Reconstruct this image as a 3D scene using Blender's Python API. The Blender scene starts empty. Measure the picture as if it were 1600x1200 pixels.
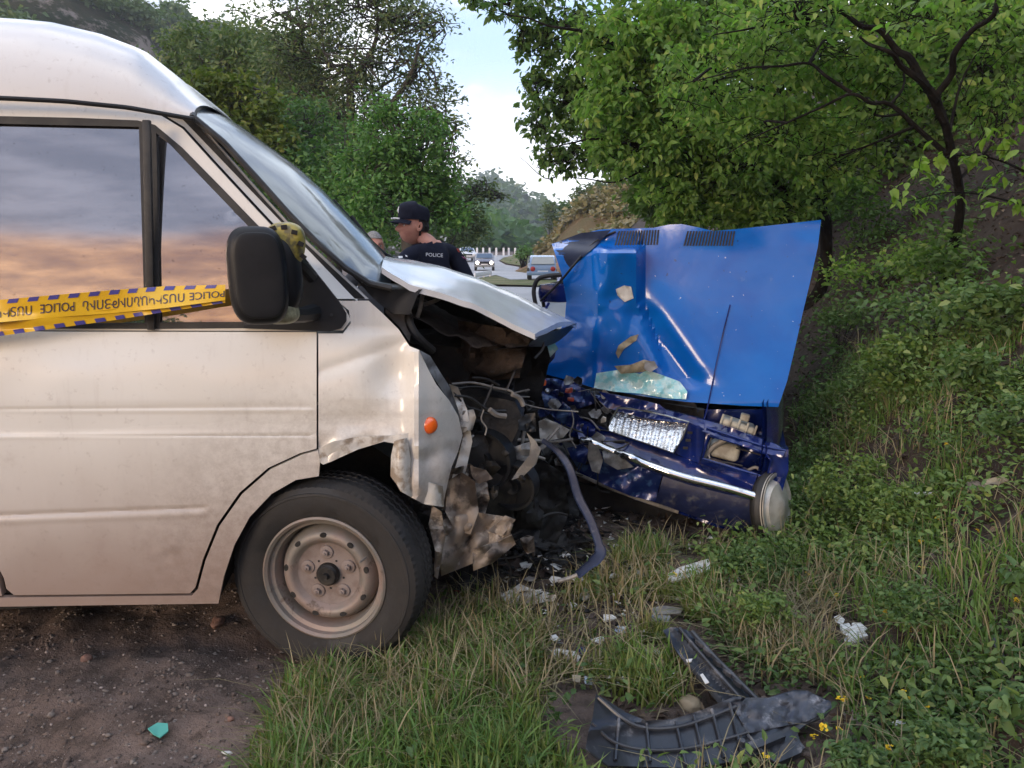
import bpy, bmesh, math, random
import numpy as np
from mathutils import Vector, Matrix, noise
from mathutils.geometry import delaunay_2d_cdt
random.seed(7); rng = np.random.default_rng(11)
R = math.radians
scn = bpy.context.scene
C = scn.collection

# ------------------------------------------------------------------ camera
FPX = 1200.0; CAMH = 1.45; PITCH = R(9.93)
SP, CP_ = math.sin(PITCH), math.cos(PITCH)
cam = bpy.data.objects.new('camera', bpy.data.cameras.new('camera')); C.objects.link(cam)
cam.location = (0, 0, CAMH); cam.rotation_euler = (R(90) - PITCH, 0, 0)
cam.data.sensor_width = 36; cam.data.lens = 36 * FPX / 1600
cam.data.clip_start = 0.05; cam.data.clip_end = 6000
scn.camera = cam

# ------------------------------------------------------------------ light
SUN_AZ = math.atan2(-0.60, -0.80)          # direction towards the sun, behind the camera to the left
SUN_EL = R(11)
scn.view_settings.view_transform = 'Standard'; scn.view_settings.look = 'None'
scn.view_settings.gamma = 1; scn.view_settings.use_curve_mapping = False
scn.view_settings.exposure = 1.58
sun = bpy.data.objects.new('sun', bpy.data.lights.new('sun', 'SUN')); C.objects.link(sun)
sun.data.energy = 1.0; sun.data.angle = R(22); sun.data.color = (1.0, 0.78, 0.58)
sd = Vector((math.sin(SUN_AZ) * math.cos(SUN_EL), math.cos(SUN_AZ) * math.cos(SUN_EL), math.sin(SUN_EL)))
sun.rotation_euler = sd.to_track_quat('Z', 'Y').to_euler()
sun.location = sd * 50

w = bpy.data.worlds.new('World'); scn.world = w; w.use_nodes = True
nt = w.node_tree; nt.nodes.clear()
def N(tree, t, **kw):
    n = tree.nodes.new(t)
    for k, v in kw.items(): setattr(n, k, v)
    return n
def L(tree, a, b): tree.links.new(a, b)
def mth(tree, op, a, b=None, c=None, clamp=False):
    n = tree.nodes.new('ShaderNodeMath'); n.operation = op; n.use_clamp = clamp
    for i, x in enumerate((a, b, c)):
        if x is None: continue
        if isinstance(x, (int, float)): n.inputs[i].default_value = x
        else: tree.links.new(x, n.inputs[i])
    return n.outputs[0]
def mixc(tree, f, a, b, mode='MIX'):
    n = tree.nodes.new('ShaderNodeMix'); n.data_type = 'RGBA'; n.blend_type = mode
    for s, x in ((n.inputs[0], f), (n.inputs[6], a), (n.inputs[7], b)):
        if isinstance(x, (int, float)): s.default_value = x
        elif isinstance(x, tuple): s.default_value = (*x, 1) if len(x) == 3 else x
        else: tree.links.new(x, s)
    return n.outputs[2]
def ramp(tree, f, a, b):                     # smooth 0..1 between a and b
    n = tree.nodes.new('ShaderNodeMapRange'); n.interpolation_type = 'SMOOTHSTEP'
    n.inputs['From Min'].default_value = a; n.inputs['From Max'].default_value = b
    tree.links.new(f, n.inputs['Value']); return n.outputs['Result']
sky = N(nt, 'ShaderNodeTexSky', sky_type='NISHITA', sun_disc=False)
sky.sun_elevation = SUN_EL; sky.sun_rotation = SUN_AZ; sky.air_density = 1.2; sky.dust_density = 2.0
tc = N(nt, 'ShaderNodeTexCoord'); sep = N(nt, 'ShaderNodeSeparateXYZ'); L(nt, tc.outputs['Generated'], sep.inputs[0])
zc = mth(nt, 'MAXIMUM', sep.outputs[2], 0.0)
den = mth(nt, 'ADD', zc, 0.22)
cmb = N(nt, 'ShaderNodeCombineXYZ')
L(nt, mth(nt, 'DIVIDE', sep.outputs[0], den), cmb.inputs[0]); L(nt, mth(nt, 'DIVIDE', sep.outputs[1], den), cmb.inputs[1])
L(nt, mth(nt, 'MULTIPLY', zc, 2.0), cmb.inputs[2])
cn = N(nt, 'ShaderNodeTexNoise'); cn.inputs['Scale'].default_value = 1.15; cn.inputs['Detail'].default_value = 9; cn.inputs['Roughness'].default_value = 0.55
L(nt, cmb.outputs[0], cn.inputs['Vector'])
cn2 = N(nt, 'ShaderNodeTexNoise'); cn2.inputs['Scale'].default_value = 2.7; cn2.inputs['Detail'].default_value = 6
L(nt, cmb.outputs[0], cn2.inputs['Vector'])
cover = ramp(nt, cn.outputs[0], 0.40, 0.56)
# sunset side: how far a direction points to the low sun
dot = mth(nt, 'ADD', mth(nt, 'MULTIPLY', sep.outputs[0], math.sin(SUN_AZ)), mth(nt, 'MULTIPLY', sep.outputs[1], math.cos(SUN_AZ)))
side = ramp(nt, dot, -0.1, 0.85)
cn3 = N(nt, 'ShaderNodeTexNoise'); cn3.inputs['Scale'].default_value = 8; cn3.inputs['Detail'].default_value = 7; cn3.inputs['Roughness'].default_value = .65; L(nt, cmb.outputs[0], cn3.inputs['Vector'])
shade = ramp(nt, mth(nt, 'ADD', mth(nt, 'MULTIPLY', cn2.outputs[0], .6), mth(nt, 'MULTIPLY', cn3.outputs[0], .4)), 0.38, 0.62)
white = mixc(nt, shade, (2.9, 3.4, 4.4), (11.5, 11.4, 11.3))
lowness = ramp(nt, mth(nt, 'ADD', sep.outputs[2], mth(nt, 'MULTIPLY', cn2.outputs[0], 0.10)), 0.345, 0.275)
sunset = mixc(nt, shade, (3.6, 1.9, 1.3), (10.5, 6.0, 3.0))
greyhi = mixc(nt, shade, (1.7, 2.1, 3.1), (3.6, 4.0, 5.2))
sunside = mixc(nt, lowness, greyhi, sunset)
cloud = mixc(nt, side, white, sunside)
blue = mixc(nt, 0.5, sky.outputs[0], (3.0, 4.6, 8.0))
full = mth(nt, 'MAXIMUM', cover, mth(nt, 'MULTIPLY', side, 0.9))
col = mixc(nt, full, blue, cloud)
# haze brightening near the horizon of the open sky
col = mixc(nt, mth(nt, 'MULTIPLY', ramp(nt, sep.outputs[2], 0.24, 0.02), mth(nt, 'SUBTRACT', 1.0, side)), col, (10.0, 9.9, 10.0))
bg = N(nt, 'ShaderNodeBackground'); bg.inputs[1].default_value = 0.095
L(nt, col, bg.inputs[0]); wo = N(nt, 'ShaderNodeOutputWorld'); L(nt, bg.outputs[0], wo.inputs[0])

# ------------------------------------------------------------------ projection helpers (a pixel of the photo + a distance -> a place)
def ray(u, v):
    a = (u - 800) / FPX; b = (600 - v) / FPX
    return Vector((a, CP_ + b * SP, -SP + b * CP_))
def PD(u, v, D):                              # world point whose Y is D
    d = ray(u, v); t = D / d.y
    return Vector((d.x * t, D, CAMH + d.z * t))
def proj(x, y, z):
    zz = z - CAMH; fw = y * CP_ - zz * SP; up = y * SP + zz * CP_
    return 800 + FPX * x / fw, 600 - FPX * up / fw
class Plane:
    def __init__(s, o, e1, nrm): s.o = Vector(o); s.e1 = Vector(e1).normalized(); s.n = Vector(nrm).normalized()   # n points away from the camera
    def __call__(s, u, v, ins=0.0):
        d = ray(u, v); o = s.o + s.n * ins
        t = (o - Vector((0, 0, CAMH))).dot(s.n) / d.dot(s.n)
        return Vector((0, 0, CAMH)) + d * t
def interp(x, xs, ys): return float(np.interp(x, xs, ys))
def fbm(x, y, z=0.0, o=4):
    return noise.fractal((x, y, z), 1.0, 2.0, o)

# ------------------------------------------------------------------ terrain
YS = [0, 5, 8, 30, 42, 65, 80, 98, 150, 400]; ZS = [0, 0, -.06, -.10, -.15, -.28, .15, .72, 1.2, 1.4]
def x0(y): return interp(y, [0, 2.5, 3.7, 7.6, 20, 45, 60], [1.75, 1.65, 1.75, 2.65, 3.6, 4.2, 5.0])
def Hb(x, y):
    z = interp(y, YS, ZS)
    s = x - x0(y)
    if s > -0.5:
        q = (s + 0.5); r = q * q / 1.6 if q < 0.8 else 0.4 + (q - 0.8)
        z += min(r * 0.95, 9.0 + r * 0.12)
    return z
def H(x, y):
    z = Hb(x, y)
    if y < 14 and x < 9:
        k = 1.0
        if 5.0 < y and x < x0(y) - 1.0: k = 0.1
        z += k * (0.035 * fbm(x * 1.3, y * 1.3, 3.1) + 0.016 * fbm(x * 6, y * 6, 9.0))
        if x > x0(y) - .3: z += 0.10 * fbm(x * 1.7, y * 1.7, 5.5)
    z -= .085 * math.exp(-((x + .72) / .55) ** 2 - ((y - 2.6) / .45) ** 2)          # the wheel has sunk in
    # wheel track and churned soil in the open dirt
    if y < 3.2 and x < 0: z += 0.018 * fbm(x * 9, y * 5, 2.0) - 0.03 * math.exp(-((y - 2.15 - 0.1 * x) / 0.14) ** 2)
    return z
def hit(u, v, far=200):
    d = ray(u, v); t = 0.5; o = Vector((0, 0, CAMH))
    while t < far:
        p = o + d * t
        if p.z < H(p.x, p.y):
            lo, hi = t - max(0.03, t * 0.02), t
            for _ in range(12):
                m = (lo + hi) / 2; q = o + d * m
                if q.z < H(q.x, q.y): hi = m
                else: lo = m
            return o + d * hi
        t += max(0.03, t * 0.02)
    return o + d * far

# ------------------------------------------------------------------ object helpers
def link(o, parent=None):
    C.objects.link(o)
    if parent: o.parent = parent
    return o
def tag(o, label=None, cat=None, group=None, kind=None):
    if label: o['label'] = label
    if cat: o['category'] = cat
    if group: o['group'] = group
    if kind: o['kind'] = kind
    return o
def empty(name, loc, label=None, cat=None, group=None):
    o = bpy.data.objects.new(name, None); o.location = loc; o.empty_display_size = 0.1
    C.objects.link(o); return tag(o, label, cat, group)
def mesh(name, verts, faces, mat, parent=None, smooth=True, sharp=40):
    """verts in world coordinates; stored relative to the parent's base"""
    off = np.array(origin_of(parent)) if parent else np.zeros(3)
    v = np.asarray([tuple(p) for p in verts], dtype=float) - off
    me = bpy.data.meshes.new(name); me.from_pydata(v.tolist(), [], faces)
    if isinstance(mat, (list, tuple)):
        for m in mat: me.materials.append(m)
    else: me.materials.append(mat)
    bm = bmesh.new(); bm.from_mesh(me); bmesh.ops.recalc_face_normals(bm, faces=bm.faces); bm.to_mesh(me); bm.free()
    if smooth:
        me.polygons.foreach_set('use_smooth', [True] * len(me.polygons))
        me.set_sharp_from_angle(angle=R(sharp))
    me.update()
    o = bpy.data.objects.new(name, me)
    return link(o, parent)
def origin_of(o):
    p = Vector((0, 0, 0))
    while o: p += Vector(o.location); o = o.parent
    return p
def fast_mesh(name, V, F, mat, parent=None, smooth=False):
    """V (n,3) world, F (m,k) same-length faces, numpy"""
    off = np.array(origin_of(parent)) if parent else np.zeros(3)
    V = np.asarray(V, dtype=np.float32) - off.astype(np.float32)
    me = bpy.data.meshes.new(name); k = F.shape[1]
    me.vertices.add(len(V)); me.vertices.foreach_set('co', V.ravel())
    me.loops.add(F.size); me.loops.foreach_set('vertex_index', F.astype(np.int32).ravel())
    me.polygons.add(len(F)); me.polygons.foreach_set('loop_start', np.arange(0, F.size, k, dtype=np.int32))
    if smooth: me.polygons.foreach_set('use_smooth', np.ones(len(F), dtype=bool))
    me.materials.append(mat); me.update(calc_edges=True); me.validate()
    return link(bpy.data.objects.new(name, me), parent)
class Geo:
    def __init__(s): s.v = []; s.f = []
    def add(s, v, f):
        b = len(s.v); s.v += [tuple(p) for p in v]; s.f += [tuple(i + b for i in q) for q in f]
    def build(s, name, mat, parent=None, smooth=True, sharp=40): return mesh(name, s.v, s.f, mat, parent, smooth, sharp)
def smooth_path(pts, n=4):
    pts = [Vector(p) for p in pts]
    if len(pts) < 3 or n < 2: return pts
    out = []
    P = [pts[0] * 2 - pts[1]] + pts + [pts[-1] * 2 - pts[-2]]
    for i in range(1, len(P) - 2):
        for k in range(n):
            t = k / n; a, b, c, d = P[i - 1], P[i], P[i + 1], P[i + 2]
            out.append(0.5 * ((2 * b) + (c - a) * t + (2 * a - 5 * b + 4 * c - d) * t * t + (3 * b - a - 3 * c + d) * t ** 3))
    out.append(pts[-1]); return out
def tube_g(pts, r, seg=8, n=4, cap=True):
    pts = smooth_path(pts, n); m = len(pts)
    rr = [r] * m if isinstance(r, (int, float)) else list(np.interp(np.linspace(0, 1, m), np.linspace(0, 1, len(r)), r))
    v = []; f = []; up = Vector((0, 0, 1))
    prev = None
    for i, p in enumerate(pts):
        d = (pts[min(i + 1, m - 1)] - pts[max(i - 1, 0)])
        d = d.normalized() if d.length > 1e-9 else Vector((1, 0, 0))
        a = d.cross(up) if prev is None else prev - d * prev.dot(d)
        if a.length < 1e-3: a = d.cross(Vector((1, 0.3, 0)))
        a.normalize(); prev = a; b = d.cross(a)
        for k in range(seg):
            t = 2 * math.pi * k / seg; v.append(p + (a * math.cos(t) + b * math.sin(t)) * rr[i])
    for i in range(m - 1):
        for k in range(seg): f.append((i * seg + k, i * seg + (k + 1) % seg, (i + 1) * seg + (k + 1) % seg, (i + 1) * seg + k))
    if cap: f.append(tuple(range(seg))[::-1]); f.append(tuple((m - 1) * seg + k for k in range(seg)))
    return v, f
def tube(name, pts, r, mat, parent=None, seg=8, n=4):
    v, f = tube_g(pts, r, seg, n); return mesh(name, v, f, mat, parent)
def lathe_g(prof, c, ax, up=(0, 0, 1), n=48, closed=False):
    """prof: list of (radius, distance along ax)"""
    c = Vector(c); ax = Vector(ax).normalized(); a = Vector(up) - ax * Vector(up).dot(ax); a.normalize(); b = ax.cross(a)
    v = []; f = []; m = len(prof)
    for k in range(n):
        t = 2 * math.pi * k / n; d = a * math.cos(t) + b * math.sin(t)
        for (r, h) in prof: v.append(c + d * r + ax * h)
    for k in range(n):
        k2 = (k + 1) % n
        for i in range(m - 1 if not closed else m):
            j = (i + 1) % m; f.append((k * m + i, k * m + j, k2 * m + j, k2 * m + i))
    return v, f
def lathe(name, prof, c, ax, mat, parent=None, n=48, closed=False, sharp=35):
    v, f = lathe_g(prof, c, ax, n=n, closed=closed); return mesh(name, v, f, mat, parent, sharp=sharp)
def rbox_g(c, ex, ey, ez, hx, hy, hz, bev=0.0, seg=2):
    bm = bmesh.new(); bmesh.ops.create_cube(bm, size=2)
    for q in bm.verts: q.co = Vector((q.co.x * hx, q.co.y * hy, q.co.z * hz))
    if bev > 0: bmesh.ops.bevel(bm, geom=bm.edges[:] , offset=bev, segments=seg, profile=0.5, affect='EDGES')
    c = Vector(c); ex, ey, ez = Vector(ex).normalized(), Vector(ey).normalized(), Vector(ez).normalized()
    bm.verts.ensure_lookup_table(); bm.verts.index_update()
    v = [c + ex * q.co.x + ey * q.co.y + ez * q.co.z for q in bm.verts]
    f = [tuple(q.index for q in p.verts) for p in bm.faces]; bm.free(); return v, f
def rbox(name, c, ex, ey, ez, hx, hy, hz, mat, parent=None, bev=0.0, seg=2):
    v, f = rbox_g(c, ex, ey, ez, hx, hy, hz, bev, seg); return mesh(name, v, f, mat, parent)
def inpoly(P, poly):
    P = np.asarray(P, float); x, y = P[:, 0], P[:, 1]; poly = np.asarray(poly, float); ins = np.zeros(len(P), bool)
    j = len(poly) - 1
    for i in range(len(poly)):
        xi, yi = poly[i]; xj, yj = poly[j]
        c = ((yi > y) != (yj > y)) & (x < (xj - xi) * (y - yi) / ((yj - yi) + 1e-12) + xi); ins ^= c; j = i
    return ins
def dens(poly, step):
    out = []
    for i in range(len(poly)):
        a, b = poly[i], poly[(i + 1) % len(poly)]
        d = math.dist(a, b); n = max(1, int(round(d / step)))
        for k in range(n): out.append((a[0] + (b[0] - a[0]) * k / n, a[1] + (b[1] - a[1]) * k / n))
    return out
def cdt(poly, step, rows=None, cols=None, holes=()):
    B = dens(poly, step); loops = [B] + [dens(h, step) for h in holes]
    xs = [p[0] for p in B]; ys = [p[1] for p in B]
    gx = np.arange(min(xs), max(xs), step) + step * .37 if cols is None else np.array(cols, float)
    gy = np.arange(min(ys), max(ys), step) + step * .41 if rows is None else np.array(rows, float)
    G = np.array([(x, y) for y in gy for x in gx])
    pts = []; edges = []
    for l in loops:
        b = len(pts); pts += l; edges += [(b + i, b + (i + 1) % len(l)) for i in range(len(l))]
    BP = np.array(pts)
    if len(G):
        k = inpoly(G, poly)
        for h in holes: k &= ~inpoly(G, h)
        G = G[k]
        if len(G):
            dmin = np.min(((G[:, None, :] - BP[None, :, :]) ** 2).sum(2), axis=1) ** .5
            G = G[dmin > step * 0.3]
            pts += [tuple(p) for p in G]
    vo, eo, fo, *_ = delaunay_2d_cdt([Vector(p) for p in pts], edges, [], 0, 1e-4)
    cen = np.array([[sum(vo[i][0] for i in f) / len(f), sum(vo[i][1] for i in f) / len(f)] for f in fo])
    k = inpoly(cen, poly)
    for h in holes: k &= ~inpoly(cen, h)
    F = [tuple(f) for f, q in zip(fo, k) if q]
    used = sorted({i for f in F for i in f}); mp = {o: n for n, o in enumerate(used)}
    return [tuple(vo[i]) for i in used], [tuple(mp[i] for i in f) for f in F]
def panel(name, poly, P, inset, mat, parent, step=12, rows=None, cols=None, holes=(), thick=0.012, sharp=40, tdir=None):
    """sheet of real thickness whose outline is poly; inset is a number or a function (u, v)"""
    v2, f2 = cdt(poly, step, rows, cols, holes)
    fn = inset if callable(inset) else (lambda u, v: inset)
    front = [P(u, v, fn(u, v)) for u, v in v2]
    nrm = tdir if tdir is not None else getattr(P, 'n', Vector((0, 1, 0)))
    back = [p + nrm * thick for p in front]
    n = len(front); ec = {}
    for f in f2:
        for i in range(3):
            e = (f[i], f[(i + 1) % 3]); ec[tuple(sorted(e))] = ec.get(tuple(sorted(e)), []) + [e]
    F = list(f2) + [tuple(i + n for i in f[::-1]) for f in f2]
    for k, e in ec.items():
        if len(e) == 1: a, b = e[0]; F.append((a, a + n, b + n, b))
    return mesh(name, front + back, F, mat, parent, sharp=sharp)
def ridge(x, y, s=1.0, seed=0.0):
    """folded-metal displacement, -1..1"""
    a = noise.noise((x * s + seed, y * s, seed * 1.7)); b = noise.noise((x * s * 2.3, y * s * 2.3 + seed, 4.4 + seed))
    return (1 - 2 * abs(a) * 2.2) * 0.75 + (1 - 2 * abs(b) * 2.2) * 0.25
def crumple(name, poly, P, base, amp, scale, mat, parent, step=7, seed=0.0, thick=0.003, sharp=50):
    fn = base if callable(base) else (lambda u, v: base)
    return panel(name, poly, P, lambda u, v: fn(u, v) + amp * ridge(u / 100, v / 100, scale * .6, seed), mat, parent, step=step, thick=thick, sharp=sharp)

# ------------------------------------------------------------------ materials
def nodes_of(name):
    m = bpy.data.materials.new(name); m.use_nodes = True; t = m.node_tree
    return m, t, t.nodes['Principled BSDF']
def noi(t, scale, detail=5, rough=.6, coord='Object', dist=0.0, stretch=None):
    tcn = N(t, 'ShaderNodeTexCoord'); n = N(t, 'ShaderNodeTexNoise')
    n.inputs['Scale'].default_value = scale; n.inputs['Detail'].default_value = detail; n.inputs['Roughness'].default_value = rough; n.inputs['Distortion'].default_value = dist
    src = tcn.outputs[coord]
    if stretch:
        mp = N(t, 'ShaderNodeMapping'); mp.inputs['Scale'].default_value = stretch; L(t, src, mp.inputs[0]); src = mp.outputs[0]
    L(t, src, n.inputs['Vector']); return n.outputs[0]
def bumpit(t, bsdf, h, strength, dist=0.01):
    b = N(t, 'ShaderNodeBump'); b.inputs['Strength'].default_value = strength; b.inputs['Distance'].default_value = dist
    L(t, h, b.inputs['Height']); L(t, b.outputs[0], bsdf.inputs['Normal'])
def M(name, c, rough=.6, metal=0.0, c2=None, scale=6, lo=.4, hi=.65, bump=0, bscale=40, bdist=.01, coat=0, spec=.5, rvar=0, emit=None, dust=None, dust_s=3.0, dust_lo=.45, dust_hi=.7):
    m, t, b = nodes_of(name)
    b.inputs['Roughness'].default_value = rough; b.inputs['Metallic'].default_value = metal
    b.inputs['Coat Weight'].default_value = coat; b.inputs['Coat Roughness'].default_value = .06; b.inputs['Specular IOR Level'].default_value = spec
    col = (*c, 1); src = None
    if c2 is not None: src = mixc(t, ramp(t, noi(t, scale), lo, hi), c, c2)
    if dust is not None:
        f = ramp(t, noi(t, dust_s, 8, .7), dust_lo, dust_hi)
        src = mixc(t, f, src if src is not None else c, dust)
        L(t, mth(t, 'ADD', mth(t, 'MULTIPLY', f, .5), rough, clamp=True), b.inputs['Roughness'])
    if src is not None: L(t, src, b.inputs['Base Color'])
    else: b.inputs['Base Color'].default_value = col
    if rvar: L(t, mth(t, 'ADD', mth(t, 'MULTIPLY', noi(t, scale * 2), rvar), rough - rvar / 2), b.inputs['Roughness'])
    if bump: bumpit(t, b, noi(t, bscale, 6, .65), bump, bdist)
    if emit: b.inputs['Emission Color'].default_value = (*emit[0], 1); b.inputs['Emission Strength'].default_value = emit[1]
    return m
def leafmat(name, c1, c2, c3=None, trans=.35, rough=.5):
    m = bpy.data.materials.new(name); m.use_nodes = True; t = m.node_tree; b = t.nodes['Principled BSDF']; out = t.nodes['Material Output']
    g = N(t, 'ShaderNodeNewGeometry'); r = g.outputs['Random Per Island']
    c = mixc(t, r, c1, c2)
    if c3: c = mixc(t, ramp(t, r, .86, .97), c, c3)
    c = mixc(t, mth(t, 'MULTIPLY', ramp(t, noi(t, 1.3, 3), .35, .7), .5), c, tuple(x * .55 for x in c1))
    L(t, c, b.inputs['Base Color']); b.inputs['Roughness'].default_value = rough; b.inputs['Specular IOR Level'].default_value = .35
    tr = N(t, 'ShaderNodeBsdfTranslucent'); L(t, mixc(t, 1.0, c, (1.0, 1.25, .55), 'MULTIPLY'), tr.inputs[0])
    mx = N(t, 'ShaderNodeMixShader'); mx.inputs[0].default_value = trans
    L(t, b.outputs[0], mx.inputs[1]); L(t, tr.outputs[0], mx.inputs[2]); L(t, mx.outputs[0], out.inputs[0])
    return m
m_black = M('black_plastic', (.007, .008, .010), .48, spec=.3, c2=(.012, .013, .015), scale=9, bump=.12, bscale=220, bdist=.002)
m_rubber = M('rubber', (.014, .014, .015), .6, c2=(.03, .028, .026), scale=12)
m_dark = M('mottled_dark', (.008, .008, .009), .75, c2=(.02, .019, .018), scale=14, bump=.6, bscale=35)  # near-black with faint random mottling
m_engine = M('oily_cast_metal', (.02, .02, .021), .5, .5, c2=(.055, .05, .045), scale=11, bump=.5, bscale=28)
m_liner = M('scorched_felt_liner', (.022, .015, .012), .95, c2=(.055, .036, .026), scale=7, lo=.35, hi=.7, bump=1, bscale=18, bdist=.03)
m_cable = M('dark_cable', (.02, .02, .021), .5)
m_grey_cable = M('grey_cable', (.16, .15, .14), .55, c2=(.3, .28, .25), scale=15)
m_rust = M('muddy_torn_metal', (.21, .175, .145), .6, .15, c2=(.045, .035, .03), scale=7, lo=.50, hi=.62, bump=.5, bscale=30, bdist=.01, dust=(.42, .37, .31), dust_s=9, dust_lo=.56, dust_hi=.66)
m_steel = M('bare_steel', (.42, .42, .42), .35, .9, c2=(.18, .17, .16), scale=12, rvar=.3)
m_white_torn = M('torn_white_paint', (.56, .54, .50), .42, c2=(.27, .22, .17), scale=8, lo=.5, hi=.60, bump=.3, bscale=12, bdist=.02, coat=.3)
m_white_scrap = M('white_plastic_scrap', (.62, .62, .60), .4, c2=(.3, .28, .25), scale=18, lo=.5, hi=.7)
m_grey_scrap = M('grey_plastic_scrap', (.25, .26, .27), .5, c2=(.12, .12, .12), scale=14)
m_amber = M('amber_lens', (.85, .13, .01), .18, coat=.8, spec=.8)
m_red = M('red_plastic', (.42, .06, .04), .35, c2=(.2, .04, .03), scale=20)
m_chrome = M('scuffed_chrome', (.72, .73, .74), .14, 1.0, c2=(.35, .35, .36), scale=18, lo=.5, hi=.75, rvar=.2)
m_bark = M('bark', (.006, .005, .0045), .95, spec=.15, c2=(.014, .012, .010), scale=14, bump=.8, bscale=40)
m_bark_far = M('far_bark', (.05, .045, .038), .9)
# van paint: white, road dust heavier towards the sill
def van_paint(name, clean, k=1.0):
    m, t, b = nodes_of(name)
    tcn = N(t, 'ShaderNodeTexCoord'); s = N(t, 'ShaderNodeSeparateXYZ'); L(t, tcn.outputs['Object'], s.inputs[0])
    n1 = noi(t, 2.2, 7, .6, stretch=(1, 1, .45)); n2 = noi(t, 38, 4, .7)
    hgt = ramp(t, mth(t, 'ADD', s.outputs[2], mth(t, 'MULTIPLY', n1, .45)), 1.22, .42)
    f = mth(t, 'MULTIPLY', mth(t, 'ADD', mth(t, 'MULTIPLY', hgt, .85), mth(t, 'MULTIPLY', n1, .22)), k, clamp=True)
    c = mixc(t, f, clean, (.30, .22, .185))
    c = mixc(t, mth(t, 'MULTIPLY', ramp(t, mth(t, 'ADD', noi(t, 3.2, 9, .75), mth(t, 'MULTIPLY', s.outputs[2], -.22)), .42, .60), .40), c, (.30, .22, .18))
    c = mixc(t, mth(t, 'MULTIPLY', ramp(t, n2, .58, .72), .22), c, (.22, .17, .14))
    dx_ = mth(t, 'MULTIPLY', s.outputs[0], s.outputs[0]); dz_ = mth(t, 'SUBTRACT', s.outputs[2], .32); dd = mth(t, 'SQRT', mth(t, 'ADD', dx_, mth(t, 'MULTIPLY', dz_, dz_)))
    c = mixc(t, mth(t, 'MULTIPLY', ramp(t, dd, .80, .40), mth(t, 'MULTIPLY', ramp(t, noi(t, 26, 8, .8), .36, .66), .34)), c, (.15, .105, .08))     # mud thrown up round the wheel
    streak = noi(t, 5, 3, .6, stretch=(6, 6, .35))
    c = mixc(t, mth(t, 'MULTIPLY', ramp(t, streak, .55, .75), .12), c, (.35, .28, .23))
    L(t, c, b.inputs['Base Color'])
    L(t, mth(t, 'ADD', mth(t, 'MULTIPLY', f, .32), .22, clamp=True), b.inputs['Roughness'])
    b.inputs['Coat Weight'].default_value = .35; b.inputs['Coat Roughness'].default_value = .12
    bumpit(t, b, noi(t, 1.6, 2), .12, .02); return m
m_van = van_paint('dusty_white_paint', (.78, .765, .71))
m_vanroof = van_paint('white_roof_paint', (.66, .65, .64), .6)
m_bonnet = M('white_bonnet_paint', (.66, .67, .69), .22, coat=.5, c2=(.58, .58, .58), scale=6)
m_blue = M('blue_car_paint', (.001, .115, .45), .20, .0, coat=.35, spec=.35, c2=(.001, .085, .38), scale=2.5, dust=(.04, .13, .33), dust_s=2.0, dust_lo=.60, dust_hi=.85)
m_navy = M('dark_blue_paint', (.005, .018, .15), .22, .1, coat=.8, c2=(.003, .009, .07), scale=5, dust=(.03, .045, .10), dust_s=9, dust_lo=.56, dust_hi=.80)
m_navy_torn = M('scraped_blue_paint', (.006, .018, .11), .3, .3, coat=.5, c2=(.04, .09, .22), scale=11, lo=.54, hi=.62, bump=.3, bscale=18, bdist=.01, dust=(.26, .29, .33), dust_s=16, dust_lo=.60, dust_hi=.68)
def add_specks(m, col, scale, lo, hi, k):
    t = m.node_tree; b = t.nodes['Principled BSDF']; l = b.inputs['Base Color'].links[0].from_socket
    L(t, mixc(t, mth(t, 'MULTIPLY', ramp(t, noi(t, scale, 2, .5), lo, hi), k), l, col), b.inputs['Base Color'])
add_specks(m_blue, (.55, .60, .66), 55, .74, .77, .8); add_specks(m_blue, (.01, .02, .06), 31, .72, .75, .6); add_specks(m_navy, (.30, .34, .40), 60, .74, .77, .4)
bumpit(m_blue.node_tree, m_blue.node_tree.nodes['Principled BSDF'], noi(m_blue.node_tree, 7, 3, .5), .25, .012)
def glassmat(name, tint, refl, rough=.03, smear=.0, base=(.012, .014, .017)):
    m, t, b = nodes_of(name)
    out = t.nodes['Material Output']; g = N(t, 'ShaderNodeBsdfGlossy')
    g.inputs['Color'].default_value = (*tint, 1)
    L(t, mth(t, 'ADD', mth(t, 'MULTIPLY', ramp(t, noi(t, 9, 6), .45, .8), smear), rough), g.inputs['Roughness'])
    L(t, mixc(t, mth(t, 'MULTIPLY', ramp(t, noi(t, 60, 4, .8), .62, .72), .45), (*tint,), (.18, .15, .13)), g.inputs['Color'])
    b.inputs['Base Color'].default_value = (*base, 1); b.inputs['Roughness'].default_value = .3
    fr = N(t, 'ShaderNodeFresnel'); fr.inputs[0].default_value = 1.5
    mx = N(t, 'ShaderNodeMixShader'); L(t, mth(t, 'ADD', mth(t, 'MULTIPLY', fr.outputs[0], 1 - refl), refl), mx.inputs[0])
    L(t, b.outputs[0], mx.inputs[1]); L(t, g.outputs[0], mx.inputs[2]); L(t, mx.outputs[0], out.inputs[0]); return m
m_film = glassmat('mirrored_side_glass', (.50, .47, .47), .60, .015, .05)
m_screen = glassmat('windscreen_glass', (.46, .54, .62), .04, .05, .15, (.012, .02, .026))
m_carglass = glassmat('car_glass', (.8, .85, .9), .1)
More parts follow.
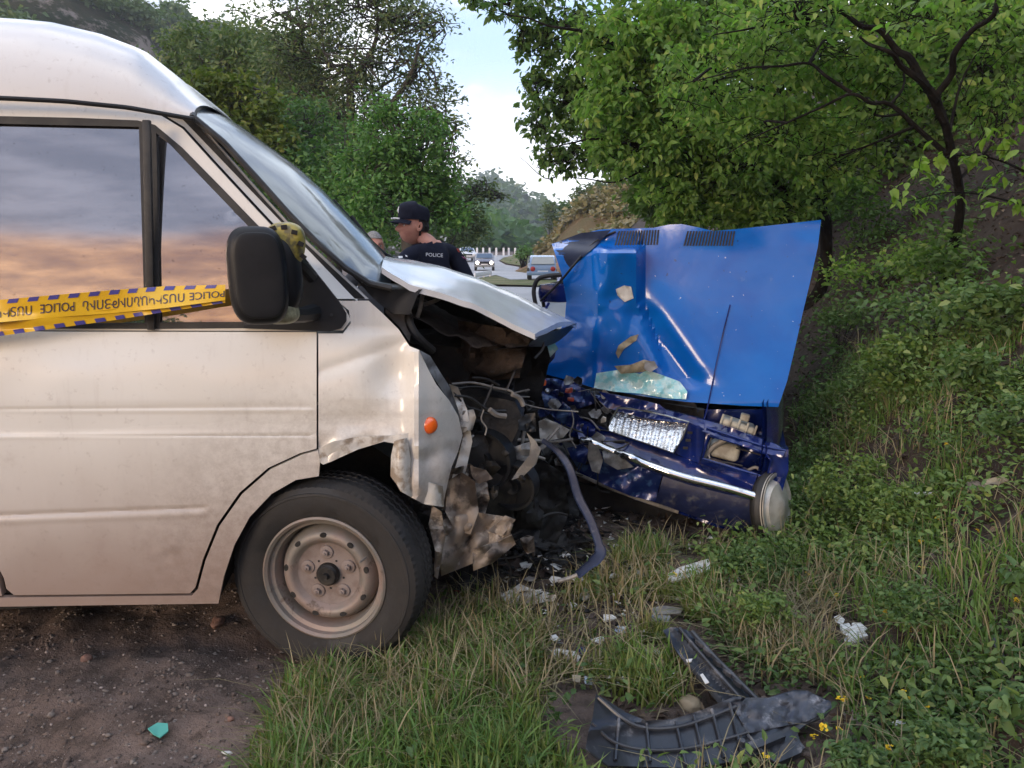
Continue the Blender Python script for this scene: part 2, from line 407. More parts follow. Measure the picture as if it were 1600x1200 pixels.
# ================================================================== THE SETTING
def soil_mat():
    m, t, b = nodes_of('soil')
    n1 = noi(t, 1.7, 8, .6); n2 = noi(t, 9, 8, .7); n3 = noi(t, 70, 5, .7)
    c = mixc(t, ramp(t, n1, .38, .62), (.125, .090, .074), (.21, .155, .130))
    c = mixc(t, mth(t, 'MULTIPLY', ramp(t, n2, .45, .62), .75), c, (.060, .045, .037))
    c = mixc(t, mth(t, 'MULTIPLY', ramp(t, n3, .60, .72), .5), c, (.22, .18, .155))
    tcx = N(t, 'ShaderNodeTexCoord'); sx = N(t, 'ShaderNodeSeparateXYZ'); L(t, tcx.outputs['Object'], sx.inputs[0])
    c = mixc(t, mth(t, 'MULTIPLY', ramp(t, mth(t, 'ADD', sx.outputs[0], mth(t, 'MULTIPLY', n1, 1.2)), .7, 2.6), .8), c, (.030, .021, .016))     # darker brown towards the bank
    L(t, c, b.inputs['Base Color']); b.inputs['Roughness'].default_value = .88; b.inputs['Specular IOR Level'].default_value = .3
    h = mth(t, 'ADD', mth(t, 'MULTIPLY', n2, 1.0), mth(t, 'MULTIPLY', n3, .35)); bumpit(t, b, h, .9, .035); return m
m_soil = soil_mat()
# one sheet of ground: fine near the camera, coarse far away
def spaced(a, b, near_lo, near_hi, fine, grow):
    out = list(np.arange(near_lo, near_hi + 1e-6, fine)); s = fine; x = near_hi
    while x < b: s *= grow; x += s; out.append(x)
    s = fine; x = near_lo
    while x > a: s *= grow; x -= s; out.insert(0, x)
    return np.array(out)
gx = spaced(-420, 420, -2.2, 4.0, .035, 1.13); gy = spaced(-230, 700, 1.2, 5.0, .035, 1.09)
V = np.array([(x, y, H(x, y)) for y in gy for x in gx], dtype=np.float32)
nx, ny = len(gx), len(gy)
ii = np.arange(nx - 1); jj = np.arange(ny - 1); I, J = np.meshgrid(ii, jj); q = (J * nx + I).ravel()
F = np.stack([q, q + 1, q + nx + 1, q + nx], 1)
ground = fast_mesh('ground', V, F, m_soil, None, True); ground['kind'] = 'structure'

# asphalt: the carriageway right behind the crash, and the bend farther on
def drape(name, poly, mat, step, lift, kind='structure'):
    v2, f2 = cdt(poly, step)
    o = mesh(name, [(x, y, Hb(x, y) + lift) for x, y in v2], f2, mat); o['kind'] = kind; return o
m_asph = M('asphalt', (.11, .11, .118), .55, c2=(.16, .16, .17), scale=.8, bump=.4, bscale=90, bdist=.004)
m_asphfar = M('worn_asphalt', (.33, .325, .34), .6, c2=(.27, .27, .28), scale=.3)
m_verge = M('verge_grass', (.10, .12, .035), .95, c2=(.19, .165, .075), scale=.8, lo=.42, hi=.6, bump=.8, bscale=6, bdist=.1)
drape('road', [(-30, 4.95), (-4, 4.95), (-.3, 5.0), (.5, 6.5), (1.0, 9), (1.9, 20), (2.6, 31), (-4, 33), (-30, 36)], m_asphfar, 1.4, .05)
def gpix(u, v):
    p = hit(u, v, 160); return (p.x, p.y)
far_poly = [gpix(u, v) for u, v in [(560, 437), (600, 446), (742, 437), (775, 431), (797, 438.5), (872, 438), (866, 425), (826, 421), (790, 414.5), (779, 408.5), (787, 403), (806, 399.6), (735, 399.4), (560, 402)]]
drape('road', far_poly, m_asphfar, 2.2, .06)
vp = [gpix(u, v) for u, v in [(742, 438.5), (775, 432.5), (797, 440), (872, 439.5), (950, 440), (1000, 449), (850, 449.5), (770, 447.5), (700, 449), (690, 441)]]
v_ = drape('verge', vp, m_verge, 1.0, .09)
iv = [gpix(u, v) for u, v in [(808, 399.9), (789, 403.4), (781, 408.5), (792, 413.5), (828, 419.6), (868, 423), (960, 430), (1000, 418), (900, 402)]]
drape('verge', iv, m_verge, 1.5, .12)

# hills, as sheets with relief between a foot line and a ridge line (pixels + distance)
def hill(name, foot, top, mat, rows=36, cols=90, rough=3.0, sc=.05, seed=0.0, back=1.4, fall=None):
    def along(pl, t):
        n = len(pl) - 1; k = min(int(t * n), n - 1); a, b = pl[k], pl[k + 1]; s = t * n - k
        return PD(a[0] + (b[0] - a[0]) * s, a[1] + (b[1] - a[1]) * s, a[2] + (b[2] - a[2]) * s)
    v = []
    for j in range(rows + 1):
        s = j / rows
        for i in range(cols + 1):
            t = i / cols; p = along(foot, t).lerp(along(top, t), s)
            e = math.sin(math.pi * min(1, s * .94 + .06)) ** .6
            n = fbm(p.x * sc + seed, p.y * sc * .6, p.z * sc * 1.6, 6)
            n2 = ridge(p.x * sc * 2 + seed, p.z * sc * 3, 1.0, seed)
            p = p + Vector((0, -rough * (n + .35 * n2) * e, rough * .55 * n * (s if s < 1 else .6)))
            v.append(p)
    for i in range(cols + 1):                              # far slope behind the ridge
        p = v[rows * (cols + 1) + i]; v.append(Vector((p.x * back, p.y * back, -2)))
    w_ = cols + 1
    f = [(j * w_ + i, j * w_ + i + 1, (j + 1) * w_ + i + 1, (j + 1) * w_ + i) for j in range(rows + 1) for i in range(cols)]
    o = mesh(name, v, f, mat); o['kind'] = 'structure'; return o
def hillmat(name, g1, g2, rock, rlo, rhi, s, bs):
    m, t, b = nodes_of(name)
    c = mixc(t, ramp(t, noi(t, s, 8, .7), .4, .62), g1, g2)
    c = mixc(t, ramp(t, noi(t, s * .7, 9, .72, stretch=(1, 1, 1.6)), rlo, rhi), c, rock)
    L(t, c, b.inputs['Base Color']); b.inputs['Roughness'].default_value = .95; b.inputs['Specular IOR Level'].default_value = .1
    bumpit(t, b, noi(t, s * 3, 8, .75), 1.0, bs); return m
m_far = hillmat('far_wooded_slope', (.055, .085, .05), (.085, .115, .065), (.40, .37, .36), .54, .64, .035, 9)
m_mid = hillmat('mid_wooded_slope', (.05, .075, .028), (.075, .10, .04), (.20, .17, .14), .62, .76, .08, 3)
m_rocky = hillmat('rocky_scrub_slope', (.035, .048, .022), (.075, .07, .04), (.36, .30, .265), .50, .60, .22, 2.0)
m_brown = hillmat('brown_cutting', (.20, .145, .075), (.15, .125, .055), (.42, .25, .17), .50, .62, .22, .8)
hill('mountain', [(-200, 408, 300), (500, 404, 300), (700, 400, 300), (800, 398, 290), (870, 400, 280), (1100, 405, 250), (1800, 405, 250)],
     [(-200, 250, 640), (500, 330, 640), (660, 345, 620), (725, 316, 600), (760, 299, 600), (792, 297, 590), (822, 306, 580), (842, 322, 560), (856, 352, 520), (880, 372, 500), (1100, 300, 500), (1800, 200, 500)], m_far, 60, 300, 42, .012, 2.0)
hill('wooded_hill', [(-300, 402, 110), (300, 402, 110), (600, 399, 115), (745, 399.5, 125), (800, 400, 140), (825, 400, 150)],
     [(-300, 60, 260), (300, 60, 250), (600, 250, 240), (700, 330, 230), (760, 372, 220), (826, 392, 210)], m_mid, 30, 120, 8, .03, 6.0)
hill('rocky_hill', [(-900, 420, 40), (-400, 410, 45), (0, 402, 55), (250, 400, 60), (480, 400, 70), (640, 400, 80)],
     [(-900, -500, 80), (-400, -360, 85), (-60, -90, 95), (90, -30, 100), (215, 6, 115), (262, 24, 120), (300, 30, 150), (345, 33, 160), (430, 60, 150), (520, 150, 140), (640, 330, 120)], m_rocky, 60, 170, 5.0, .06, 8.0)
hill('brown_hill', [(800, 424, 60), (838, 428, 50), (880, 432, 46), (950, 440, 40), (1050, 440, 34), (1250, 440, 30)],
     [(803, 421, 66), (828, 404, 70), (856, 378, 74), (880, 346, 76), (905, 314, 76), (942, 292, 76), (990, 283, 72), (1060, 240, 66), (1250, 160, 60)], m_brown, 36, 90, 1.5, .14, 4.0)
# ridge behind the camera, the one the side glass mirrors
def back_ridge():
    v = []; n = 400
    for j in range(10):
        for i in range(n + 1):
            a = R(150 + 150 * i / n); d = 60 + j * 9; h = (j / 9) ** .8 * (5 + 14 * math.exp(-((a - R(256)) / R(11)) ** 2) + 6 * fbm(a * 2.2, 1.0) + 3.0 * fbm(a * 9, 2.0) + 1.5 * fbm(a * 60, 2.0))
            v.append((math.cos(a) * d, math.sin(a) * d, h + (0 if j else -2)))
    f = [(j * (n + 1) + i, j * (n + 1) + i + 1, (j + 1) * (n + 1) + i + 1, (j + 1) * (n + 1) + i) for j in range(9) for i in range(n)]
    mesh('hill', v, f, m_mid)['kind'] = 'structure'
back_ridge()

# ------------------------------------------------------------------ foliage
HILLS = [o for o in C.objects if o.name.startswith(('rocky_hill', 'mountain', 'wooded_hill', 'brown_hill'))]
def leaves(name, pos, size, mat, parent, shape='far', up=.6, droop=.3, out=None, width=.42):
    pos = np.asarray(pos, float); n = len(pos)
    size = (np.full(n, size) if np.isscalar(size) else np.asarray(size)) * rng.uniform(.65, 1.3, n)
    d = rng.normal(size=(n, 3)); d[:, 2] = d[:, 2] * .5 - droop
    if out is not None: d = d + out
    d /= np.linalg.norm(d, axis=1)[:, None]
    nn = rng.normal(size=(n, 3)); nn[:, 2] += up * 2
    s = np.cross(d, nn); s /= np.linalg.norm(s, axis=1)[:, None] + 1e-9; nn = np.cross(s, d)
    if shape == 'near':
        prof = [(0, 0, 0), (.32, -1, .12), (.32, 0, 0), (.32, 1, .12), (.70, -.72, .02), (.70, 0, -.06), (.70, .72, .02), (1, 0, -.16)]
        faces = [(0, 2, 1), (0, 3, 2), (1, 2, 5), (1, 5, 4), (2, 3, 6), (2, 6, 5), (4, 5, 7), (5, 6, 7)]
    else:
        prof = [(0, 0, 0), (.45, -1, .12), (1, 0, -.08), (.45, 1, .12)]; faces = [(0, 2, 1), (0, 3, 2)]
    V = np.concatenate([(pos + d * (a * size)[:, None] + s * (b * width * .6 * size)[:, None] + nn * (c * size)[:, None])[:, None] for a, b, c in prof], 1).reshape(-1, 3)
    k = len(prof); F = (np.arange(n)[:, None, None] * k + np.array(faces)[None]).reshape(-1, 3)
    o = fast_mesh(name, V, F, mat, parent, shape == 'near'); return o
def blob_points(c, rad, n, clumps=26, tight=.26, flat=.75):
    """leaf positions in an uneven clump cloud; returns points and clump centres"""
    cc = rng.normal(size=(clumps, 3)); cc /= np.linalg.norm(cc, axis=1)[:, None]
    cc *= rng.uniform(.15, 1.0, (clumps, 1)) ** .45; cc *= np.array(rad); cc += np.array(c)
    wgt = rng.uniform(.4, 1.6, clumps); wgt /= wgt.sum(); idx = rng.choice(clumps, n, p=wgt)
    r = float(np.mean(rad)) * tight; p = cc[idx] + rng.normal(size=(n, 3)) * np.array([r, r, r * flat]) * rng.uniform(.6, 1.3, clumps)[idx][:, None]
    return p, cc
def tree(name, label, limbs, blobs, mat, leaf, shape='far', group=None, cat='tree', bark=None, twig=.012, ksub=26, tight=.26, up=.6, droop=.35, dens_=1.0, base=None, width=.42):
    """limbs: list of ([world points], [radii]); blobs: (u, v, D, ru, rv, n)"""
    b0 = limbs[0][0][0]
    root = empty(name, b0, label, cat, group)
    bark = bark or m_bark
    v, f = tube_g(limbs[0][0], limbs[0][1], 9, 5); mesh('trunk', v, f, bark, root)
    g = Geo(); nodes = []
    for i, (pts, rad) in enumerate(limbs):
        if i and label.startswith(('leaning', 'wide')): pts = [Vector(pts[0])] + [Vector(p).lerp(Vector(q), t_) + Vector(rng.normal(size=3)) * .016 for p, q in zip(pts[:-1], pts[1:]) for t_ in (.5, 1.0)]
        sp = smooth_path(pts, 5); nodes += sp
        if i: g.add(*tube_g(pts, rad, 7, 5))
    P = []
    for (u, v_, D, ru, rv, n) in blobs:
        c = PD(u, v_, D); rad = (ru * D / FPX, max(ru, rv) * .8 * D / FPX, rv * D / FPX)
        p, cc = blob_points(c, rad, int(n * dens_), ksub, tight); P.append(p)
        st = min(nodes, key=lambda q: (q - c).length)
        mid = st.lerp(c, .55) + Vector(rng.normal(size=3)) * rad[0] * .15
        g.add(*tube_g([st, mid, c], [twig * 2.4, twig * 1.7, twig], 6, 4))
        for q in cc:
            q = Vector(q); s = Vector(cc[rng.integers(0, len(cc))]).lerp(q, rng.uniform(.0, .35)) if rng.uniform() < .75 else st.lerp(c, rng.uniform(.35, 1.0)); mm = s.lerp(q, .5) + Vector(rng.normal(size=3)) * rad[0] * .12
            g.add(*tube_g([s, mm, q, q + (q - c) * .25], [twig * .8, twig * .55, twig * .35, twig * .15], 4, 2, False))
    g.build('branches', bark, root)
    leaves('crown', np.concatenate(P), leaf, mat, root, shape, up, droop, width=width)
    return root
lf_far_dark = leafmat('leaf_dark_green', (0.083, 0.1286, 0.0456), (0.1555, 0.2178, 0.0788), (0.2489, 0.2696, 0.1037))
lf_airy = leafmat('leaf_olive_green', (0.0933, 0.1369, 0.0622), (0.1763, 0.2281, 0.1037), (0.2696, 0.2904, 0.1244))
lf_bright = leafmat('leaf_fresh_green', (0.0906, 0.1976, 0.0494), (0.1401, 0.2965, 0.0741), (0.2306, 0.3623, 0.0988))
lf_yell = leafmat('leaf_yellow_green', (0.0978, 0.138, 0.0253), (0.1725, 0.2185, 0.0403), (0.253, 0.2645, 0.0575))
lf_mid = leafmat('leaf_mid_green', (0.0732, 0.1555, 0.0457), (0.1373, 0.2562, 0.0695), (0.2562, 0.3477, 0.0915))
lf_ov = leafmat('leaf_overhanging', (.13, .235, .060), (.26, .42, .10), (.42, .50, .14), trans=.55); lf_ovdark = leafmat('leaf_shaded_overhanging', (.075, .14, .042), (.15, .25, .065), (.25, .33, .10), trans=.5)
lf_light = leafmat('leaf_lime_green', (0.1495, 0.253, 0.0403), (0.2415, 0.3795, 0.0633), (0.345, 0.437, 0.1035), trans=.45)
def G(u, v, D): return PD(u, v, D)
def gb(x, y): return Vector((x, y, H(x, y) - .05))
def woods(hill_name, label, n, size, mat, thr, sc_, clump, k=9):
    o = bpy.data.objects[hill_name]; me = o.data; co = np.empty(len(me.vertices) * 3); me.vertices.foreach_get('co', co); co = co.reshape(-1, 3)[:-400]
    P = []; tries = 0
    while len(P) < n and tries < n * 30:
        tries += 1; i = rng.integers(0, len(co) - 2); p = co[i] + (co[i + 1] - co[i]) * rng.uniform() if np.linalg.norm(co[i + 1] - co[i]) < 25 else co[i]
        if p[2] < 1: continue
        u, v = proj(*p)
        if u < -100 or u > 1300: continue
        if fbm(p[0] * sc_, p[1] * sc_, p[2] * sc_ * 2) > thr: P.append(p)
    P = np.array(P); Q = P[:, None, :] + rng.normal(size=(len(P), k, 3)) * clump * np.array([1, 1, .8]) + np.array([0, -clump, clump * .8])
    tag(leaves('woods', Q.reshape(-1, 3), size, mat, None, 'far', up=.8, droop=.2, width=.6), label, kind='stuff')
m_tuss = leafmat('tussock', (.20, .17, .075), (.30, .25, .12), (.12, .16, .05), trans=.2)
woods('rocky_hill', 'scrubby wood on the steep rocky slope at top left', 1500, .75, lf_far_dark, .22, .05, .9, 22)
woods('mountain', 'woods covering the far blue-green mountain', 1900, 4.0, lf_far_dark, .03, .02, 3.5)
hb = bpy.data.objects['hill'].data; hv_ = np.array([q.co[:] for q in hb.vertices]); hv_ = hv_[hv_[:, 2] > 3]
q_ = hv_[rng.integers(0, len(hv_), 1500)][:, None, :] + rng.normal(size=(1500, 14, 3)) * np.array([1.4, 1.4, 1.5]) + np.array([0, 0, 1.5])
tag(leaves('woods', q_.reshape(-1, 3), 1.0, lf_far_dark, None, 'far', width=.6), 'trees along the ridge on the other side of the valley', kind='stuff')
woods('wooded_hill', 'woods at the foot of the valley beyond the bend', 1500, 2.6, lf_mid, -.3, .05, 2.2)
woods('brown_hill', 'tussocks of grass and low scrub on the brown cutting', 900, .5, m_tuss, .05, .15, .35)
# ---- trees on the far side of the road, left of centre
tree('broadleaf_tree', 'tall airy olive-green tree with bare dark limbs showing against the bright sky',
     [([PD(560, 402, 22) - Vector((0, 0, .8)), G(558, 330, 22), G(552, 240, 22), G(548, 160, 22), G(545, 90, 22)], [.30, .22, .17, .12, .06]),
      ([G(552, 250, 22), G(600, 180, 22), G(640, 120, 21.5), G(655, 70, 21)], [.13, .10, .06, .03]),
      ([G(550, 200, 22), G(505, 140, 22.5), G(470, 70, 23), G(450, 20, 23)], [.12, .09, .06, .03]),
      ([G(548, 130, 22), G(585, 70, 22), G(590, 10, 22)], [.09, .06, .03]),
      ([G(553, 270, 22), G(620, 230, 22), G(680, 215, 22)], [.10, .06, .02])],
     [(470, 30, 22, 85, 50, 2600), (560, 10, 22, 95, 40, 2400), (640, 40, 22, 60, 50, 1300), (590, 100, 22, 90, 55, 900), (510, 100, 22, 90, 60, 2300),
      (650, 110, 22, 55, 50, 900), (680, 180, 22, 45, 55, 1000), (620, 190, 22, 70, 50, 900), (700, 250, 22, 35, 50, 650), (520, 180, 22, 80, 60, 2200), (450, 110, 23, 60, 70, 1900)],
     lf_airy, .15, tight=.22, dens_=.8, bark=m_bark_far, twig=.035, ksub=30, width=.36)
tree('broadleaf_tree', 'dense dark green tree standing between the rocky slope and the tall airy tree',
     [([PD(430, 402, 26) - Vector((0, 0, .5)), G(430, 300, 26), G(430, 180, 26)], [.32, .25, .1])],
     [(350, 90, 27, 70, 45, 2400), (420, 120, 26, 90, 70, 4200), (380, 200, 26, 110, 80, 4800), (470, 240, 25, 110, 90, 5000), (440, 330, 25, 130, 70, 3500), (300, 110, 28, 50, 50, 1500)],
     lf_far_dark, .20, tight=.28, bark=m_bark_far, twig=.03)
tree('broadleaf_tree', 'yellow-green leafy tree just above the white van roof',
     [([PD(340, 402, 17) - Vector((0, 0, .4)), G(345, 300, 17), G(350, 190, 17)], [.18, .14, .06])],
     [(330, 150, 17, 50, 34, 1500), (380, 165, 17, 48, 38, 1500), (300, 175, 17, 40, 40, 1200), (370, 215, 17, 65, 45, 1700), (430, 225, 17, 40, 30, 800), (330, 240, 17, 60, 40, 1200)],
     lf_yell, .16, tight=.24, bark=m_bark_far, twig=.025)
tree('broadleaf_tree', 'bright fresh-green tree right behind the police officer in the cap',
     [([PD(640, 402, 15) - Vector((0, 0, .5)), G(635, 330, 15), G(628, 250, 15), G(622, 190, 15)], [.16, .12, .08, .03])],
     [(610, 205, 15, 60, 40, 1500), (655, 225, 15, 45, 45, 1300), (585, 265, 15, 60, 45, 1700), (650, 285, 15, 60, 42, 1900), (610, 330, 15, 80, 45, 2400), (690, 335, 15.5, 40, 35, 1000)],
     lf_bright, .115, tight=.24, bark=m_bark_far, twig=.018)
tree('broadleaf_tree', 'dull green tree filling the gap behind the van windscreen',
     [([PD(520, 402, 17) - Vector((0, 0, .5)), G(520, 340, 17), G(518, 270, 17)], [.2, .15, .05])],
     [(500, 290, 17, 80, 50, 2600), (440, 280, 17.5, 70, 50, 1900), (550, 340, 16.5, 80, 50, 2500), (540, 240, 18, 60, 45, 1600), (480, 200, 19, 55, 45, 1500)],
     lf_mid, .14, tight=.28, bark=m_bark_far, twig=.02)
tree('broadleaf_tree', 'small thin dark tree leaning right at the edge of the open sky',
     [([PD(705, 402, 24) - Vector((0, 0, .5)), G(712, 350, 24), G(735, 310, 24), G(760, 300, 24)], [.14, .1, .06, .03])],
     [(745, 296, 24, 32, 16, 330), (700, 320, 24, 40, 34, 1100), (725, 355, 24, 42, 32, 1300), (770, 305, 24, 20, 9, 90), (690, 375, 23, 60, 22, 1300)],
     lf_airy, .16, tight=.3, bark=m_bark_far, twig=.03, width=.36)
def shrub(label, blobs, mat, leaf, group=None, shape='far', cat='shrub', twig=.008, ksub=16, tight=.28, ground_=None, up=.7, droop=.1, name='shrub'):
    u, v, D = blobs[0][:3]; c = PD(u, v, D); b = ground_ or Vector((c.x, c.y, min(Hb(c.x, c.y), c.z) - .03))
    root = empty(name, b, label, cat, group); g = Geo(); P = []
    for (u, v, D, ru, rv, n) in blobs:
        c = PD(u, v, D); rad = (ru * D / FPX, max(ru, rv) * .8 * D / FPX, rv * D / FPX)
        p, cc = blob_points(c, rad, n, ksub, tight); P.append(p)
        for q in cc: g.add(*tube_g([b, b.lerp(Vector(q), .5) + Vector((rng.normal() * .1 * rad[0], 0, .05 * rad[2])), q], [twig, twig * .7, twig * .3], 4, 2, False))
    g.build('stems', m_bark, root); leaves('foliage', np.concatenate(P), leaf, mat, root, shape, up, droop); return root
shrub('round green bush low at the left foot of the brown hillside', [(817, 392, 62, 12, 11, 500)], lf_bright, .28, twig=.05)
shrub('thin upright bush on the skyline of the brown hillside', [(860, 340, 74, 12, 22, 420)], lf_airy, .4, twig=.02)
shrub('green bush on top of the brown hillside beside the overhanging leaves', [(925, 310, 72, 32, 22, 1300), (965, 300, 70, 30, 22, 1000)], lf_airy, .45, twig=.06)
shrub('dark bush half way down the brown hillside', [(890, 325, 75, 14, 12, 420)], lf_mid, .4, twig=.06)
# ---- trees on the bank, right
t2 = [([gb(3.55, 6.4), G(1500, 330, 6), G(1482, 215, 5.6), G(1462, 150, 5.4)], [.045, .034, .028, .024]),
      ([G(1462, 150, 5.4), G(1500, 85, 5.2), G(1545, 20, 5.0), G(1570, -60, 4.9)], [.024, .020, .015, .010]),
      ([G(1464, 155, 5.4), G(1425, 95, 5.3), G(1380, 48, 5.3), G(1310, 24, 5.3), G(1220, 34, 5.4), G(1120, 54, 5.6)], [.030, .025, .019, .014, .009, .004]),
      ([G(1475, 190, 5.5), G(1440, 130, 5.3), G(1390, 85, 5.2), G(1340, 60, 5.2)], [.03, .022, .015, .006]),
      ([G(1490, 250, 5.7), G(1400, 165, 5.6), G(1330, 145, 5.6), G(1230, 190, 5.7), G(1130, 240, 5.9)], [.020, .015, .011, .007, .003]),
      ([G(1330, 145, 5.6), G(1260, 95, 5.7), G(1170, 105, 5.8), G(1060, 140, 6.0)], [.014, .010, .007, .003])]
tree('broadleaf_tree', 'leaning tree on the dark bank with a forked black trunk at upper right', t2,
     [(1400, 60, 6.1, 110, 70, 1300), (1300, 70, 6.2, 110, 70, 1300), (1350, 160, 6.5, 110, 60, 1100), (1540, 60, 6.0, 80, 80, 800), (1200, 60, 6.4, 110, 60, 1300), (1300, 250, 6.6, 80, 40, 700), (1250, 20, 5.2, 90, 30, 330),
      (1120, 130, 6.6, 100, 70, 1400), (1220, 210, 6.6, 100, 50, 1100), (1560, 170, 6.2, 60, 60, 500)],
     lf_ov, .068, 'near', twig=.005, ksub=44, tight=.16, droop=.7, dens_=.72)
t1 = [([gb(3.6, 9.5), G(1286, 440, 9.3), G(1290, 350, 9.2), G(1275, 260, 9), G(1240, 180, 8.8)], [.085, .075, .065, .05, .03]),
      ([G(1280, 290, 9), G(1180, 190, 8.6), G(1060, 120, 8.3), G(950, 60, 8.2), G(860, 40, 8.3), G(790, 20, 8.4)], [.06, .05, .035, .022, .012, .005]),
      ([G(1285, 320, 9), G(1180, 270, 8.6), G(1050, 235, 8.4), G(930, 215, 8.4), G(850, 235, 8.5)], [.05, .035, .025, .012, .004]),
      ([G(1240, 180, 8.8), G(1150, 90, 8.5), G(1050, 20, 8.3)], [.05, .03, .015]),
      ([G(1050, 235, 8.4), G(960, 290, 8.4), G(880, 275, 8.5)], [.015, .008, .004])]
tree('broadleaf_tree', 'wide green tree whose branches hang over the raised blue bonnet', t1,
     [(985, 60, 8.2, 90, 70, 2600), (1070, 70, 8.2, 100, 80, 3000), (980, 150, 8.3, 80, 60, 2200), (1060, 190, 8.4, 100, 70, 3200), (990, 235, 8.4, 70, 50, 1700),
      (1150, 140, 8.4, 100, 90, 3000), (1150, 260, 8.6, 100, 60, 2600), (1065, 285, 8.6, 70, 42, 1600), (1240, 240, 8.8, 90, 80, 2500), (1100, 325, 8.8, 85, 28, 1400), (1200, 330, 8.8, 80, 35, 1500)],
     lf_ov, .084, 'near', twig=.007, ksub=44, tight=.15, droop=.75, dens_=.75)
tree('broadleaf_tree', 'tree with loose dark outer twigs drawn against the sky above the road',
     [([gb(3.2, 12), G(1080, 380, 11.5), G(1060, 250, 11), G(1020, 150, 10.8)], [.14, .12, .08, .05]),
      ([G(1060, 250, 11), G(960, 190, 10.6), G(880, 160, 10.5), G(840, 170, 10.5)], [.06, .04, .02, .006]),
      ([G(1020, 150, 10.8), G(940, 70, 10.5), G(860, 30, 10.4), G(780, -5, 10.4), G(730, 0, 10.4)], [.05, .035, .02, .01, .004]),
      ([G(960, 190, 10.6), G(900, 235, 10.5), G(840, 262, 10.5)], [.03, .015, .005]),
      ([G(900, 235, 10.5), G(860, 280, 10.5), G(812, 245, 10.5)], [.012, .008, .003])],
     [(880, 35, 10.5, 70, 45, 1250), (800, 8, 10.4, 55, 18, 330), (840, 75, 10.5, 40, 40, 480), (880, 130, 10.5, 60, 50, 1150), (850, 190, 10.5, 42, 45, 620), (910, 215, 10.6, 60, 45, 1300),
      (880, 250, 10.5, 50, 24, 420), (930, 100, 10.6, 60, 70, 2000), (740, 2, 10.4, 22, 8, 50), (955, 245, 10.8, 45, 25, 700), (835, 130, 10.5, 24, 25, 130), (815, 55, 10.4, 16, 30, 90)],
     lf_ovdark, .10, 'near', twig=.007, ksub=40, tight=.16, droop=.8, dens_=.6)
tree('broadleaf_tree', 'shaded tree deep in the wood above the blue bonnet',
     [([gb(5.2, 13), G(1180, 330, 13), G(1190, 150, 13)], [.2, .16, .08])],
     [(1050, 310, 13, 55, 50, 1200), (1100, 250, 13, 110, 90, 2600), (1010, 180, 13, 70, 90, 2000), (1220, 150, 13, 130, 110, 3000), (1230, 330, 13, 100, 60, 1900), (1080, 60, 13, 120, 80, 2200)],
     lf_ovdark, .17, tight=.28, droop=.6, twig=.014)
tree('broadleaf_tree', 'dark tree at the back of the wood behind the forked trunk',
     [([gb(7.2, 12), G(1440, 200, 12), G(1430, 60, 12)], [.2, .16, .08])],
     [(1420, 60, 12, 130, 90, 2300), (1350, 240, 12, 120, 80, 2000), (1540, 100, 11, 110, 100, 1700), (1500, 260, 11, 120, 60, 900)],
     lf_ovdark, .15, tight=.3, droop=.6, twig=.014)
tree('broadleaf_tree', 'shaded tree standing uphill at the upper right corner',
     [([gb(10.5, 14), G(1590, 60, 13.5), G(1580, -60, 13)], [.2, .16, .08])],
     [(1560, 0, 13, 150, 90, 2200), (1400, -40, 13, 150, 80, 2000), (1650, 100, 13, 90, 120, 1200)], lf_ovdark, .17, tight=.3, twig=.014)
# leaf masses added overhead and upslope to keep sky light off the bank
for lb, n_, (xa, xb), (ya, yb), (za, zb) in (('leaf canopy added out of view above the bank to shade it', 5500, (3.2, 13), (5.5, 20), (5.6, 8.5)), ('leaf mass added up the slope to shade the bank and the wood behind', 7000, (7, 16), (9, 22), (4.5, 9))):
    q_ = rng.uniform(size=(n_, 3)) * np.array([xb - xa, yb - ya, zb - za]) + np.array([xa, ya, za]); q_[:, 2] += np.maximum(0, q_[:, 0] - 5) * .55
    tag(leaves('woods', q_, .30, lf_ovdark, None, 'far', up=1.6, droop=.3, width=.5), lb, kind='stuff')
# large near leaves, each a leaf of its own on its spray
def leaf_mesh():
    b = bpy.data.meshes.new('leaf')
    v = [(0, 0, 0), (.12, -.16, .03), (.12, 0, 0), (.12, .16, .03), (.38, -.27, .05), (.38, 0, -.02), (.38, .27, .05), (.7, -.17, -.01), (.7, 0, -.08), (.7, .17, -.01), (1, 0, -.2)]
    f = [(0, 2, 1), (0, 3, 2), (1, 2, 5, 4), (2, 3, 6, 5), (4, 5, 8, 7), (5, 6, 9, 8), (7, 8, 10), (8, 9, 10)]
    b.from_pydata(v, [], f); b.polygons.foreach_set('use_smooth', [True] * len(f)); return b
def spray(label, path, n, size, mat, spread, name='leafy_branch', rad=.007):
    root = empty(name, path[0], label, 'branch'); g = Geo(); g.add(*tube_g(path, [rad, rad * .3], 6, 5))
    sp = smooth_path(path, 8); me = leaf_mesh(); me.materials.append(mat); o0 = Vector(path[0])
    twigs = []
    for k in range(max(6, n // 7)):
        s = random.choice(sp[2:]); e = s + Vector((random.gauss(0, 1), random.gauss(0, 1), random.gauss(-.1, .6))) * spread
        g.add(*tube_g([s, s.lerp(e, .5) + Vector((0, 0, .2 * spread)), e], [rad * .35, rad * .15], 4, 3, False)); twigs.append((s, e))
    g.build('twigs', m_bark, root)
    for k in range(n):
        s, e = random.choice(twigs); p = s.lerp(e, random.uniform(.3, 1.05)) + Vector((random.gauss(0, 1), random.gauss(0, 1), random.gauss(0, 1))) * spread * .10
        o = bpy.data.objects.new('leaf', me); o.parent = root; o.location = p - o0; sz = size * random.uniform(.6, 1.25)
        o.scale = (sz, sz, sz); o.rotation_euler = (random.gauss(0, .5), random.uniform(.0, 1.1), random.uniform(0, 6.28)); C.objects.link(o)
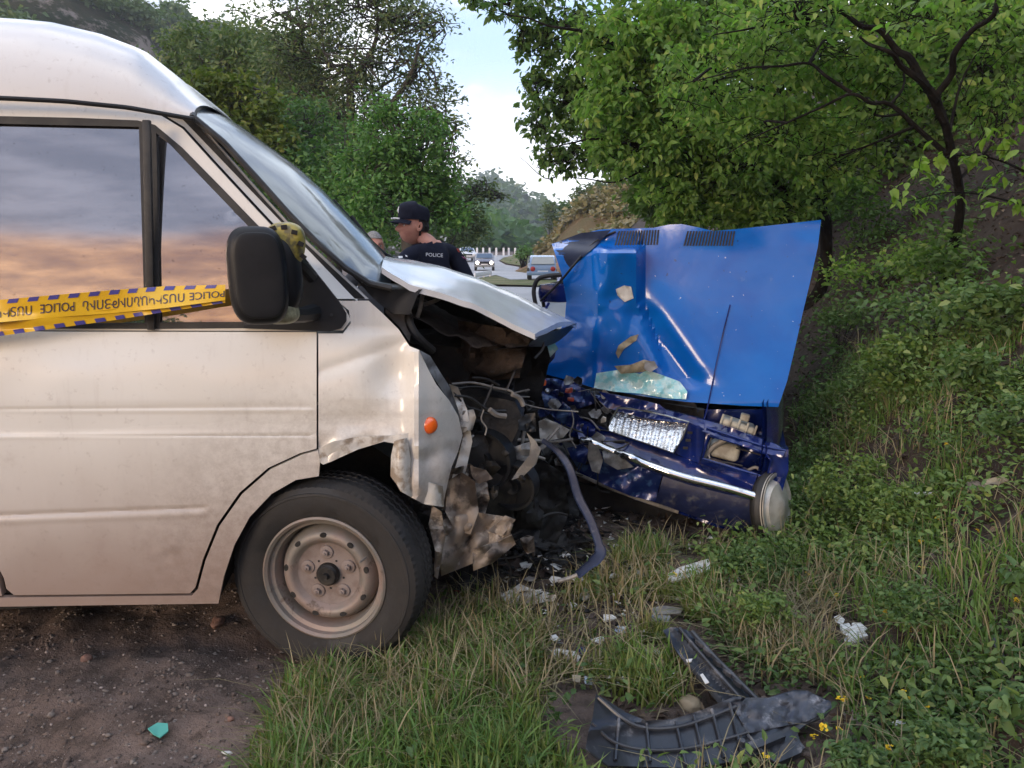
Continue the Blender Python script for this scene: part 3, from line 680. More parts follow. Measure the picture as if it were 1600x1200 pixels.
spray('bright near leaves hanging in at the top right edge of the view', [G(1600, -60, 3.2), G(1530, -10, 3.2), G(1450, 20, 3.3), G(1390, 40, 3.4)], 75, .062, lf_ov, .13)
spray('lime-green leafy branch hanging below the forked trunk', [G(1640, 290, 3.9), G(1560, 250, 3.9), G(1480, 245, 4.0), G(1410, 280, 4.1)], 130, .066, lf_light, .14)
spray('small spray of pale leaves under the lime-green branch', [G(1640, 330, 4.4), G(1500, 300, 4.5), G(1400, 320, 4.6)], 60, .06, lf_light, .15)

# ---- ground cover
def ground_pts(n, xr, yr, cond=None):
    P = []
    while len(P) < n:
        x = random.uniform(*xr); y = random.uniform(*yr)
        if cond and not cond(x, y): continue
        P.append((x, y, H(x, y)))
    return np.array(P)
dirt_poly = [(-400, 1300), (-400, 930), (700, 900), (690, 960), (600, 1030), (480, 1062), (430, 1100), (395, 1150), (370, 1300)]
wreck_poly = [(640, 880), (780, 860), (850, 800), (940, 870), (900, 960), (760, 940), (640, 960)]
trays = [[(1022, 970), (1095, 970), (1205, 1095), (1200, 1140), (1120, 1140)], [(912, 1075), (1000, 1115), (1250, 1062), (1320, 1100), (1290, 1240), (895, 1260)], [(1040, 870), (1115, 868), (1115, 915), (1040, 915)], [(1300, 975), (1355, 975), (1355, 1035), (1300, 1035)],
         [(855, 1008), (910, 1008), (912, 1042), (855, 1042)], [(996, 1008), (1054, 1008), (1054, 1044), (996, 1044)], [(1008, 942), (1070, 942), (1070, 975), (1008, 975)], [(1525, 735), (1580, 735), (1580, 772), (1525, 772)]]
def cover_pos(x, y):
    u, v = proj(x, y, H(x, y))
    if u > 850:
        for q in trays:
            if in1(u, v, q): return -9999, -9999
    return u, v
def in1(x, y, poly):
    ins = False; j = len(poly) - 1
    for i in range(len(poly)):
        xi, yi = poly[i]; xj, yj = poly[j]
        if (yi > y) != (yj > y) and x < (xj - xi) * (y - yi) / (yj - yi) + xi: ins = not ins
        j = i
    return ins
tuft_noise = lambda x, y: fbm(x * 2.4, y * 2.4, 7.7, 3)
def blade_field(name, pts, length, mat, width=.0035, lean=.45):
    n = len(pts); ln = length * rng.uniform(.45, 1.3, n); ang = rng.uniform(0, 2 * np.pi, n); le = np.abs(rng.normal(0, lean, n)) + .1
    dx = np.cos(ang); dy = np.sin(ang); wd = width * rng.uniform(.6, 1.5, n); fa = ang + rng.normal(np.pi / 2, .5, n)
    sx, sy = np.cos(fa) * wd, np.sin(fa) * wd; V = np.zeros((n, 7, 3)); P = np.asarray(pts)
    for k, (t, ww) in enumerate(((0, 1), (.4, .9), (.75, .6))):
        h = ln * t * (1 - .28 * le * t); o = ln * le * t * t
        for s_, i in ((-1, 2 * k), (1, 2 * k + 1)):
            V[:, i, 0] = P[:, 0] + dx * o + s_ * sx * ww; V[:, i, 1] = P[:, 1] + dy * o + s_ * sy * ww; V[:, i, 2] = P[:, 2] + h
    V[:, 6, 0] = P[:, 0] + dx * ln * le; V[:, 6, 1] = P[:, 1] + dy * ln * le; V[:, 6, 2] = P[:, 2] + ln * (1 - .33 * le)
    f = np.array([(0, 1, 3), (0, 3, 2), (2, 3, 5), (2, 5, 4), (4, 5, 6)])
    F = (np.arange(n)[:, None, None] * 7 + f[None]).reshape(-1, 3)
    o = fast_mesh(name, V.reshape(-1, 3), F, mat); tag(o, kind='stuff'); return o
m_grass = leafmat('grass_blades', (.15, .19, .05), (.27, .30, .085), (.42, .36, .18), trans=.35)
m_grass2 = leafmat('fresh_grass_blades', (.10, .19, .045), (.17, .29, .07), (.26, .3, .11), trans=.35)
m_straw = leafmat('dry_grass', (0.24, 0.195, 0.1125), (0.39, 0.33, 0.195), None, trans=.2)
grass_poly = [(400, 1300), (425, 1160), (455, 1100), (500, 1050), (600, 1020), (680, 960), (760, 940), (880, 950), (950, 900), (1000, 860), (1120, 880), (1110, 980), (1060, 1060), (1020, 1130), (1100, 1300)]
def grass_ok(thr, poly=grass_poly, soft=.25):
    def f(x, y):
        u, v = cover_pos(x, y)
        return in1(u + random.gauss(0, 14), v + random.gauss(0, 10), poly) and tuft_noise(x, y) + random.gauss(0, soft) > thr
    return f
gp = ground_pts(21000, (-1.0, 1.6), (1.5, 3.6), grass_ok(.03, soft=.2)); a = blade_field('grass', gp, .092, m_grass, lean=.6); a['label'] = 'long green grass growing in front of the van wheel'
gp = ground_pts(5000, (-.9, 1.6), (1.5, 3.6), grass_ok(.12, soft=.12)); a = blade_field('grass', gp, .135, m_grass2, lean=.7); a['label'] = 'taller fresh grass tufts among the verge grass'
gp = ground_pts(4200, (-1.0, 1.9), (1.5, 3.9), grass_ok(-.3, grass_poly + [(1300, 1300), (1300, 900)])); a = blade_field('dry_grass', gp, .17, m_straw, .0022, .9); a['label'] = 'dry straw blades lying in the grass'
right_poly = [(1000, 860), (1180, 850), (1240, 760), (1270, 560), (1700, 500), (1700, 1300), (1000, 1300), (1050, 1080), (1120, 960)]
gp = ground_pts(5200, (.2, 4.2), (1.6, 6.5), grass_ok(.10, right_poly, .15)); a = blade_field('grass', gp, .13, m_grass2, lean=.7); a['label'] = 'scattered thin grass on the weedy bank'
gp = ground_pts(2500, (.2, 4.2), (1.6, 6.5), grass_ok(-.1, right_poly)); a = blade_field('dry_grass', gp, .2, m_straw, .002, 1.0); a['label'] = 'dead stalks lying on the weedy bank'
m_litter = leafmat('dead_leaves', (.040, .024, .016), (.085, .055, .036), (.2, .15, .1), trans=.05, rough=.8)
lp = ground_pts(24000, (.3, 7.5), (1.6, 12), lambda x, y: x > x0(y) - 1.5 or y < 3.3); lp[:, 2] += .008
a = leaves('leaf_litter', lp, .045, m_litter, None, 'far', up=1.5, droop=0); tag(a, 'brown dead leaves covering the shaded bank', kind='stuff')
def weeds(name, label, n, xr, yr, cond, leaf, mat, h=.09, per=(8, 22), spread=.06):
    P = []
    for x, y, z in ground_pts(n, xr, yr, cond):
        k = random.randint(*per); hh = h * random.uniform(.3, 1.4); q = rng.normal(size=(k, 3)) * np.array([spread, spread, 0]); q[:, 2] = rng.uniform(.1, 1.0, k) * hh
        P.append(q + np.array([x, y, z]))
    a = leaves(name, np.concatenate(P), leaf, mat, None, 'near', up=1.1, droop=.05); tag(a, label, kind='stuff'); return a
lf_w1 = leafmat('weed_leaf', (0.0825, 0.15, 0.048), (0.15, 0.2475, 0.0825), (0.255, 0.33, 0.12)); lf_w2 = leafmat('weed_leaf_light', (0.117, 0.195, 0.052), (0.195, 0.286, 0.078), (0.312, 0.364, 0.117))
def wk(thr, poly=right_poly):
    return lambda x, y: in1(*cover_pos(x, y), poly) and fbm(x * 1.6, y * 1.6, 2.2, 3) + random.gauss(0, .12) > thr
weeds('ground_cover', 'small leafy weeds covering the bank at right', 1250, (.2, 4.4), (1.6, 7.0), lambda x, y: wk(-.02)(x, y) and (x < x0(y) + .1 or random.random() < .45), .028, lf_w1)
weeds('ground_cover', 'paler leafy weeds in patches on the bank at right', 620, (.4, 4.4), (1.6, 6.0), wk(.06), .034, lf_w2, .13, (10, 26), .07)
weeds('ground_cover', 'broad-leaved weeds among the long grass', 160, (-.9, 1.2), (1.6, 3.4), grass_ok(-.3), .035, lf_w1, .08, (5, 10), .03)
weeds('ground_cover', 'ivy and seedlings on the dark upper bank', 420, (2.0, 8), (4.0, 12), lambda x, y: x > x0(y) + .2 and fbm(x, y, 8.8, 3) > .08, .06, lf_mid, .16, (8, 20), .13)
# ================================================================== THE VAN
YAW = R(8)
vo = PD(510, 893, 2.6)
VS = Plane(vo, (math.cos(YAW), math.sin(YAW), 0), (-math.sin(YAW), math.cos(YAW), 0))
vx = Vector((math.cos(YAW), math.sin(YAW), 0)); vn = VS.n; vz = Vector((0, 0, 1))
van = empty('crashed_van', (vo.x, vo.y, 0), 'white high-roofed van with a crushed front end, dusty door and steel wheel', 'van')
def side(u, v):
    if v > 515:
        a = 0.0
        if v < 640: a += .050 * ((640 - v) / 125) ** 2
        a += .004 * math.exp(-((v - 640 + u * .010) / 3.0) ** 2)
        if 643 < v < 682: a += .0035
        a -= .0035 * math.exp(-((v - 681 + u * .012) / 3.5) ** 2)
        if u < 325: a += .006 * math.exp(-((v - 805 + .037 * u) / 3.0) ** 2) - .003 * math.exp(-((v - 815 + .037 * u) / 4.0) ** 2)
        if v > 700: a += .03 * ((v - 700) / 240) ** 2
        a += .004 * fbm(u / 170, v / 90, 4.4, 2)
        a += .0035 * math.exp(-(((u - 265) / 40) ** 2 + ((v - 860) / 22) ** 2)) * ridge(u / 100, v / 100, 4, 2)
        return a
    return .052 + .00022 * (515 - v) + .8e-8 * max(0, 515 - v) ** 2.6
rowsD = sorted(set(list(range(524, 632, 9)) + [633, 636, 638, 640, 642, 645, 650, 660, 668, 674, 677, 679, 681, 683, 686, 690] + list(range(698, 790, 9)) + list(range(786, 826, 3)) + list(range(830, 930, 9))))
door = [(6, 903), (10, 920), (22, 930), (297, 927), (305, 918), (317, 874), (339, 820), (374, 770), (419, 731), (469, 708), (494.5, 701), (494.5, 519), (-12, 518), (-12, 640), (-12, 870), (-2, 888)]
d_ = panel('door', door, VS, side, m_van, van, step=12, rows=rowsD, sharp=50, thick=.02)
back = [(-15, 518), (-1750, 518), (-1900, 700), (-1900, 1000), (-1600, 1060), (-1500, 850), (-1380, 780), (-1240, 760), (-1100, 790), (-1010, 880), (-960, 990), (-15, 931), (3, 931), (-5, 893), (-16, 872)]
panel('body_side', back, VS, side, m_van, van, step=40, sharp=50, thick=.03)
panel('body_side', [(-1750, 514), (-15, 514), (-12, 155), (-500, 130), (-1500, 90)], VS, lambda u, v: side(u, v), m_van, van, step=40)
sill = [(-960, 995), (-15, 934), (20, 933.5), (300, 930.5), (309, 921), (321, 876), (343, 822), (377.5, 773), (422, 734), (471, 711), (497, 704), (500, 722), (498, 744), (462, 750), (424, 772), (390, 808), (366, 852), (350, 900), (341, 943), (0, 948), (-940, 1020)]
panel('sill_and_arch', sill, VS, lambda u, v: side(u, v) + .002 - .004 * (1 if v < 925 else 0), m_van, van, step=9, thick=.022)
lip = [(498, 745), (462, 751), (424, 773), (390, 809), (366, 853), (350, 901), (342, 943)]
# wheel housing and floor behind the wheel
g = Geo()
ring = [(342, 946), (350, 880), (372, 815), (410, 760), (460, 722), (520, 705), (600, 700), (660, 740), (690, 800)]
v = []
ring = [(u - 48, w_ - 22) for u, w_ in ring]
for (u, w_) in ring:
    for ins in (.05, .5): v.append(VS(u, w_, .04) + vn * (ins - .04))
g.add(v, [(2 * i, 2 * i + 1, 2 * i + 3, 2 * i + 2) for i in range(len(ring) - 1)])
bk = [VS(u, w_, .04) + vn * .46 for u, w_ in ring]; g.add(bk + [VS(510, 930, .04) + vn * .46], [(i, i + 1, len(ring)) for i in range(len(ring) - 1)])
g.build('wheel_housing', m_dark, van)
zf = VS(100, 945, 0).z
u0 = VS(345, 945, 0)
rbox('floor', u0 - vx * 1.95 + vn * .92 + vz * .03, vx, vn, vz, 1.93, .84, .035, m_dark, van)
rbox('chassis_rail', u0 - vx * 1.6 + vn * .55 - vz * .05, vx, vn, vz, 1.6, .04, .05, m_dark, van)
# ---- crushed wing
wing = [(497.5, 521), (536, 521), (548, 505), (545, 485), (527, 470), (576, 470), (598, 490), (623, 515), (640, 541), (655, 547), (668, 575), (682, 601), (702, 626), (716, 650), (723, 680), (716, 705), (706, 729), (700, 752), (692, 792), (661, 787), (626, 768), (611, 741), (615, 704), (621, 688), (600, 690), (570, 696), (540, 711), (516, 722), (507, 724), (499, 714), (497.5, 702)]
def wingf(u, v):
    a = side(u, v)
    a += .05 * math.exp(-(((u - 618) / 34) ** 2 + ((v - 585) / 42) ** 2))          # dent
    a -= .035 * math.exp(-(((u - 650) / 13) ** 2)) * (1 if v > 545 else .4)         # pushed-out fold
    a += .030 * math.exp(-(((u - 560) / 60) ** 2 + ((v - 655) / 20) ** 2)) * .5
    if u > 652: a += .16 * ((u - 652) / 70) ** 1.7
    if v > 672 and u < 640: a += .016 * math.sin((u + v * .6) / 11) * min(1, (v - 672) / 30)
    if v > 690 and u >= 605: a += .016 * ridge(u / 100, v / 100, 1.5, 5.0) - .03 * math.exp(-((u - 622) / 12) ** 2)
    a += .012 * math.exp(-abs((u - 560) * .35 + (v - 560)) / 9)
    return a
panel('wing', wing, VS, wingf, m_van, van, step=7, sharp=35, thick=.004)
crumple('wing', [(499, 700), (520, 690), (560, 682), (620, 680), (640, 676), (644, 690), (622, 694), (600, 690), (560, 702), (520, 720), (505, 726), (499, 722)], VS, -.014, .007, 3.5, m_white_torn, van, 5, 3)
crumple('torn_bumper_corner', [(616, 690), (636, 684), (642, 720), (640, 745), (664, 752), (692, 760), (694, 792), (664, 788), (630, 770), (610, 744), (611, 712)], VS, lambda u, v: -.04 + .10 * max(0, (u - 640) / 60) - .02 * math.cos((u - 625) / 9), .006, 2.4, m_white_torn, van, 5, 8, .006)
crumple('wing_edge', [(655, 547), (672, 556), (690, 585), (712, 618), (730, 650), (733, 682), (722, 720), (708, 760), (700, 752), (708, 728), (716, 704), (723, 680), (716, 650), (702, 626), (684, 600), (668, 575)], VS, lambda u, v: .17 + .004 * (u - 700), .012, 5, m_grey_scrap, van, 5, 4)
lathe('marker_lamp', [(0, -.016), (.016, -.015), (.026, -.009), (.031, 0), (.031, .006), (0, .006)], VS(672, 665, wingf(672, 665) - .006), VS.n + vx * -.45, m_amber, van, 28)
# ---- glasshouse
frame_top = [(-12, 153), (100, 157), (200, 166), (245, 176.5), (285, 201), (330, 251), (400, 327), (470, 401), (523, 467), (540, 484), (548, 500), (536, 516), (494, 517), (-12, 516)]
rub = [(-12, 181), (120, 184), (215, 188), (242, 195), (284, 230), (345, 292), (400, 349), (455, 402), (497, 448), (512, 470), (512, 500), (480, 512), (240, 514), (-12, 513)]
panel('door_frame', frame_top, VS, lambda u, v: side(u, min(v, 515)), m_van, van, step=12, holes=[rub], thick=.02)
p1_ = [(-8, 193), (217, 198), (226, 505), (-8, 505)]; p2_ = [(244, 208), (262, 222), (300, 262), (350, 314), (400, 366), (445, 410), (452, 503), (250, 504)]
panel('window_seal', [(u, v) for u, v in rub], VS, lambda u, v: side(u, min(v, 515)) - .002, m_rubber, van, step=14, holes=[p1_, p2_], thick=.03)
rbox('window_divider', (VS(230, 195, .07) + VS(236, 508, .05)) / 2, vx, vn, VS(230, 195, .085) - VS(237, 508, .055), .012, .010, .34, m_rubber, van, .003)
for p in (p1_, p2_):
    cx_ = sum(a for a, b in p) / len(p); cy_ = sum(b for a, b in p) / len(p)
    panel('window_pane', [(cx_ + (a - cx_) * 1.03, cy_ + (b - cy_) * 1.03) for a, b in p], VS, lambda u, v: side(u, min(v, 515)) + .012, m_film, van, step=20, thick=.005)
for a0, a1 in ((-1500, -800), (-760, -60)):
    panel('window_pane', [(a0, 190), (a1, 190), (a1, 500), (a0, 500)], VS, lambda u, v: side(u, v) - .006, m_film, van, step=60, thick=.005)
pillar = [(247, 174), (300, 184), (318, 200), (340, 225), (400, 293), (460, 358), (520, 415), (576, 467), (527, 467), (473, 398), (403, 323.5), (333, 248), (288, 198.5)]
panel('windscreen_pillar', pillar, VS, lambda u, v: side(u, v) - .001 + .0007 * max(0, (u - (v * .96 + 62))), m_van, van, step=9, thick=.03)
panel('door_jamb', [(247, 178), (300, 188), (340, 230), (400, 298), (460, 364), (520, 420), (570, 466), (500, 466), (440, 400), (380, 330), (320, 260), (270, 205)], VS, lambda u, v: side(u, v) + .03, m_dark, van, step=14, thick=.02)
# ---- roof: gutter line to crown and over to the far side
gut = [(-1700, 96), (-900, 118), (-300, 142), (0, 151), (100, 156), (200, 166), (262, 177), (303, 184)]
crown = [(-1700, 30), (-900, 32), (-300, 33), (0, 36), (60, 43), (130, 61), (200, 90), (290, 142), (345, 178)]
def curve_at(pl, t, P, ins):
    n = len(pl) - 1; k = min(int(t * n), n - 1); a, b = pl[k], pl[k + 1]; s = t * n - k
    return P(a[0] + (b[0] - a[0]) * s, a[1] + (b[1] - a[1]) * s, ins)
NT, NA = 64, 22; v = []
HW = .84
def mirror(p):                                             # other side of the van
    d = (p - vo).dot(vn); return p + vn * (2 * HW - 2 * d)
for i in range(NT + 1):
    t = i / NT; a = curve_at(gut, t, VS, .15 - .0 * t); a.z += 0
    c = curve_at(crown, t, VS, .62)
    c = c + vx * ((a - c).dot(vx)) * (.55 if t < .85 else .55 - (t - .85) * 2.5)
    row = []
    for k in range(NA + 1):
        s = k / NA; th = s * math.pi / 2
        row.append(Vector(a) + (c - a).dot(vx) * vx * (1 - math.cos(th)) + vn * ((c - a).dot(vn)) * (1 - math.cos(th)) ** 1.0 + vz * (c - a).z * math.sin(th))
    far_c = mirror(row[-1]); row2 = [mirror(p) for p in row[::-1]]
    v += row + row2
W_ = 2 * (NA + 1)
f = [(i * W_ + k, i * W_ + k + 1, (i + 1) * W_ + k + 1, (i + 1) * W_ + k) for i in range(NT) for k in range(W_ - 1)]
roof_front = v[NT * W_:]
mesh('roof', v, f, m_vanroof, van, sharp=60)
tube('roof_gutter', [curve_at(gut, i / 24, VS, .085 + .04 * 0) + vz * -.004 for i in range(25)], .0075, m_black, van, 8, 2)
tube('roof_seam', [VS(u, w_, .175) for u, w_ in ((-400, 122), (-100, 133), (60, 143), (188, 151))], .0032, m_black, van, 6, 3)
# upper side strip between gutter and roof edge
panel('roof_side', [(-1700, 96), (-900, 118), (-300, 142), (0, 151), (100, 156), (200, 166), (262, 177), (303, 184), (247, 175), (200, 167), (100, 158.5), (-12, 156), (-500, 140), (-1500, 103)][::-1], VS, .10, m_vanroof, van, step=30)
# ---- windscreen: near edge, bulged middle and far edge
wn = [(303, 185), (350, 224), (400, 278), (450, 334), (500, 385), (540, 420), (578, 444), (612, 452)]
wt = [(347, 180), (385, 203), (430, 235), (470, 265), (505, 297), (545, 338), (580, 375), (612, 409)]
NT, NA = 28, 16; v = []
for i in range(NT + 1):
    t = i / NT; a = curve_at(wn, t, VS, .13 - .05 * t); c = curve_at(wt, t, VS, .80); fa = mirror(a)
    for k in range(NA + 1):
        s = k / NA
        if s < .5: th = s * math.pi; q = a + (c - a) * (1 - math.cos(th)) ; q = a + vn * (c - a).dot(vn) * (s * 2) + (vx * (c - a).dot(vx) + vz * (c - a).z) * math.sin(th) ** .75
        else: s2 = (1 - s) * 2; th = s2 * math.pi / 2; q = fa + vn * (c - fa).dot(vn) * s2 + (vx * (c - fa).dot(vx) + vz * (c - fa).z) * math.sin(th) ** .75
        v.append(q)
W_ = NA + 1; f = [(i * W_ + k, i * W_ + k + 1, (i + 1) * W_ + k + 1, (i + 1) * W_ + k) for i in range(NT) for k in range(NA)]
mesh('windscreen', v, f, m_screen, van, sharp=80)
topedge = v[:W_]; botedge = v[NT * W_:]
tube('windscreen_seal', [p - vx * .004 for p in topedge], .012, m_rubber, van, 8, 2)
tube('windscreen_seal', [v[i * W_] + vz * .002 for i in range(NT + 1)], .011, m_rubber, van, 8, 2)
tube('windscreen_seal', [v[i * W_ + NA] for i in range(NT + 1)], .014, m_rubber, van, 8, 2)
# header closing roof to screen
nR = len(roof_front); vv = [roof_front[int(k / NA * (nR - 1))] for k in range(NA + 1)] + topedge
mesh('roof_header', vv, [(k, k + 1, NA + 2 + k, NA + 1 + k) for k in range(NA)], m_vanroof, van, sharp=80)
# far side body, tail, rear wheels
def VL(x, y, z): return Vector((vo.x, vo.y, 0)) + vx * x + vn * y + vz * z
fs = []
for (x, z) in ((.20, .30), (.20, 1.05), (-.05, 1.25), (-.75, 1.95), (-4.9, 1.95), (-4.9, .35)): fs.append(mirror(VL(x, .05 if z < 1.3 else .13, z)))
mesh('body_side', fs + [p - vn * .03 for p in fs], [tuple(range(6)), tuple(range(11, 5, -1))] + [(i, (i + 1) % 6, (i + 1) % 6 + 6, i + 6) for i in range(6)], m_van, van, smooth=False)
rbox('tail_panel', VL(-4.93, HW, 1.18), vx, vn, vz, .03, HW - .02, .86, m_van, van, .02)
rbox('bulkhead', VL(-1.75, HW, 1.15), vx, vn, vz, .02, HW - .12, .75, m_dark, van)
rbox('dashboard', VL(-.12, HW, 1.0), vx, vn, vz, .22, HW - .12, .10, m_black, van, .04)
# ---- wheel
m_tyre = M('tyre', (.014, .014, .015), .62, c2=(.019, .018, .018), scale=8, bump=.35, bscale=120, bdist=.003, dust=(.034, .031, .029), dust_s=4.0, dust_lo=.42, dust_hi=.60)
m_rimm = M('dirty_steel_rim', (.20, .185, .165), .55, .25, c2=(.26, .20, .175), scale=8, bump=.25, bscale=60, bdist=.004, dust=(.12, .09, .07), dust_s=14, dust_lo=.56, dust_hi=.7)
m_hub = M('brown_dusty_hub', (.22, .18, .165), .7, c2=(.17, .13, .115), scale=18, bump=.3, bscale=90, bdist=.003)
def wheel(c, ax, parent, Rt=.348, Rr=.219, wdt=.2, tread=True):
    """c = centre of the outer face, ax points into the vehicle"""
    ax = Vector(ax).normalized(); up = vz; w = empty('wheel', (0, 0, 0)); w.parent = parent; w.location = Vector(c) - origin_of(parent)
    sc = Rt / .348; P = [(Rr + .002, .012), (Rr + .008, .0), (.245 * sc, -.012), (.280 * sc, -.020), (.300 * sc, -.019), (.302 * sc, -.022), (.310 * sc, -.021), (.312 * sc, -.017), (.330 * sc, -.006), (.341 * sc, .012), (.347 * sc, .030)]
    n = 84; a0 = Vector(up) - ax * Vector(up).dot(ax); a0.normalize(); b0 = ax.cross(a0); V = []; Fc = []; cc = Vector(c)
    rows = P + [(Rt, .034), (Rt, .060), (Rt - .008, .064), (Rt - .008, .070), (Rt, .074), (Rt, .096), (Rt - .008, .100), (Rt - .008, .106), (Rt, .110), (Rt, .134), (Rt - .008, .138), (Rt - .008, .144), (Rt, .148), (Rt - .001, wdt - .03), (Rt - .015, wdt - .004), (.29 * sc, wdt + .008), (.25 * sc, wdt), (.2 * sc, wdt - .02)]
    m = len(rows); N_ = n * 2
    for k in range(N_):
        th = 2 * math.pi * k / N_; d = a0 * math.cos(th) + b0 * math.sin(th)
        for j, (r, h) in enumerate(rows):
            rr = r
            if tread and r > Rt - .012 and j >= 9 and (k % 2 == 0) == (j % 3 != 0): rr -= .005
            if tread and j == 8 and k % 2: rr -= .003
            V.append(cc + d * rr + ax * h)
    for k in range(N_):
        k2 = (k + 1) % N_
        for j in range(m - 1): Fc.append((k * m + j, k * m + j + 1, k2 * m + j + 1, k2 * m + j))
    mesh('tyre', V, Fc, m_tyre, w, sharp=24)
    q = Rr / .243
    lathe('rim', [(Rr + .006, .010), (Rr + .006, -.004), (Rr - .001, -.008), (.232 * q, .000), (.229 * q, .016), (.214 * q, .022), (.208 * q, .040), (.204 * q, .075), (.196 * q, .10), (.192 * q, .13)], c, ax, m_rimm, w, 72, sharp=28)
    lathe('wheel_disc', [(.203 * q, .098), (.197 * q, .066), (.188 * q, .050), (.178 * q, .030), (.164 * q, .022), (.150 * q, .022), (.140 * q, .030), (.130 * q, .044), (.118 * q, .052), (.05 * q, .050), (.046 * q, .046), (.0, .046)], c, ax, m_rimm, w, 72, sharp=50)
    lathe('hub_face', [(.128 * q, .0440), (.118 * q, .0500), (.052 * q, .0480), (.048 * q, .0470)], c, ax, m_hub, w, 60, sharp=60)
    lathe('hub_cap', [(.046 * q, .046), (.044 * q, .028), (.036 * q, .020), (.014 * q, .020), (.010 * q, .008), (0, .008)], c, ax, m_engine, w, 32)
    for k in range(5):
        th = R(90 + 72 * k - 68); d = a0 * math.sin(th) + b0 * math.cos(th); p = cc + d * .088 * q
        lathe('stud_boss', [(.026, .050), (.025, .043), (.018, .040), (.0, .042)], p, ax, m_hub, w, 20)
        lathe('lug_nut', [(0, .022), (.004, .022), (.006, .026), (.012, .028), (.0125, .045), (.0, .045)], p, ax, m_hub, w, 6)
        d2 = a0 * math.sin(th + .63) + b0 * math.cos(th + .63)
        lathe('bolt_hole', [(.0042, .0465), (.0036, .0455), (0, .0456)], cc + d2 * .062 * q, ax, m_dark, w, 10)
    for k in range(9):
        th = R(40 * k + 12); d = a0 * math.sin(th) + b0 * math.cos(th)
        vv, ff = [], []
        e = ax.cross(d)
        for j in range(16):
            tt = 2 * math.pi * j / 16; vv.append(cc + d * (.166 * q + .0085 * math.cos(tt)) + e * .0125 * math.sin(tt) + ax * .0205)
        vv += [p + ax * .012 for p in vv]; ff = [tuple(range(16))] + [(j, (j + 1) % 16, (j + 1) % 16 + 16, j + 16) for j in range(16)]
        mesh('vent_hole', vv, ff, m_dark, w)
    th = R(28); d = a0 * math.sin(th) + b0 * math.cos(th)
    tube('valve', [cc + d * .188 * q + ax * .02, cc + d * .172 * q - ax * .012], .004, m_grey_cable, w, 6, 1)
    return w
wa = Vector((math.sin(R(9)), math.cos(R(9)), 0))
wc0 = vo - vx * .010 - vz * .026
fw = wheel(wc0, wa, van, .362, .226)
wheel(vo - vx * 3.3 + vn * .06, vn, van, tread=False)
wheel(vo + vn * (2 * HW - .02) - vx * 3.3, -vn, van, tread=False); wheel(vo + vn * (2 * HW - .06), -vn, van, tread=False)
tube('axle', [vo + wa * .12, vo + vn * .6 + vx * .02, vo + vn * 1.5], .035, m_dark, van)
# ---- mirror
sail = [(470, 408), (482, 412), (505, 440), (530, 472), (541, 490), (541, 502), (533, 513), (515, 518), (380, 513), (382, 508), (440, 500), (452, 470), (455, 430)]
panel('mirror_base', sail, VS, lambda u, v: side(u, min(v, 515)) - .016, m_black, van, step=12, thick=.02)
def superell(name, u, v, ins, hx, hz, hy, mat, e=3.2, parent=None, tilt=0.0, yaw_=0.0, taper=0.0):
    c = VS(u, v, ins); V = []; nu, nv = 40, 20
    X = (vx * math.cos(yaw_) + vn * math.sin(yaw_)); Y = (vn * math.cos(yaw_) - vx * math.sin(yaw_))
    s = lambda w_, p: math.copysign(abs(w_) ** p, w_); k = 2 / e
    for j in range(nv + 1):
        ph = -math.pi / 2 + math.pi * j / nv
        for i in range(nu):
            th = 2 * math.pi * i / nu
            y = hy * s(math.sin(ph), .75); r = abs(math.cos(ph)) ** .45
            x = hx * r * s(math.cos(th), k); z = hz * r * s(math.sin(th), k); x *= 1 + taper * z / hz; x += tilt * z
            V.append(c + X * x + Y * y + vz * z)
    Fc = [(j * nu + i, j * nu + (i + 1) % nu, (j + 1) * nu + (i + 1) % nu, (j + 1) * nu + i) for j in range(nv) for i in range(nu)]
    return mesh(name, V, Fc, mat, parent, sharp=60)
mh = superell('mirror_housing', 403, 431, -.20, .088, .150, .055, m_black, 3.4, van, -.03, .15)
superell('mirror_glass', 405, 431, -.26, .070, .128, .006, m_black, 3.6, van, -.03, .15)
m_wrap = M('stained_yellow_wrap', (.36, .29, .05), .35, c2=(.13, .11, .045), scale=26, lo=.45, hi=.6, bump=.4, bscale=30)
m_wrap2 = M('crumpled_pale_wrap', (.34, .34, .22), .45, c2=(.16, .15, .09), scale=30, bump=.6, bscale=25)
superell('mirror_back', 435, 425, -.13, .072, .130, .06, m_black, 3, van, -.05)
superell('tape_wrap', 443, 385, -.125, .066, .075, .055, m_wrap, 2.6, van, .12)
superell('tape_wrap', 433, 482, -.130, .066, .050, .052, m_wrap2, 2.6, van, -.25)
for k, (a, b) in enumerate(((424, 352), (441, 350), (457, 358), (467, 376), (471, 396))):
    p = VS(a + 3, b + 5, -.175); rbox('black_check', p, vx + vz * (.4 - .3 * k), vn, vz - vx * (.4 - .3 * k), .009, .003, .007, m_black, van)
tube('mirror_arm', [VS(447, 490, -.13), VS(470, 492, -.07), VS(490, 488, .02)], [.03, .026, .03], m_black, van)
tube('mirror_arm', [VS(455, 400, -.11), VS(474, 418, -.06), VS(486, 432, .02)], [.022, .02, .022], m_black, van)
tube('screw', [VS(518, 492, .03), VS(518, 492, .022)], .006, m_rubber, van, 8, 1)
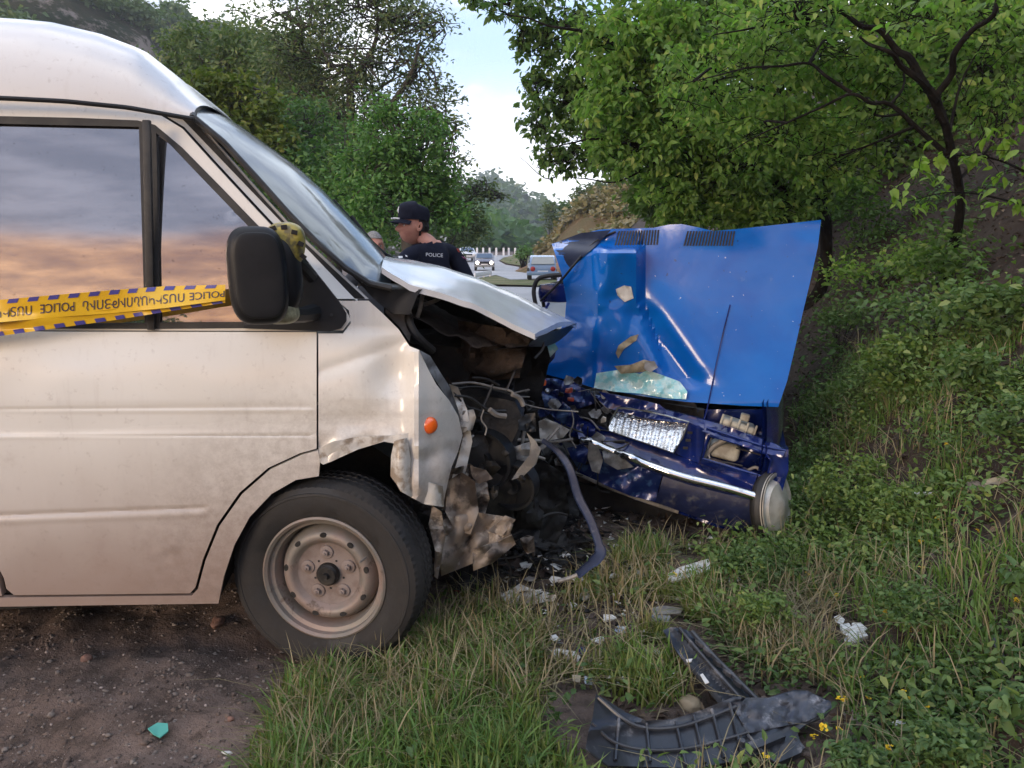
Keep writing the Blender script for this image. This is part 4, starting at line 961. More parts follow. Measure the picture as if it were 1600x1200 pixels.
# ---- cowl, wipers
crumple('cowl', [(540, 420), (578, 445), (612, 452), (660, 452), (652, 462), (640, 492), (612, 490), (585, 468)], VS, .10, .006, 3, m_black, van, 8)
tube('cowl_rail', [VS(566, 437, .09), VS(600, 447, .10), VS(640, 449, .14), VS(668, 446, .30)], [.010, .012, .012, .010], M('grey_seal_strip', (.12, .14, .15), .4), van)
tube('wiper', [VS(600, 403, .9), VS(575, 372, .9), VS(548, 338, .9)], .010, m_black, van); tube('wiper', [VS(640, 408, 1.0), VS(600, 395, .95), VS(520, 312, .92)], .007, m_black, van)
tube('hinge_tube', [VS(668, 452, .25), VS(660, 462, .22), VS(657, 480, .2), VS(652, 496, .2)], .008, m_grey_cable, van)
tube('hose', [VS(638, 492, .18), VS(642, 510, .15), VS(656, 530, .15), VS(676, 548, .2)], .016, m_rubber, van)
tube('hose', [VS(662, 476, .3), VS(680, 470, .3), VS(694, 462, .35)], .008, m_grey_cable, van)
panel('inner_wing', [(600, 470), (640, 466), (645, 500), (640, 535), (625, 512), (602, 488)], VS, .17, m_grey_cable, van, 10)
# ---- bonnet, bent up
nb = [(596, 417, 2.72), (640, 444, 2.74), (690, 458, 2.78), (735, 472, 2.82), (765, 487, 2.86), (800, 505, 2.88), (836, 522, 2.9)]
fb = [(608, 408, 3.7), (650, 407, 3.72), (692, 414, 3.74), (745, 430, 3.76), (800, 452, 3.78), (855, 478, 3.8), (901, 501, 3.8)]
def c3(pl, t):
    n = len(pl) - 1; k = min(int(t * n), n - 1); s = t * n - k
    return PD(*[pl[k][i] + (pl[k + 1][i] - pl[k][i]) * s for i in range(3)])
NB, MB_ = 30, 16; v = []
for i in range(NB + 1):
    t = i / NB; a, b = c3(nb, t), c3(fb, t)
    for k in range(MB_ + 1):
        s = k / MB_; q = a.lerp(b, s); q.z += .030 * math.sin(math.pi * s) * (1 - .5 * t) + .006 * fbm(t * 3, s * 3, 1.0)
        if s > .8: q.z -= .02 * ((s - .8) / .2) ** 2
        v.append(q)
n0 = len(v); v += [p - Vector((0, 0, .022)) for p in v]; W_ = MB_ + 1
f = [(i * W_ + k, i * W_ + k + 1, (i + 1) * W_ + k + 1, (i + 1) * W_ + k) for i in range(NB) for k in range(MB_)]
f += [tuple(j + n0 for j in q[::-1]) for q in f]
f += [(i * W_, (i + 1) * W_, (i + 1) * W_ + n0, i * W_ + n0) for i in range(NB)] + [(i * W_ + MB_, (i + 1) * W_ + MB_, (i + 1) * W_ + MB_ + n0, i * W_ + MB_ + n0) for i in range(NB)]
f += [(k, k + 1, k + 1 + n0, k + n0) for k in range(MB_)] + [(NB * W_ + k, NB * W_ + k + 1, NB * W_ + k + 1 + n0, NB * W_ + k + n0) for k in range(MB_)]
mesh('bonnet', v, f, m_bonnet, van, sharp=35)
# front lip of the bonnet and the scorched felt under it
lipv = [c3(nb, 1).lerp(c3(fb, 1), k / 12) for k in range(13)]; lv = [p + Vector((.004, 0, -.012)) for p in lipv] + [p + Vector((-.03, .0, -.045 - .035 * math.sin(k / 12 * 3))) for k, p in enumerate(lipv)] + [p + Vector((-.16, .0, -.06)) for p in lipv]
mesh('bonnet_lip', lv, [(k, k + 1, 14 + k, 13 + k) for k in range(12)] + [(13 + k, 14 + k, 27 + k, 26 + k) for k in range(12)], m_black, van)
lin = []
for i in range(21):
    t = i / 20; a, b = c3(nb, t), c3(fb, t)
    for k in range(13):
        s = .04 + .9 * k / 12; q = a.lerp(b, s); sag = .05 + .16 * math.sin(math.pi * min(1, t * 1.02)) * (.6 + .4 * s)
        q.z -= sag + .03 * fbm(t * 6, s * 5, 3.0); q.x -= .02; lin.append(q)
mesh('bonnet_liner', lin, [(i * 13 + k, i * 13 + k + 1, (i + 1) * 13 + k + 1, (i + 1) * 13 + k) for i in range(20) for k in range(12)], m_liner, van)
# ---- engine bay: solid masses first
def lump(name, u, v, D, hx, hy, hz, mat, parent, amp=.03, sc=9, seed=0.0, rot=0.0):
    bm = bmesh.new(); bmesh.ops.create_cube(bm, size=2); bmesh.ops.subdivide_edges(bm, edges=bm.edges[:], cuts=7, use_grid_fill=True)
    c = PD(u, v, D); Rm = Matrix.Rotation(rot, 3, 'Z'); V = []
    bm.verts.index_update()
    for q in bm.verts:
        p = q.co.copy(); l = p.length; p = p.lerp(p / l * 1.25, .35); p = Vector((p.x * hx, p.y * hy, p.z * hz)); p = Rm @ p + c
        V.append(p + Vector((noise.noise(p * sc + Vector((seed, 0, 0))), noise.noise(p * sc + Vector((0, seed, 5))), noise.noise(p * sc + Vector((9, 0, seed))))) * amp)
    f = [tuple(q.index for q in fc.verts) for fc in bm.faces]; bm.free(); return mesh(name, V, f, mat, parent, sharp=30)
panel('firewall', [(600, 470), (660, 460), (720, 470), (780, 500), (850, 520), (860, 560), (840, 640), (850, 760), (800, 860), (640, 870), (600, 700)], Plane(PD(720, 600, 3.6), (1, .2, 0), (0, 1, 0)), lambda u, v: .08 * ridge(u / 100, v / 100, 1.5), m_dark, van, 16)
crumple('felt_liner', [(648, 560), (700, 545), (770, 545), (815, 560), (812, 590), (760, 596), (700, 600), (662, 596)], Plane(PD(730, 570, 3.15), (1, .1, 0), (0, 1, 0)), 0, .06, 2.5, m_liner, van, 8, 2, .01)
crumple('felt_liner', [(715, 500), (800, 515), (828, 530), (815, 575), (770, 590), (725, 580)], Plane(PD(770, 540, 3.05), (1, .1, 0), (0, 1, 0)), 0, .07, 3, m_liner, van, 8, 6, .01)
lump('engine_block', 735, 700, 3.25, .20, .25, .28, m_engine, van, .05, 7, 1.0)
lump('gearbox', 690, 800, 3.2, .16, .2, .14, m_dark, van, .04, 9, 4.0)
lump('air_box', 690, 560, 3.3, .14, .2, .10, m_dark, van, .04, 9, 6.0)
for k, (u, v, r) in enumerate(((752, 720, .13), (800, 760, .10))):
    lathe('pulley' if k else 'cooling_fan_shroud', [(0, 0), (r * .3, -.01), (r * .35, .01), (r * .85, .02), (r * .9, -.015), (r, -.015), (r, .06), (0, .06)], PD(u, v, 3.0), (.35, 1, .1), m_black, van, 36)
# grime-covered crushed front structure beneath
VF = Plane(PD(720, 800, 2.85), (1, .35, 0), (-.3, 1, 0))
pieces = [
 ('crushed_crossmember', [(700, 735), (735, 725), (760, 745), (765, 780), (750, 830), (700, 850), (690, 800)], 0, .05, 4, m_rust),
 ('crushed_crossmember', [(690, 812), (740, 800), (790, 808), (802, 820), (792, 850), (770, 868), (720, 888), (690, 900), (682, 850)], -.06, .06, 2.6, m_rust),
 ('crushed_plate', [(762, 830), (790, 806), (806, 812), (784, 838)], -.10, .015, 4, m_rust),
 ('torn_strip', [(676, 790), (690, 800), (696, 840), (690, 870), (684, 905), (678, 900), (680, 860), (670, 820)], -.1, .03, 6, m_rust),
 ('torn_strip', [(640, 770), (668, 790), (700, 800), (690, 815), (655, 800), (630, 785)], -.03, .03, 7, m_dark),
 ('torn_sheet', [(702, 600), (716, 606), (730, 640), (738, 690), (728, 735), (716, 760), (704, 756), (716, 716), (724, 680), (716, 640)], -.02, .03, 2.2, m_white_torn),
 ('torn_sheet', [(700, 752), (722, 738), (742, 752), (748, 800), (735, 835), (712, 830), (696, 800)], -.07, .05, 1.8, m_rust),
 ('torn_sheet', [(738, 858), (775, 848), (800, 836), (806, 850), (770, 880), (740, 892)], -.12, .03, 4, m_rust),
 ('crushed_bracket', [(735, 728), (760, 735), (770, 748), (748, 756), (738, 745)], -.09, .01, 4, m_rust),
 ('headlamp_carrier', [(724, 642), (740, 640), (744, 652), (738, 672), (722, 676), (718, 660)], -.02, .02, 5, m_grey_cable),
 ('radiator_panel', [(800, 700), (830, 690), (846, 700), (838, 725), (818, 745), (792, 750), (806, 730)], .1, .03, 5, m_grey_scrap),
 ('broken_bezel', [(823, 676), (838, 690), (844, 706), (836, 726), (818, 744), (800, 750), (812, 732), (828, 712), (830, 694)], .0, .008, 3, m_grey_cable),
 ('plastic_shroud', [(800, 745), (850, 720), (880, 740), (890, 800), (870, 850), (840, 840), (820, 790)], .35, .05, 3, m_dark),
 ('plastic_shroud', [(780, 770), (830, 760), (850, 800), (840, 850), (800, 840)], .2, .06, 4, m_dark),
]
for k, (nm, poly, ins, amp, sc, mt) in enumerate(pieces): crumple(nm, poly, VF, ins, amp, sc, mt, van, 5, k * 1.3, .006)
def cab(pts, r, mt, D=2.95, nm='cable'): tube(nm, [PD(u, v, D + .0015 * (u - 750)) for u, v in pts], r, mt, van, 6, 4)
cab([(706, 600), (740, 598), (775, 606), (800, 612), (815, 630)], .005, m_grey_cable)
cab([(706, 608), (745, 604), (785, 612), (810, 622)], .004, m_cable)
cab([(710, 618), (735, 622), (762, 640), (790, 642)], .006, m_cable, 2.9)
cab([(708, 612), (728, 634), (745, 640), (775, 652)], .004, m_cable, 2.9)
cab([(790, 612), (800, 590), (806, 570), (800, 550)], .005, m_cable)
cab([(770, 600), (760, 625), (748, 650)], .006, m_cable)
cab([(756, 640), (752, 655), (760, 668), (758, 680)], .003, m_grey_cable, 2.85)
cab([(800, 616), (812, 622), (818, 634)], .010, m_grey_cable, 2.9, 'cable_plug'); cab([(765, 640), (776, 648), (790, 650)], .011, m_grey_cable, 2.85, 'cable_plug')
cab([(738, 590), (760, 592), (780, 602)], .005, m_cable); cab([(740, 680), (730, 690), (722, 700)], .005, m_steel)
cab([(835, 560), (848, 545), (850, 530)], .006, m_cable, 3.0)
for k in range(34):
    u = random.uniform(690, 840); v = random.uniform(600, 860); D = random.uniform(3.0, 3.25); pts = [(u, v)]
    for _ in range(3): pts.append((pts[-1][0] + random.gauss(0, 22), pts[-1][1] + random.gauss(3, 18)))
    cab(pts, random.uniform(.002, .009), random.choice([m_cable, m_cable, m_rubber, m_grey_cable, m_engine]), D)
for k in range(26):
    u = random.uniform(690, 830); v = random.uniform(640, 870); D = random.uniform(2.85, 3.15); s = random.uniform(6, 20)
    poly = [(u + s * math.cos(a) * random.uniform(.5, 1.2), v + s * math.sin(a) * random.uniform(.5, 1.2)) for a in np.arange(0, 6.2, .9)]
    crumple('bent_bracket', poly, Plane(PD(u, v, D), (1, random.uniform(-.8, .8), 0), (random.uniform(-.4, .4), 1, random.uniform(-.4, .4))), 0, .02, 9, random.choice([m_dark, m_engine, m_engine, m_rust, m_black]), van, 5, k, .003)

# ================================================================== POLICE TAPE
m_tape = M('yellow_tape', (.80, .50, .02), .32, c2=(.72, .43, .02), scale=5, coat=.3)
m_tapeblue = M('tape_blue_print', (.075, .07, .30), .35); m_tapeink = M('tape_dark_print', (.035, .03, .09), .4)
cl = [(-160, 500), (-80, 493), (0, 486), (90, 478), (180, 471), (260, 464), (352, 457)]; hw = [18, 18, 17.5, 17.5, 18, 17, 12]
cl2 = [(-160, 538), (-80, 527), (0, 515), (90, 503), (180, 491), (260, 479), (352, 467)]; hw2 = [10, 10, 10, 9.5, 9, 8, 6]
D0 = -.03
clf = [VS(u, v, D0 - .03 * math.sin((u + 160) / 512 * 3.1)) for u, v in cl]
def ribbon(s, t, off=0.0, cl=cl, hw=hw):
    """s: 0..1 from the far left end to the mirror, t: -1 (bottom)..1 (top)"""
    n = len(cl) - 1; x = s * n; k = min(int(x), n - 1); q = x - k
    u = cl[k][0] + (cl[k + 1][0] - cl[k][0]) * q; v = cl[k][1] + (cl[k + 1][1] - cl[k][1]) * q; h = hw[k] + (hw[k + 1] - hw[k]) * q
    ins = D0 - .02 * math.sin(s * 3.1) + .010 * t * math.sin(s * 9) + .006 * math.sin(s * 23 + t) - .012 * max(0, -t - .35) * math.exp(-((s - .33) / .12) ** 2) * 3
    return VS(u, v - h * t, ins - off)
tape = empty('police_tape', ribbon(0, 0), 'yellow police tape with blue checked edges stretched to the van mirror', 'tape')
NS, NQ = 90, 10; v = [ribbon(i / NS, -1 + 2 * k / NQ) for i in range(NS + 1) for k in range(NQ + 1)]; W_ = NQ + 1
v2 = v + [p + vn * .0006 for p in v]; f = [(i * W_ + k, i * W_ + k + 1, (i + 1) * W_ + k + 1, (i + 1) * W_ + k) for i in range(NS) for k in range(NQ)]
mesh('tape_strip', v, f, m_tape, tape, sharp=80)
v = [ribbon(i / NS, -1 + 2 * k / NQ, -.012, cl2, hw2) for i in range(NS + 1) for k in range(NQ + 1)]; mesh('tape_strip', v, f, m_tape, tape, sharp=80)
ln = sum((clf[i + 1] - clf[i]).length for i in range(len(clf) - 1))
nck = 17
for k in range(nck):
    for (t0, t1, ph) in ((.62, .995, 0), (-.995, -.30, .4)):
        s0 = (k + ph) / nck; s1 = s0 + .5 / nck
        if s1 > .995: continue
        sl = .006 * (1 if t0 > 0 else -1)
        q = [ribbon(s0 + (s1 - s0) * i / 3 + sl * j, t0 + (t1 - t0) * j, .0015 if t0 > 0 else -.0105, cl if t0 > 0 else cl2, hw if t0 > 0 else hw2) for j in (0, 1) for i in range(4)]
        mesh('blue_check', q, [(i, i + 1, i + 5, i + 4) for i in range(3)], m_tapeblue, tape)
def text_mesh(body, font_size=1.0):
    cu = bpy.data.curves.new('t', 'FONT'); cu.body = body; cu.size = font_size; cu.resolution_u = 3; cu.offset = 0.0
    ob = bpy.data.objects.new('t', cu); C.objects.link(ob); dg = bpy.context.evaluated_depsgraph_get(); me = bpy.data.meshes.new_from_object(ob.evaluated_get(dg))
    v = [tuple(q.co) for q in me.vertices]; f = [tuple(p.vertices) for p in me.polygons]
    bpy.data.objects.remove(ob); bpy.data.meshes.remove(me); return v, f
# printed upside down: it reads from the mirror end back to the left
for word, u_r, u_l in (('POLICE', 352, 300), ('ՈՍՏԻԿԱՆՈՒԹՅՈՒՆ', 294, 133), ('POLICE', 122, 70), ('ՈՍՏԻԿԱՆՈՒԹՅՈՒՆ', 59, -100)):
    tv, tf = text_mesh(word); xm = max(p[0] for p in tv); ss = lambda u: (u + 160) / 512
    mesh('tape_lettering', [ribbon(ss(u_r + (u_l - u_r) * p[0] / xm), (.36 - p[1]) * 1.15 - .17, .002) for p in tv], tf, m_tapeink, tape, smooth=False)['kind'] = 'stuff'

# ================================================================== THE BLUE CAR
CY = R(15)
ce1 = Vector((math.cos(CY), -math.sin(CY), 0)); cnn = Vector((math.sin(CY), math.cos(CY), 0)); co = PD(1215, 700, 3.6)
CS = Plane(co, ce1, cnn)
car = empty('crashed_car', (co.x - ce1.x * .7, co.y - ce1.y * .7, H(co.x, co.y)), 'dark blue saloon car with its smashed nose and its bonnet standing upright', 'car')
# bonnet standing on its front edge
def bonf(u, v):
    hgt = (630 - v) / 290
    a = .02 + .16 * max(0, hgt) + .035 * math.sin(math.pi * min(1, max(0, hgt)))     # leans back, slightly curved
    a += -.032 * math.exp(-((u - 931 + (v - 480) * .04) / 26) ** 2)           # vertical buckle
    lf = min(1, max(0, (1006 - u - max(0, v - 470) * -.35) / 11)); a -= lf * .0007 * max(0, 604 - v) * min(1, max(0, (v - 378) / 14))
    if u < 930: a += .0030 * (930 - u) + (.035 * math.exp(-((v - 478) / 24) ** 2) if u > 868 else 0)
    a += -.009 * math.exp(-((u - 1003 - max(0, (v - 440)) * .75) / 24) ** 2) * min(1, max(.15, (v - 380) / 60)) * min(1, max(.15, (610 - v) / 40))
    a += .010 * math.sin(u / 48) * math.exp(-((v - 352) / 22) ** 2) + .004 * fbm(u / 160, v / 160, 2.0, 2)
    if u < 1010: a += (.014 * fbm(u / 45, v / 45, 3.0, 2) + .008 * ridge(u / 100, v / 100, 1.4, 3.0)) * min(1, (1010 - u) / 25)
    sm = lambda x, a_, b_: min(1, max(0, (x - a_) / (b_ - a_)))
    m1_ = sm(u, 935, 948) * (1 - sm(u, 996, 1008)) * sm(v, 384, 396)
    if v < 478: a += m1_ * (-.0013 * (v - 478) * -1 + .030) * (1 - sm(v, 462, 478))
    c_ = 975 + (v - 470) * .72; m2_ = math.exp(-((u - c_) / 26) ** 2) * sm(v, 468, 492) * (1 - sm(v, 592, 612))
    a += m2_ * (.035 + .0016 * (u - c_))
    if v < 400 and u < 960: a += .10 * ((960 - u) / 90) * ((400 - v) / 50)
    return a
hood = [(862, 381), (885, 375), (908, 366), (935, 359), (960, 357.5), (1020, 356), (1045, 351), (1065, 350), (1090, 355), (1115, 361), (1150, 358), (1215, 351), (1283, 343.5), (1278, 385), (1266, 440), (1254, 490), (1243, 540), (1230, 595), (1216, 636),
        (1160, 634), (1105, 630), (1072, 628), (1040, 624), (1010, 620), (975, 614), (930, 607), (902, 598), (880, 592), (850, 584), (832, 572), (838, 550), (862, 535), (882, 505), (885, 470), (878, 430)]
panel('bonnet', hood, CS, bonf, m_blue, car, step=5, sharp=38, thick=.02)
def CB(u, v, o=0.0): return CS(u, v, bonf(u, v) - o)
for quad, n in ((((966, 361), (1031, 359), (1029, 382), (959, 384)), 15), (((1073, 361), (1150, 361), (1146, 384), (1067, 384)), 17)):
    (a, b, c_, d) = quad
    g = Geo()
    for k in range(n):
        s0 = (k + .18) / n; s1 = (k + .74) / n
        q = [(a[0] + (b[0] - a[0]) * s, a[1] + (b[1] - a[1]) * s) for s in (s0, s1)] + [(d[0] + (c_[0] - d[0]) * s, d[1] + (c_[1] - d[1]) * s) for s in (s1, s0)]
        p = [CB(u, v, .002) for u, v in q]; p2 = [CB(u, v, .0045) for u, v in q]
        mesh('vent_slot', p + p2, [(4, 5, 6, 7), (0, 1, 5, 4), (1, 2, 6, 5), (2, 3, 7, 6), (3, 0, 4, 7)], m_dark, car, False)
# hood underside fold at upper left
crumple('bonnet_fold', [(862, 381), (908, 364), (955, 359), (930, 385), (890, 420), (882, 450), (876, 420)], CS, lambda u, v: bonf(u, v) - .035 + .0006 * (955 - u), .008, 4, M('dark_underside_paint', (.004, .008, .030), .45, spec=.25), car, 5, 2)
tube('bonnet_rib', [CB(962, 362, .02), CB(930, 378, .03), CB(900, 410, .05), CB(875, 440, .07), CB(845, 470, .02)], .006, m_black, car)
tube('prop_rod', [CB(1141, 476, .006), CB(1130, 520, .008), CB(1118, 575, .008), CB(1106, 634, .01), CS(1100, 655, .0)], .0035, m_navy, car, 6, 3)
m_paleglass = M('cracked_pale_glass', (.22, .55, .60), .12, c2=(.45, .65, .66), scale=22, lo=.4, hi=.6, bump=.8, bscale=40, coat=1)
m_tan = M('tan_plastic', (.35, .30, .2), .5, c2=(.2, .17, .12), scale=20, bump=.4)
for poly, o, amp, mt, nm in (([(932, 583), (965, 578), (1000, 584), (1012, 578), (1040, 588), (1062, 596), (1074, 612), (1072, 624), (1040, 622), (1000, 615), (960, 612), (928, 606)], .03, .012, m_paleglass, 'broken_glass'),
                          ([(960, 572), (985, 570), (1006, 562), (1024, 566), (1022, 576), (1000, 582), (970, 584)], .05, .015, m_tan, 'torn_padding'),
                          ([(1008, 566), (1022, 564), (1028, 574), (1016, 582), (1006, 576)], .065, .004, m_grey_scrap, 'filler_cap'),
                          ([(962, 452), (975, 446), (986, 448), (990, 466), (976, 472), (965, 462)], .012, .01, m_white_scrap, 'scraped_patch'),
                          ([(966, 540), (985, 526), (998, 522), (994, 532), (975, 545), (966, 560), (962, 552)], .014, .01, m_tan, 'scraped_patch')):
    crumple(nm, poly, CS, lambda u, v, o=o: bonf(u, v) - o, amp, 6, mt, car, 4, o * 50, .003)
# bent and creased nose
slam = [(930, 618), (960, 622), (1000, 631), (1045, 642), (1085, 652), (1130, 664), (1180, 682), (1212, 694), (1228, 704), (1222, 716), (1190, 706), (1140, 690), (1098, 674), (1078, 662), (1040, 658), (1000, 652), (964, 642), (945, 636)]
panel('front_panel', slam, CS, lambda u, v: .03 - .02 * math.sin((v - 620 - (u - 930) * .28) / 8) + .012 * ridge(u / 100, v / 100, 3, 2), m_navy, car, 6, thick=.03)
post = [(1076, 660), (1104, 672), (1098, 700), (1092, 724), (1054, 708), (1066, 686)]
panel('lamp_divider', post, CS, lambda u, v: .02 + .01 * math.sin(u / 5), m_navy, car, 5, thick=.06)
for (u, v) in ((1078, 676), (1075, 688), (1071, 700)): rbox('slot', CS(u, v, .012), ce1, cnn, vz, .012, .004, .006, m_dark, car, .001)
lamp_m, t, b = nodes_of('ribbed_headlamp_glass'); b.inputs['Metallic'].default_value = .9; b.inputs['Roughness'].default_value = .07
hs = mth(t, 'ADD', noi(t, 34, 3, .6, stretch=(.45, .45, 1.6)), mth(t, 'MULTIPLY', noi(t, 90, 3, .6), .4)); bumpit(t, b, hs, .6, .012)
L(t, mixc(t, ramp(t, noi(t, 14, 4, .6), .50, .66), (.85, .86, .85), (.40, .38, .34)), b.inputs['Base Color'])
m_lens = M('clear_headlamp_rim', (.3, .32, .33), .15, .6, coat=1)
lampq = [(966, 637), (1000, 640), (1040, 649), (1076, 659), (1066, 684), (1052, 707), (1010, 692), (950, 672), (955, 655)]
panel('headlamp', lampq, CS, lambda u, v: .008 + .0035 * math.sin((u + v * .25) / 1.9) - .0022 * (v - 672 - (u - 1010) * .2) + .002 * math.sin(v / 3.5), lamp_m, car, 2.6, thick=.03, sharp=80)
tube('headlamp_rim', [CS(u, v, .003) for u, v in lampq + lampq[:1]], .005, m_lens, car, 6, 1)
bay = [(1098, 668), (1140, 682), (1185, 698), (1214, 706), (1232, 702), (1232, 735), (1220, 775), (1200, 772), (1150, 752), (1092, 732), (1086, 722)]; op = [(1108, 680), (1150, 692), (1196, 708), (1205, 720), (1198, 746), (1150, 732), (1098, 716)]
panel('headlamp_frame', bay, CS, lambda u, v: .025 + .012 * ridge(u / 100, v / 100, 2, 1), m_navy, car, 6, holes=[op], thick=.07)
m_res = M('dusty_reservoir', (.45, .44, .37), .5, c2=(.25, .23, .19), scale=12)
def LB(nm, u, v, ins, hx, hy, hz, mt, rot=0.0, bev=.01):
    e = ce1 * math.cos(rot) + vz * math.sin(rot); z = vz * math.cos(rot) - ce1 * math.sin(rot); return rbox(nm, CS(u, v, ins), e, cnn, z, hx, hy, hz, mt, car, bev, 3)
LB('washer_bottle', 1132, 703, .14, .075, .05, .042, m_res, -.2, .025); LB('washer_bottle', 1152, 666, .16, .085, .06, .030, m_res, -.28, .015); LB('bottle_lid', 1164, 652, .14, .022, .02, .018, m_res, -.2, .008)
for k in range(5): LB('bottle_rib', 1128 + k * 13, 655 + k * 4.6, .095, .005, .005, .028, m_res, -.25, .002)
for pts, r, mt in (([(1098, 716), (1112, 700), (1128, 690), (1140, 684)], .013, m_grey_cable), ([(1110, 720), (1106, 700), (1112, 684)], .004, m_white_scrap), ([(1150, 700), (1172, 706), (1192, 712)], .004, m_cable), ([(1140, 730), (1160, 738), (1180, 730), (1190, 738)], .008, m_grey_cable), ([(1100, 726), (1130, 722), (1160, 728)], .005, m_cable)):
    tube('hose', [CS(u, v, .07) for u, v in pts], r, mt, car, 8)
panel('inner_panel', [(1090, 640), (1216, 640), (1230, 705), (1224, 790), (1090, 745)], CS, lambda u, v: .26 + .03 * ridge(u / 100, v / 100, 1.5), m_navy, car, 12, thick=.01)
panel('radiator', [(850, 600), (1100, 640), (1095, 740), (1000, 715), (880, 690)], CS, lambda u, v: .30 + .03 * ridge(u / 100, v / 100, 2.5), m_dark, car, 12, thick=.03)
# nose band, chrome strip, bumper, valance
band = [(896, 655), (925, 662), (955, 676), (1008, 694), (1052, 709), (1092, 725), (1150, 748), (1204, 770), (1198, 784), (1150, 770), (1110, 752), (1040, 730), (960, 702), (905, 686)]
crumple('nose_band', band, CS, lambda u, v: -.01 + .02 * math.cos((v - 660 - (u - 900) * .37) / 10), .008, 3, m_navy, car, 6, 1, .02)
strip = [(903, 683), (920, 684), (960, 700), (1000, 714), (1040, 730), (1075, 740), (1112, 749), (1186, 772), (1184, 783), (1110, 764), (1075, 756), (1032, 742), (985, 722), (955, 713), (925, 700), (905, 692)]
def sweep(name, pts, hw_, mat, wig=0.0):
    path = smooth_path([CS(u, v, i) for u, v, i in pts], 6); V = []; n = len(path)
    for k, q in enumerate(path):
        q = q + cnn * wig * 1.4 * noise.noise((k * .37, 2.0, 0.0)) * (k < n * .6)
        for dz, dn in ((-1, .014), (-.9, -.004), (0, -.010), (.75, .0), (1, .016)): V.append(q + vz * dz * hw_ + cnn * dn)
    mesh(name, V, [(i * 5 + k, i * 5 + k + 1, (i + 1) * 5 + k + 1, (i + 1) * 5 + k) for i in range(n - 1) for k in range(4)] + [(0, 1, 2, 3, 4), tuple(range(5 * n - 5, 5 * n))[::-1]], mat, car, sharp=70)
sweep('bumper_trim', [(906, 689, -.05), (925, 692, -.08), (958, 706, -.06), (985, 715, -.10), (1010, 726, -.08), (1040, 737, -.10), (1075, 748, -.10), (1112, 757, -.10), (1150, 767, -.10), (1185, 778, -.10)], .020, m_chrome, .008)
for nm, pts in (('frame_edge', op + op[:1]), ('frame_edge', [(1104, 668), (1140, 680), (1190, 696), (1228, 704)])): tube(nm, [CS(u, v, .018) for u, v in pts], .007, m_navy, car, 6, 1)
bump_ = [(1036, 744), (1075, 757), (1110, 766), (1183, 785), (1206, 786), (1202, 806), (1190, 834), (1150, 830), (1100, 812), (1060, 798), (1025, 784)]
panel('bumper', bump_, CS, lambda u, v: -.06 + .025 * ((v - 780 - (u - 1110) * .25) / 28) ** 2 + (.0 if u < 1180 else .0022 * (u - 1180)), M('bumper_dark_plastic', (.007, .011, .045), .36, c2=(.012, .018, .06), scale=20, dust=(.08, .08, .085), dust_s=18, dust_lo=.5, dust_hi=.75), car, 7, thick=.05)
bl = [(905, 694), (930, 702), (960, 714), (1000, 730), (1034, 744), (1024, 784), (985, 775), (945, 758), (905, 735), (890, 712)]
crumple('bumper', bl, CS, -.03, .02, 3, m_navy_torn, car, 6, 4, .03)
panel('valance', [(900, 742), (945, 762), (1000, 784), (1060, 802), (1120, 824), (1190, 838), (1198, 800), (1150, 812), (1060, 782), (960, 745), (905, 728)], CS, lambda u, v: .05 + .012 * ridge(u / 100, v / 100, 2), m_navy, car, 8, thick=.03)
tube('bumper_bar', [CS(u, v, .02) for u, v in ((890, 735), (940, 757), (1000, 780), (1060, 800))], .010, m_grey_cable, car)
panel('underbody', [(860, 740), (1200, 840), (1210, 870), (1040, 850), (870, 800)], CS, .35, m_dark, car, 16)
# crushed right-hand corner where the two vehicles meet
crush = [
 ([(838, 590), (870, 592), (900, 602), (925, 612), (930, 630), (900, 640), (870, 632), (845, 612)], .02, .035, 4, m_navy_torn, 'crushed_wing'),
 ([(845, 610), (880, 628), (905, 650), (900, 668), (875, 660), (852, 640)], -.03, .03, 5, m_navy_torn, 'crushed_wing'),
 ([(826, 556), (848, 546), (870, 540), (866, 560), (842, 585), (828, 580)], -.05, .03, 5, m_navy_torn, 'crushed_wing'),
 ([(850, 545), (866, 534), (872, 545), (858, 560)], -.09, .01, 5, m_paleglass, 'broken_glass'),
 ([(862, 640), (895, 645), (930, 668), (928, 690), (895, 684), (868, 668)], .0, .03, 5, m_navy, 'crushed_panel'),
 ([(905, 640), (940, 640), (952, 655), (948, 672), (925, 662)], .06, .02, 5, m_dark, 'crushed_panel'),
 ([(935, 612), (990, 622), (1030, 632), (1040, 640), (1000, 640), (955, 630)], -.02, .012, 5, m_navy, 'folded_panel'),
 ([(825, 665), (850, 655), (868, 660), (890, 672), (880, 684), (850, 690), (830, 680)], -.14, .02, 6, m_white_torn, 'torn_white_panel'),
 ([(920, 690), (935, 700), (942, 720), (936, 740), (925, 736), (918, 715)], -.12, .01, 4, m_grey_cable, 'broken_lamp_shell'),
 ([(886, 700), (910, 694), (922, 705), (915, 725), (895, 720)], -.08, .02, 6, m_navy_torn, 'crushed_panel'),
 ([(940, 700), (975, 716), (990, 730), (965, 734), (944, 722)], -.075, .015, 6, m_grey_scrap, 'crushed_panel'),
 ([(850, 700), (880, 700), (905, 740), (900, 780), (868, 770), (850, 735)], .10, .04, 4, m_dark, 'crushed_panel'),
]
for k, (poly, ins, amp, sc, mt, nm) in enumerate(crush): crumple(nm, poly, CS, ins, amp, sc, mt, car, 4, k * 2.1, .004)
superc = lambda u, v, r, mt, nm, ins=-.08: lump(nm, u, v, (CS(u, v, ins)).y, r, r * .6, r * .6, mt, car, .006, 30, u)
superc(845, 597, .024, m_amber, 'indicator_lamp'); superc(889, 610, .018, m_red, 'broken_relay'); superc(892, 624, .015, m_red, 'broken_relay')
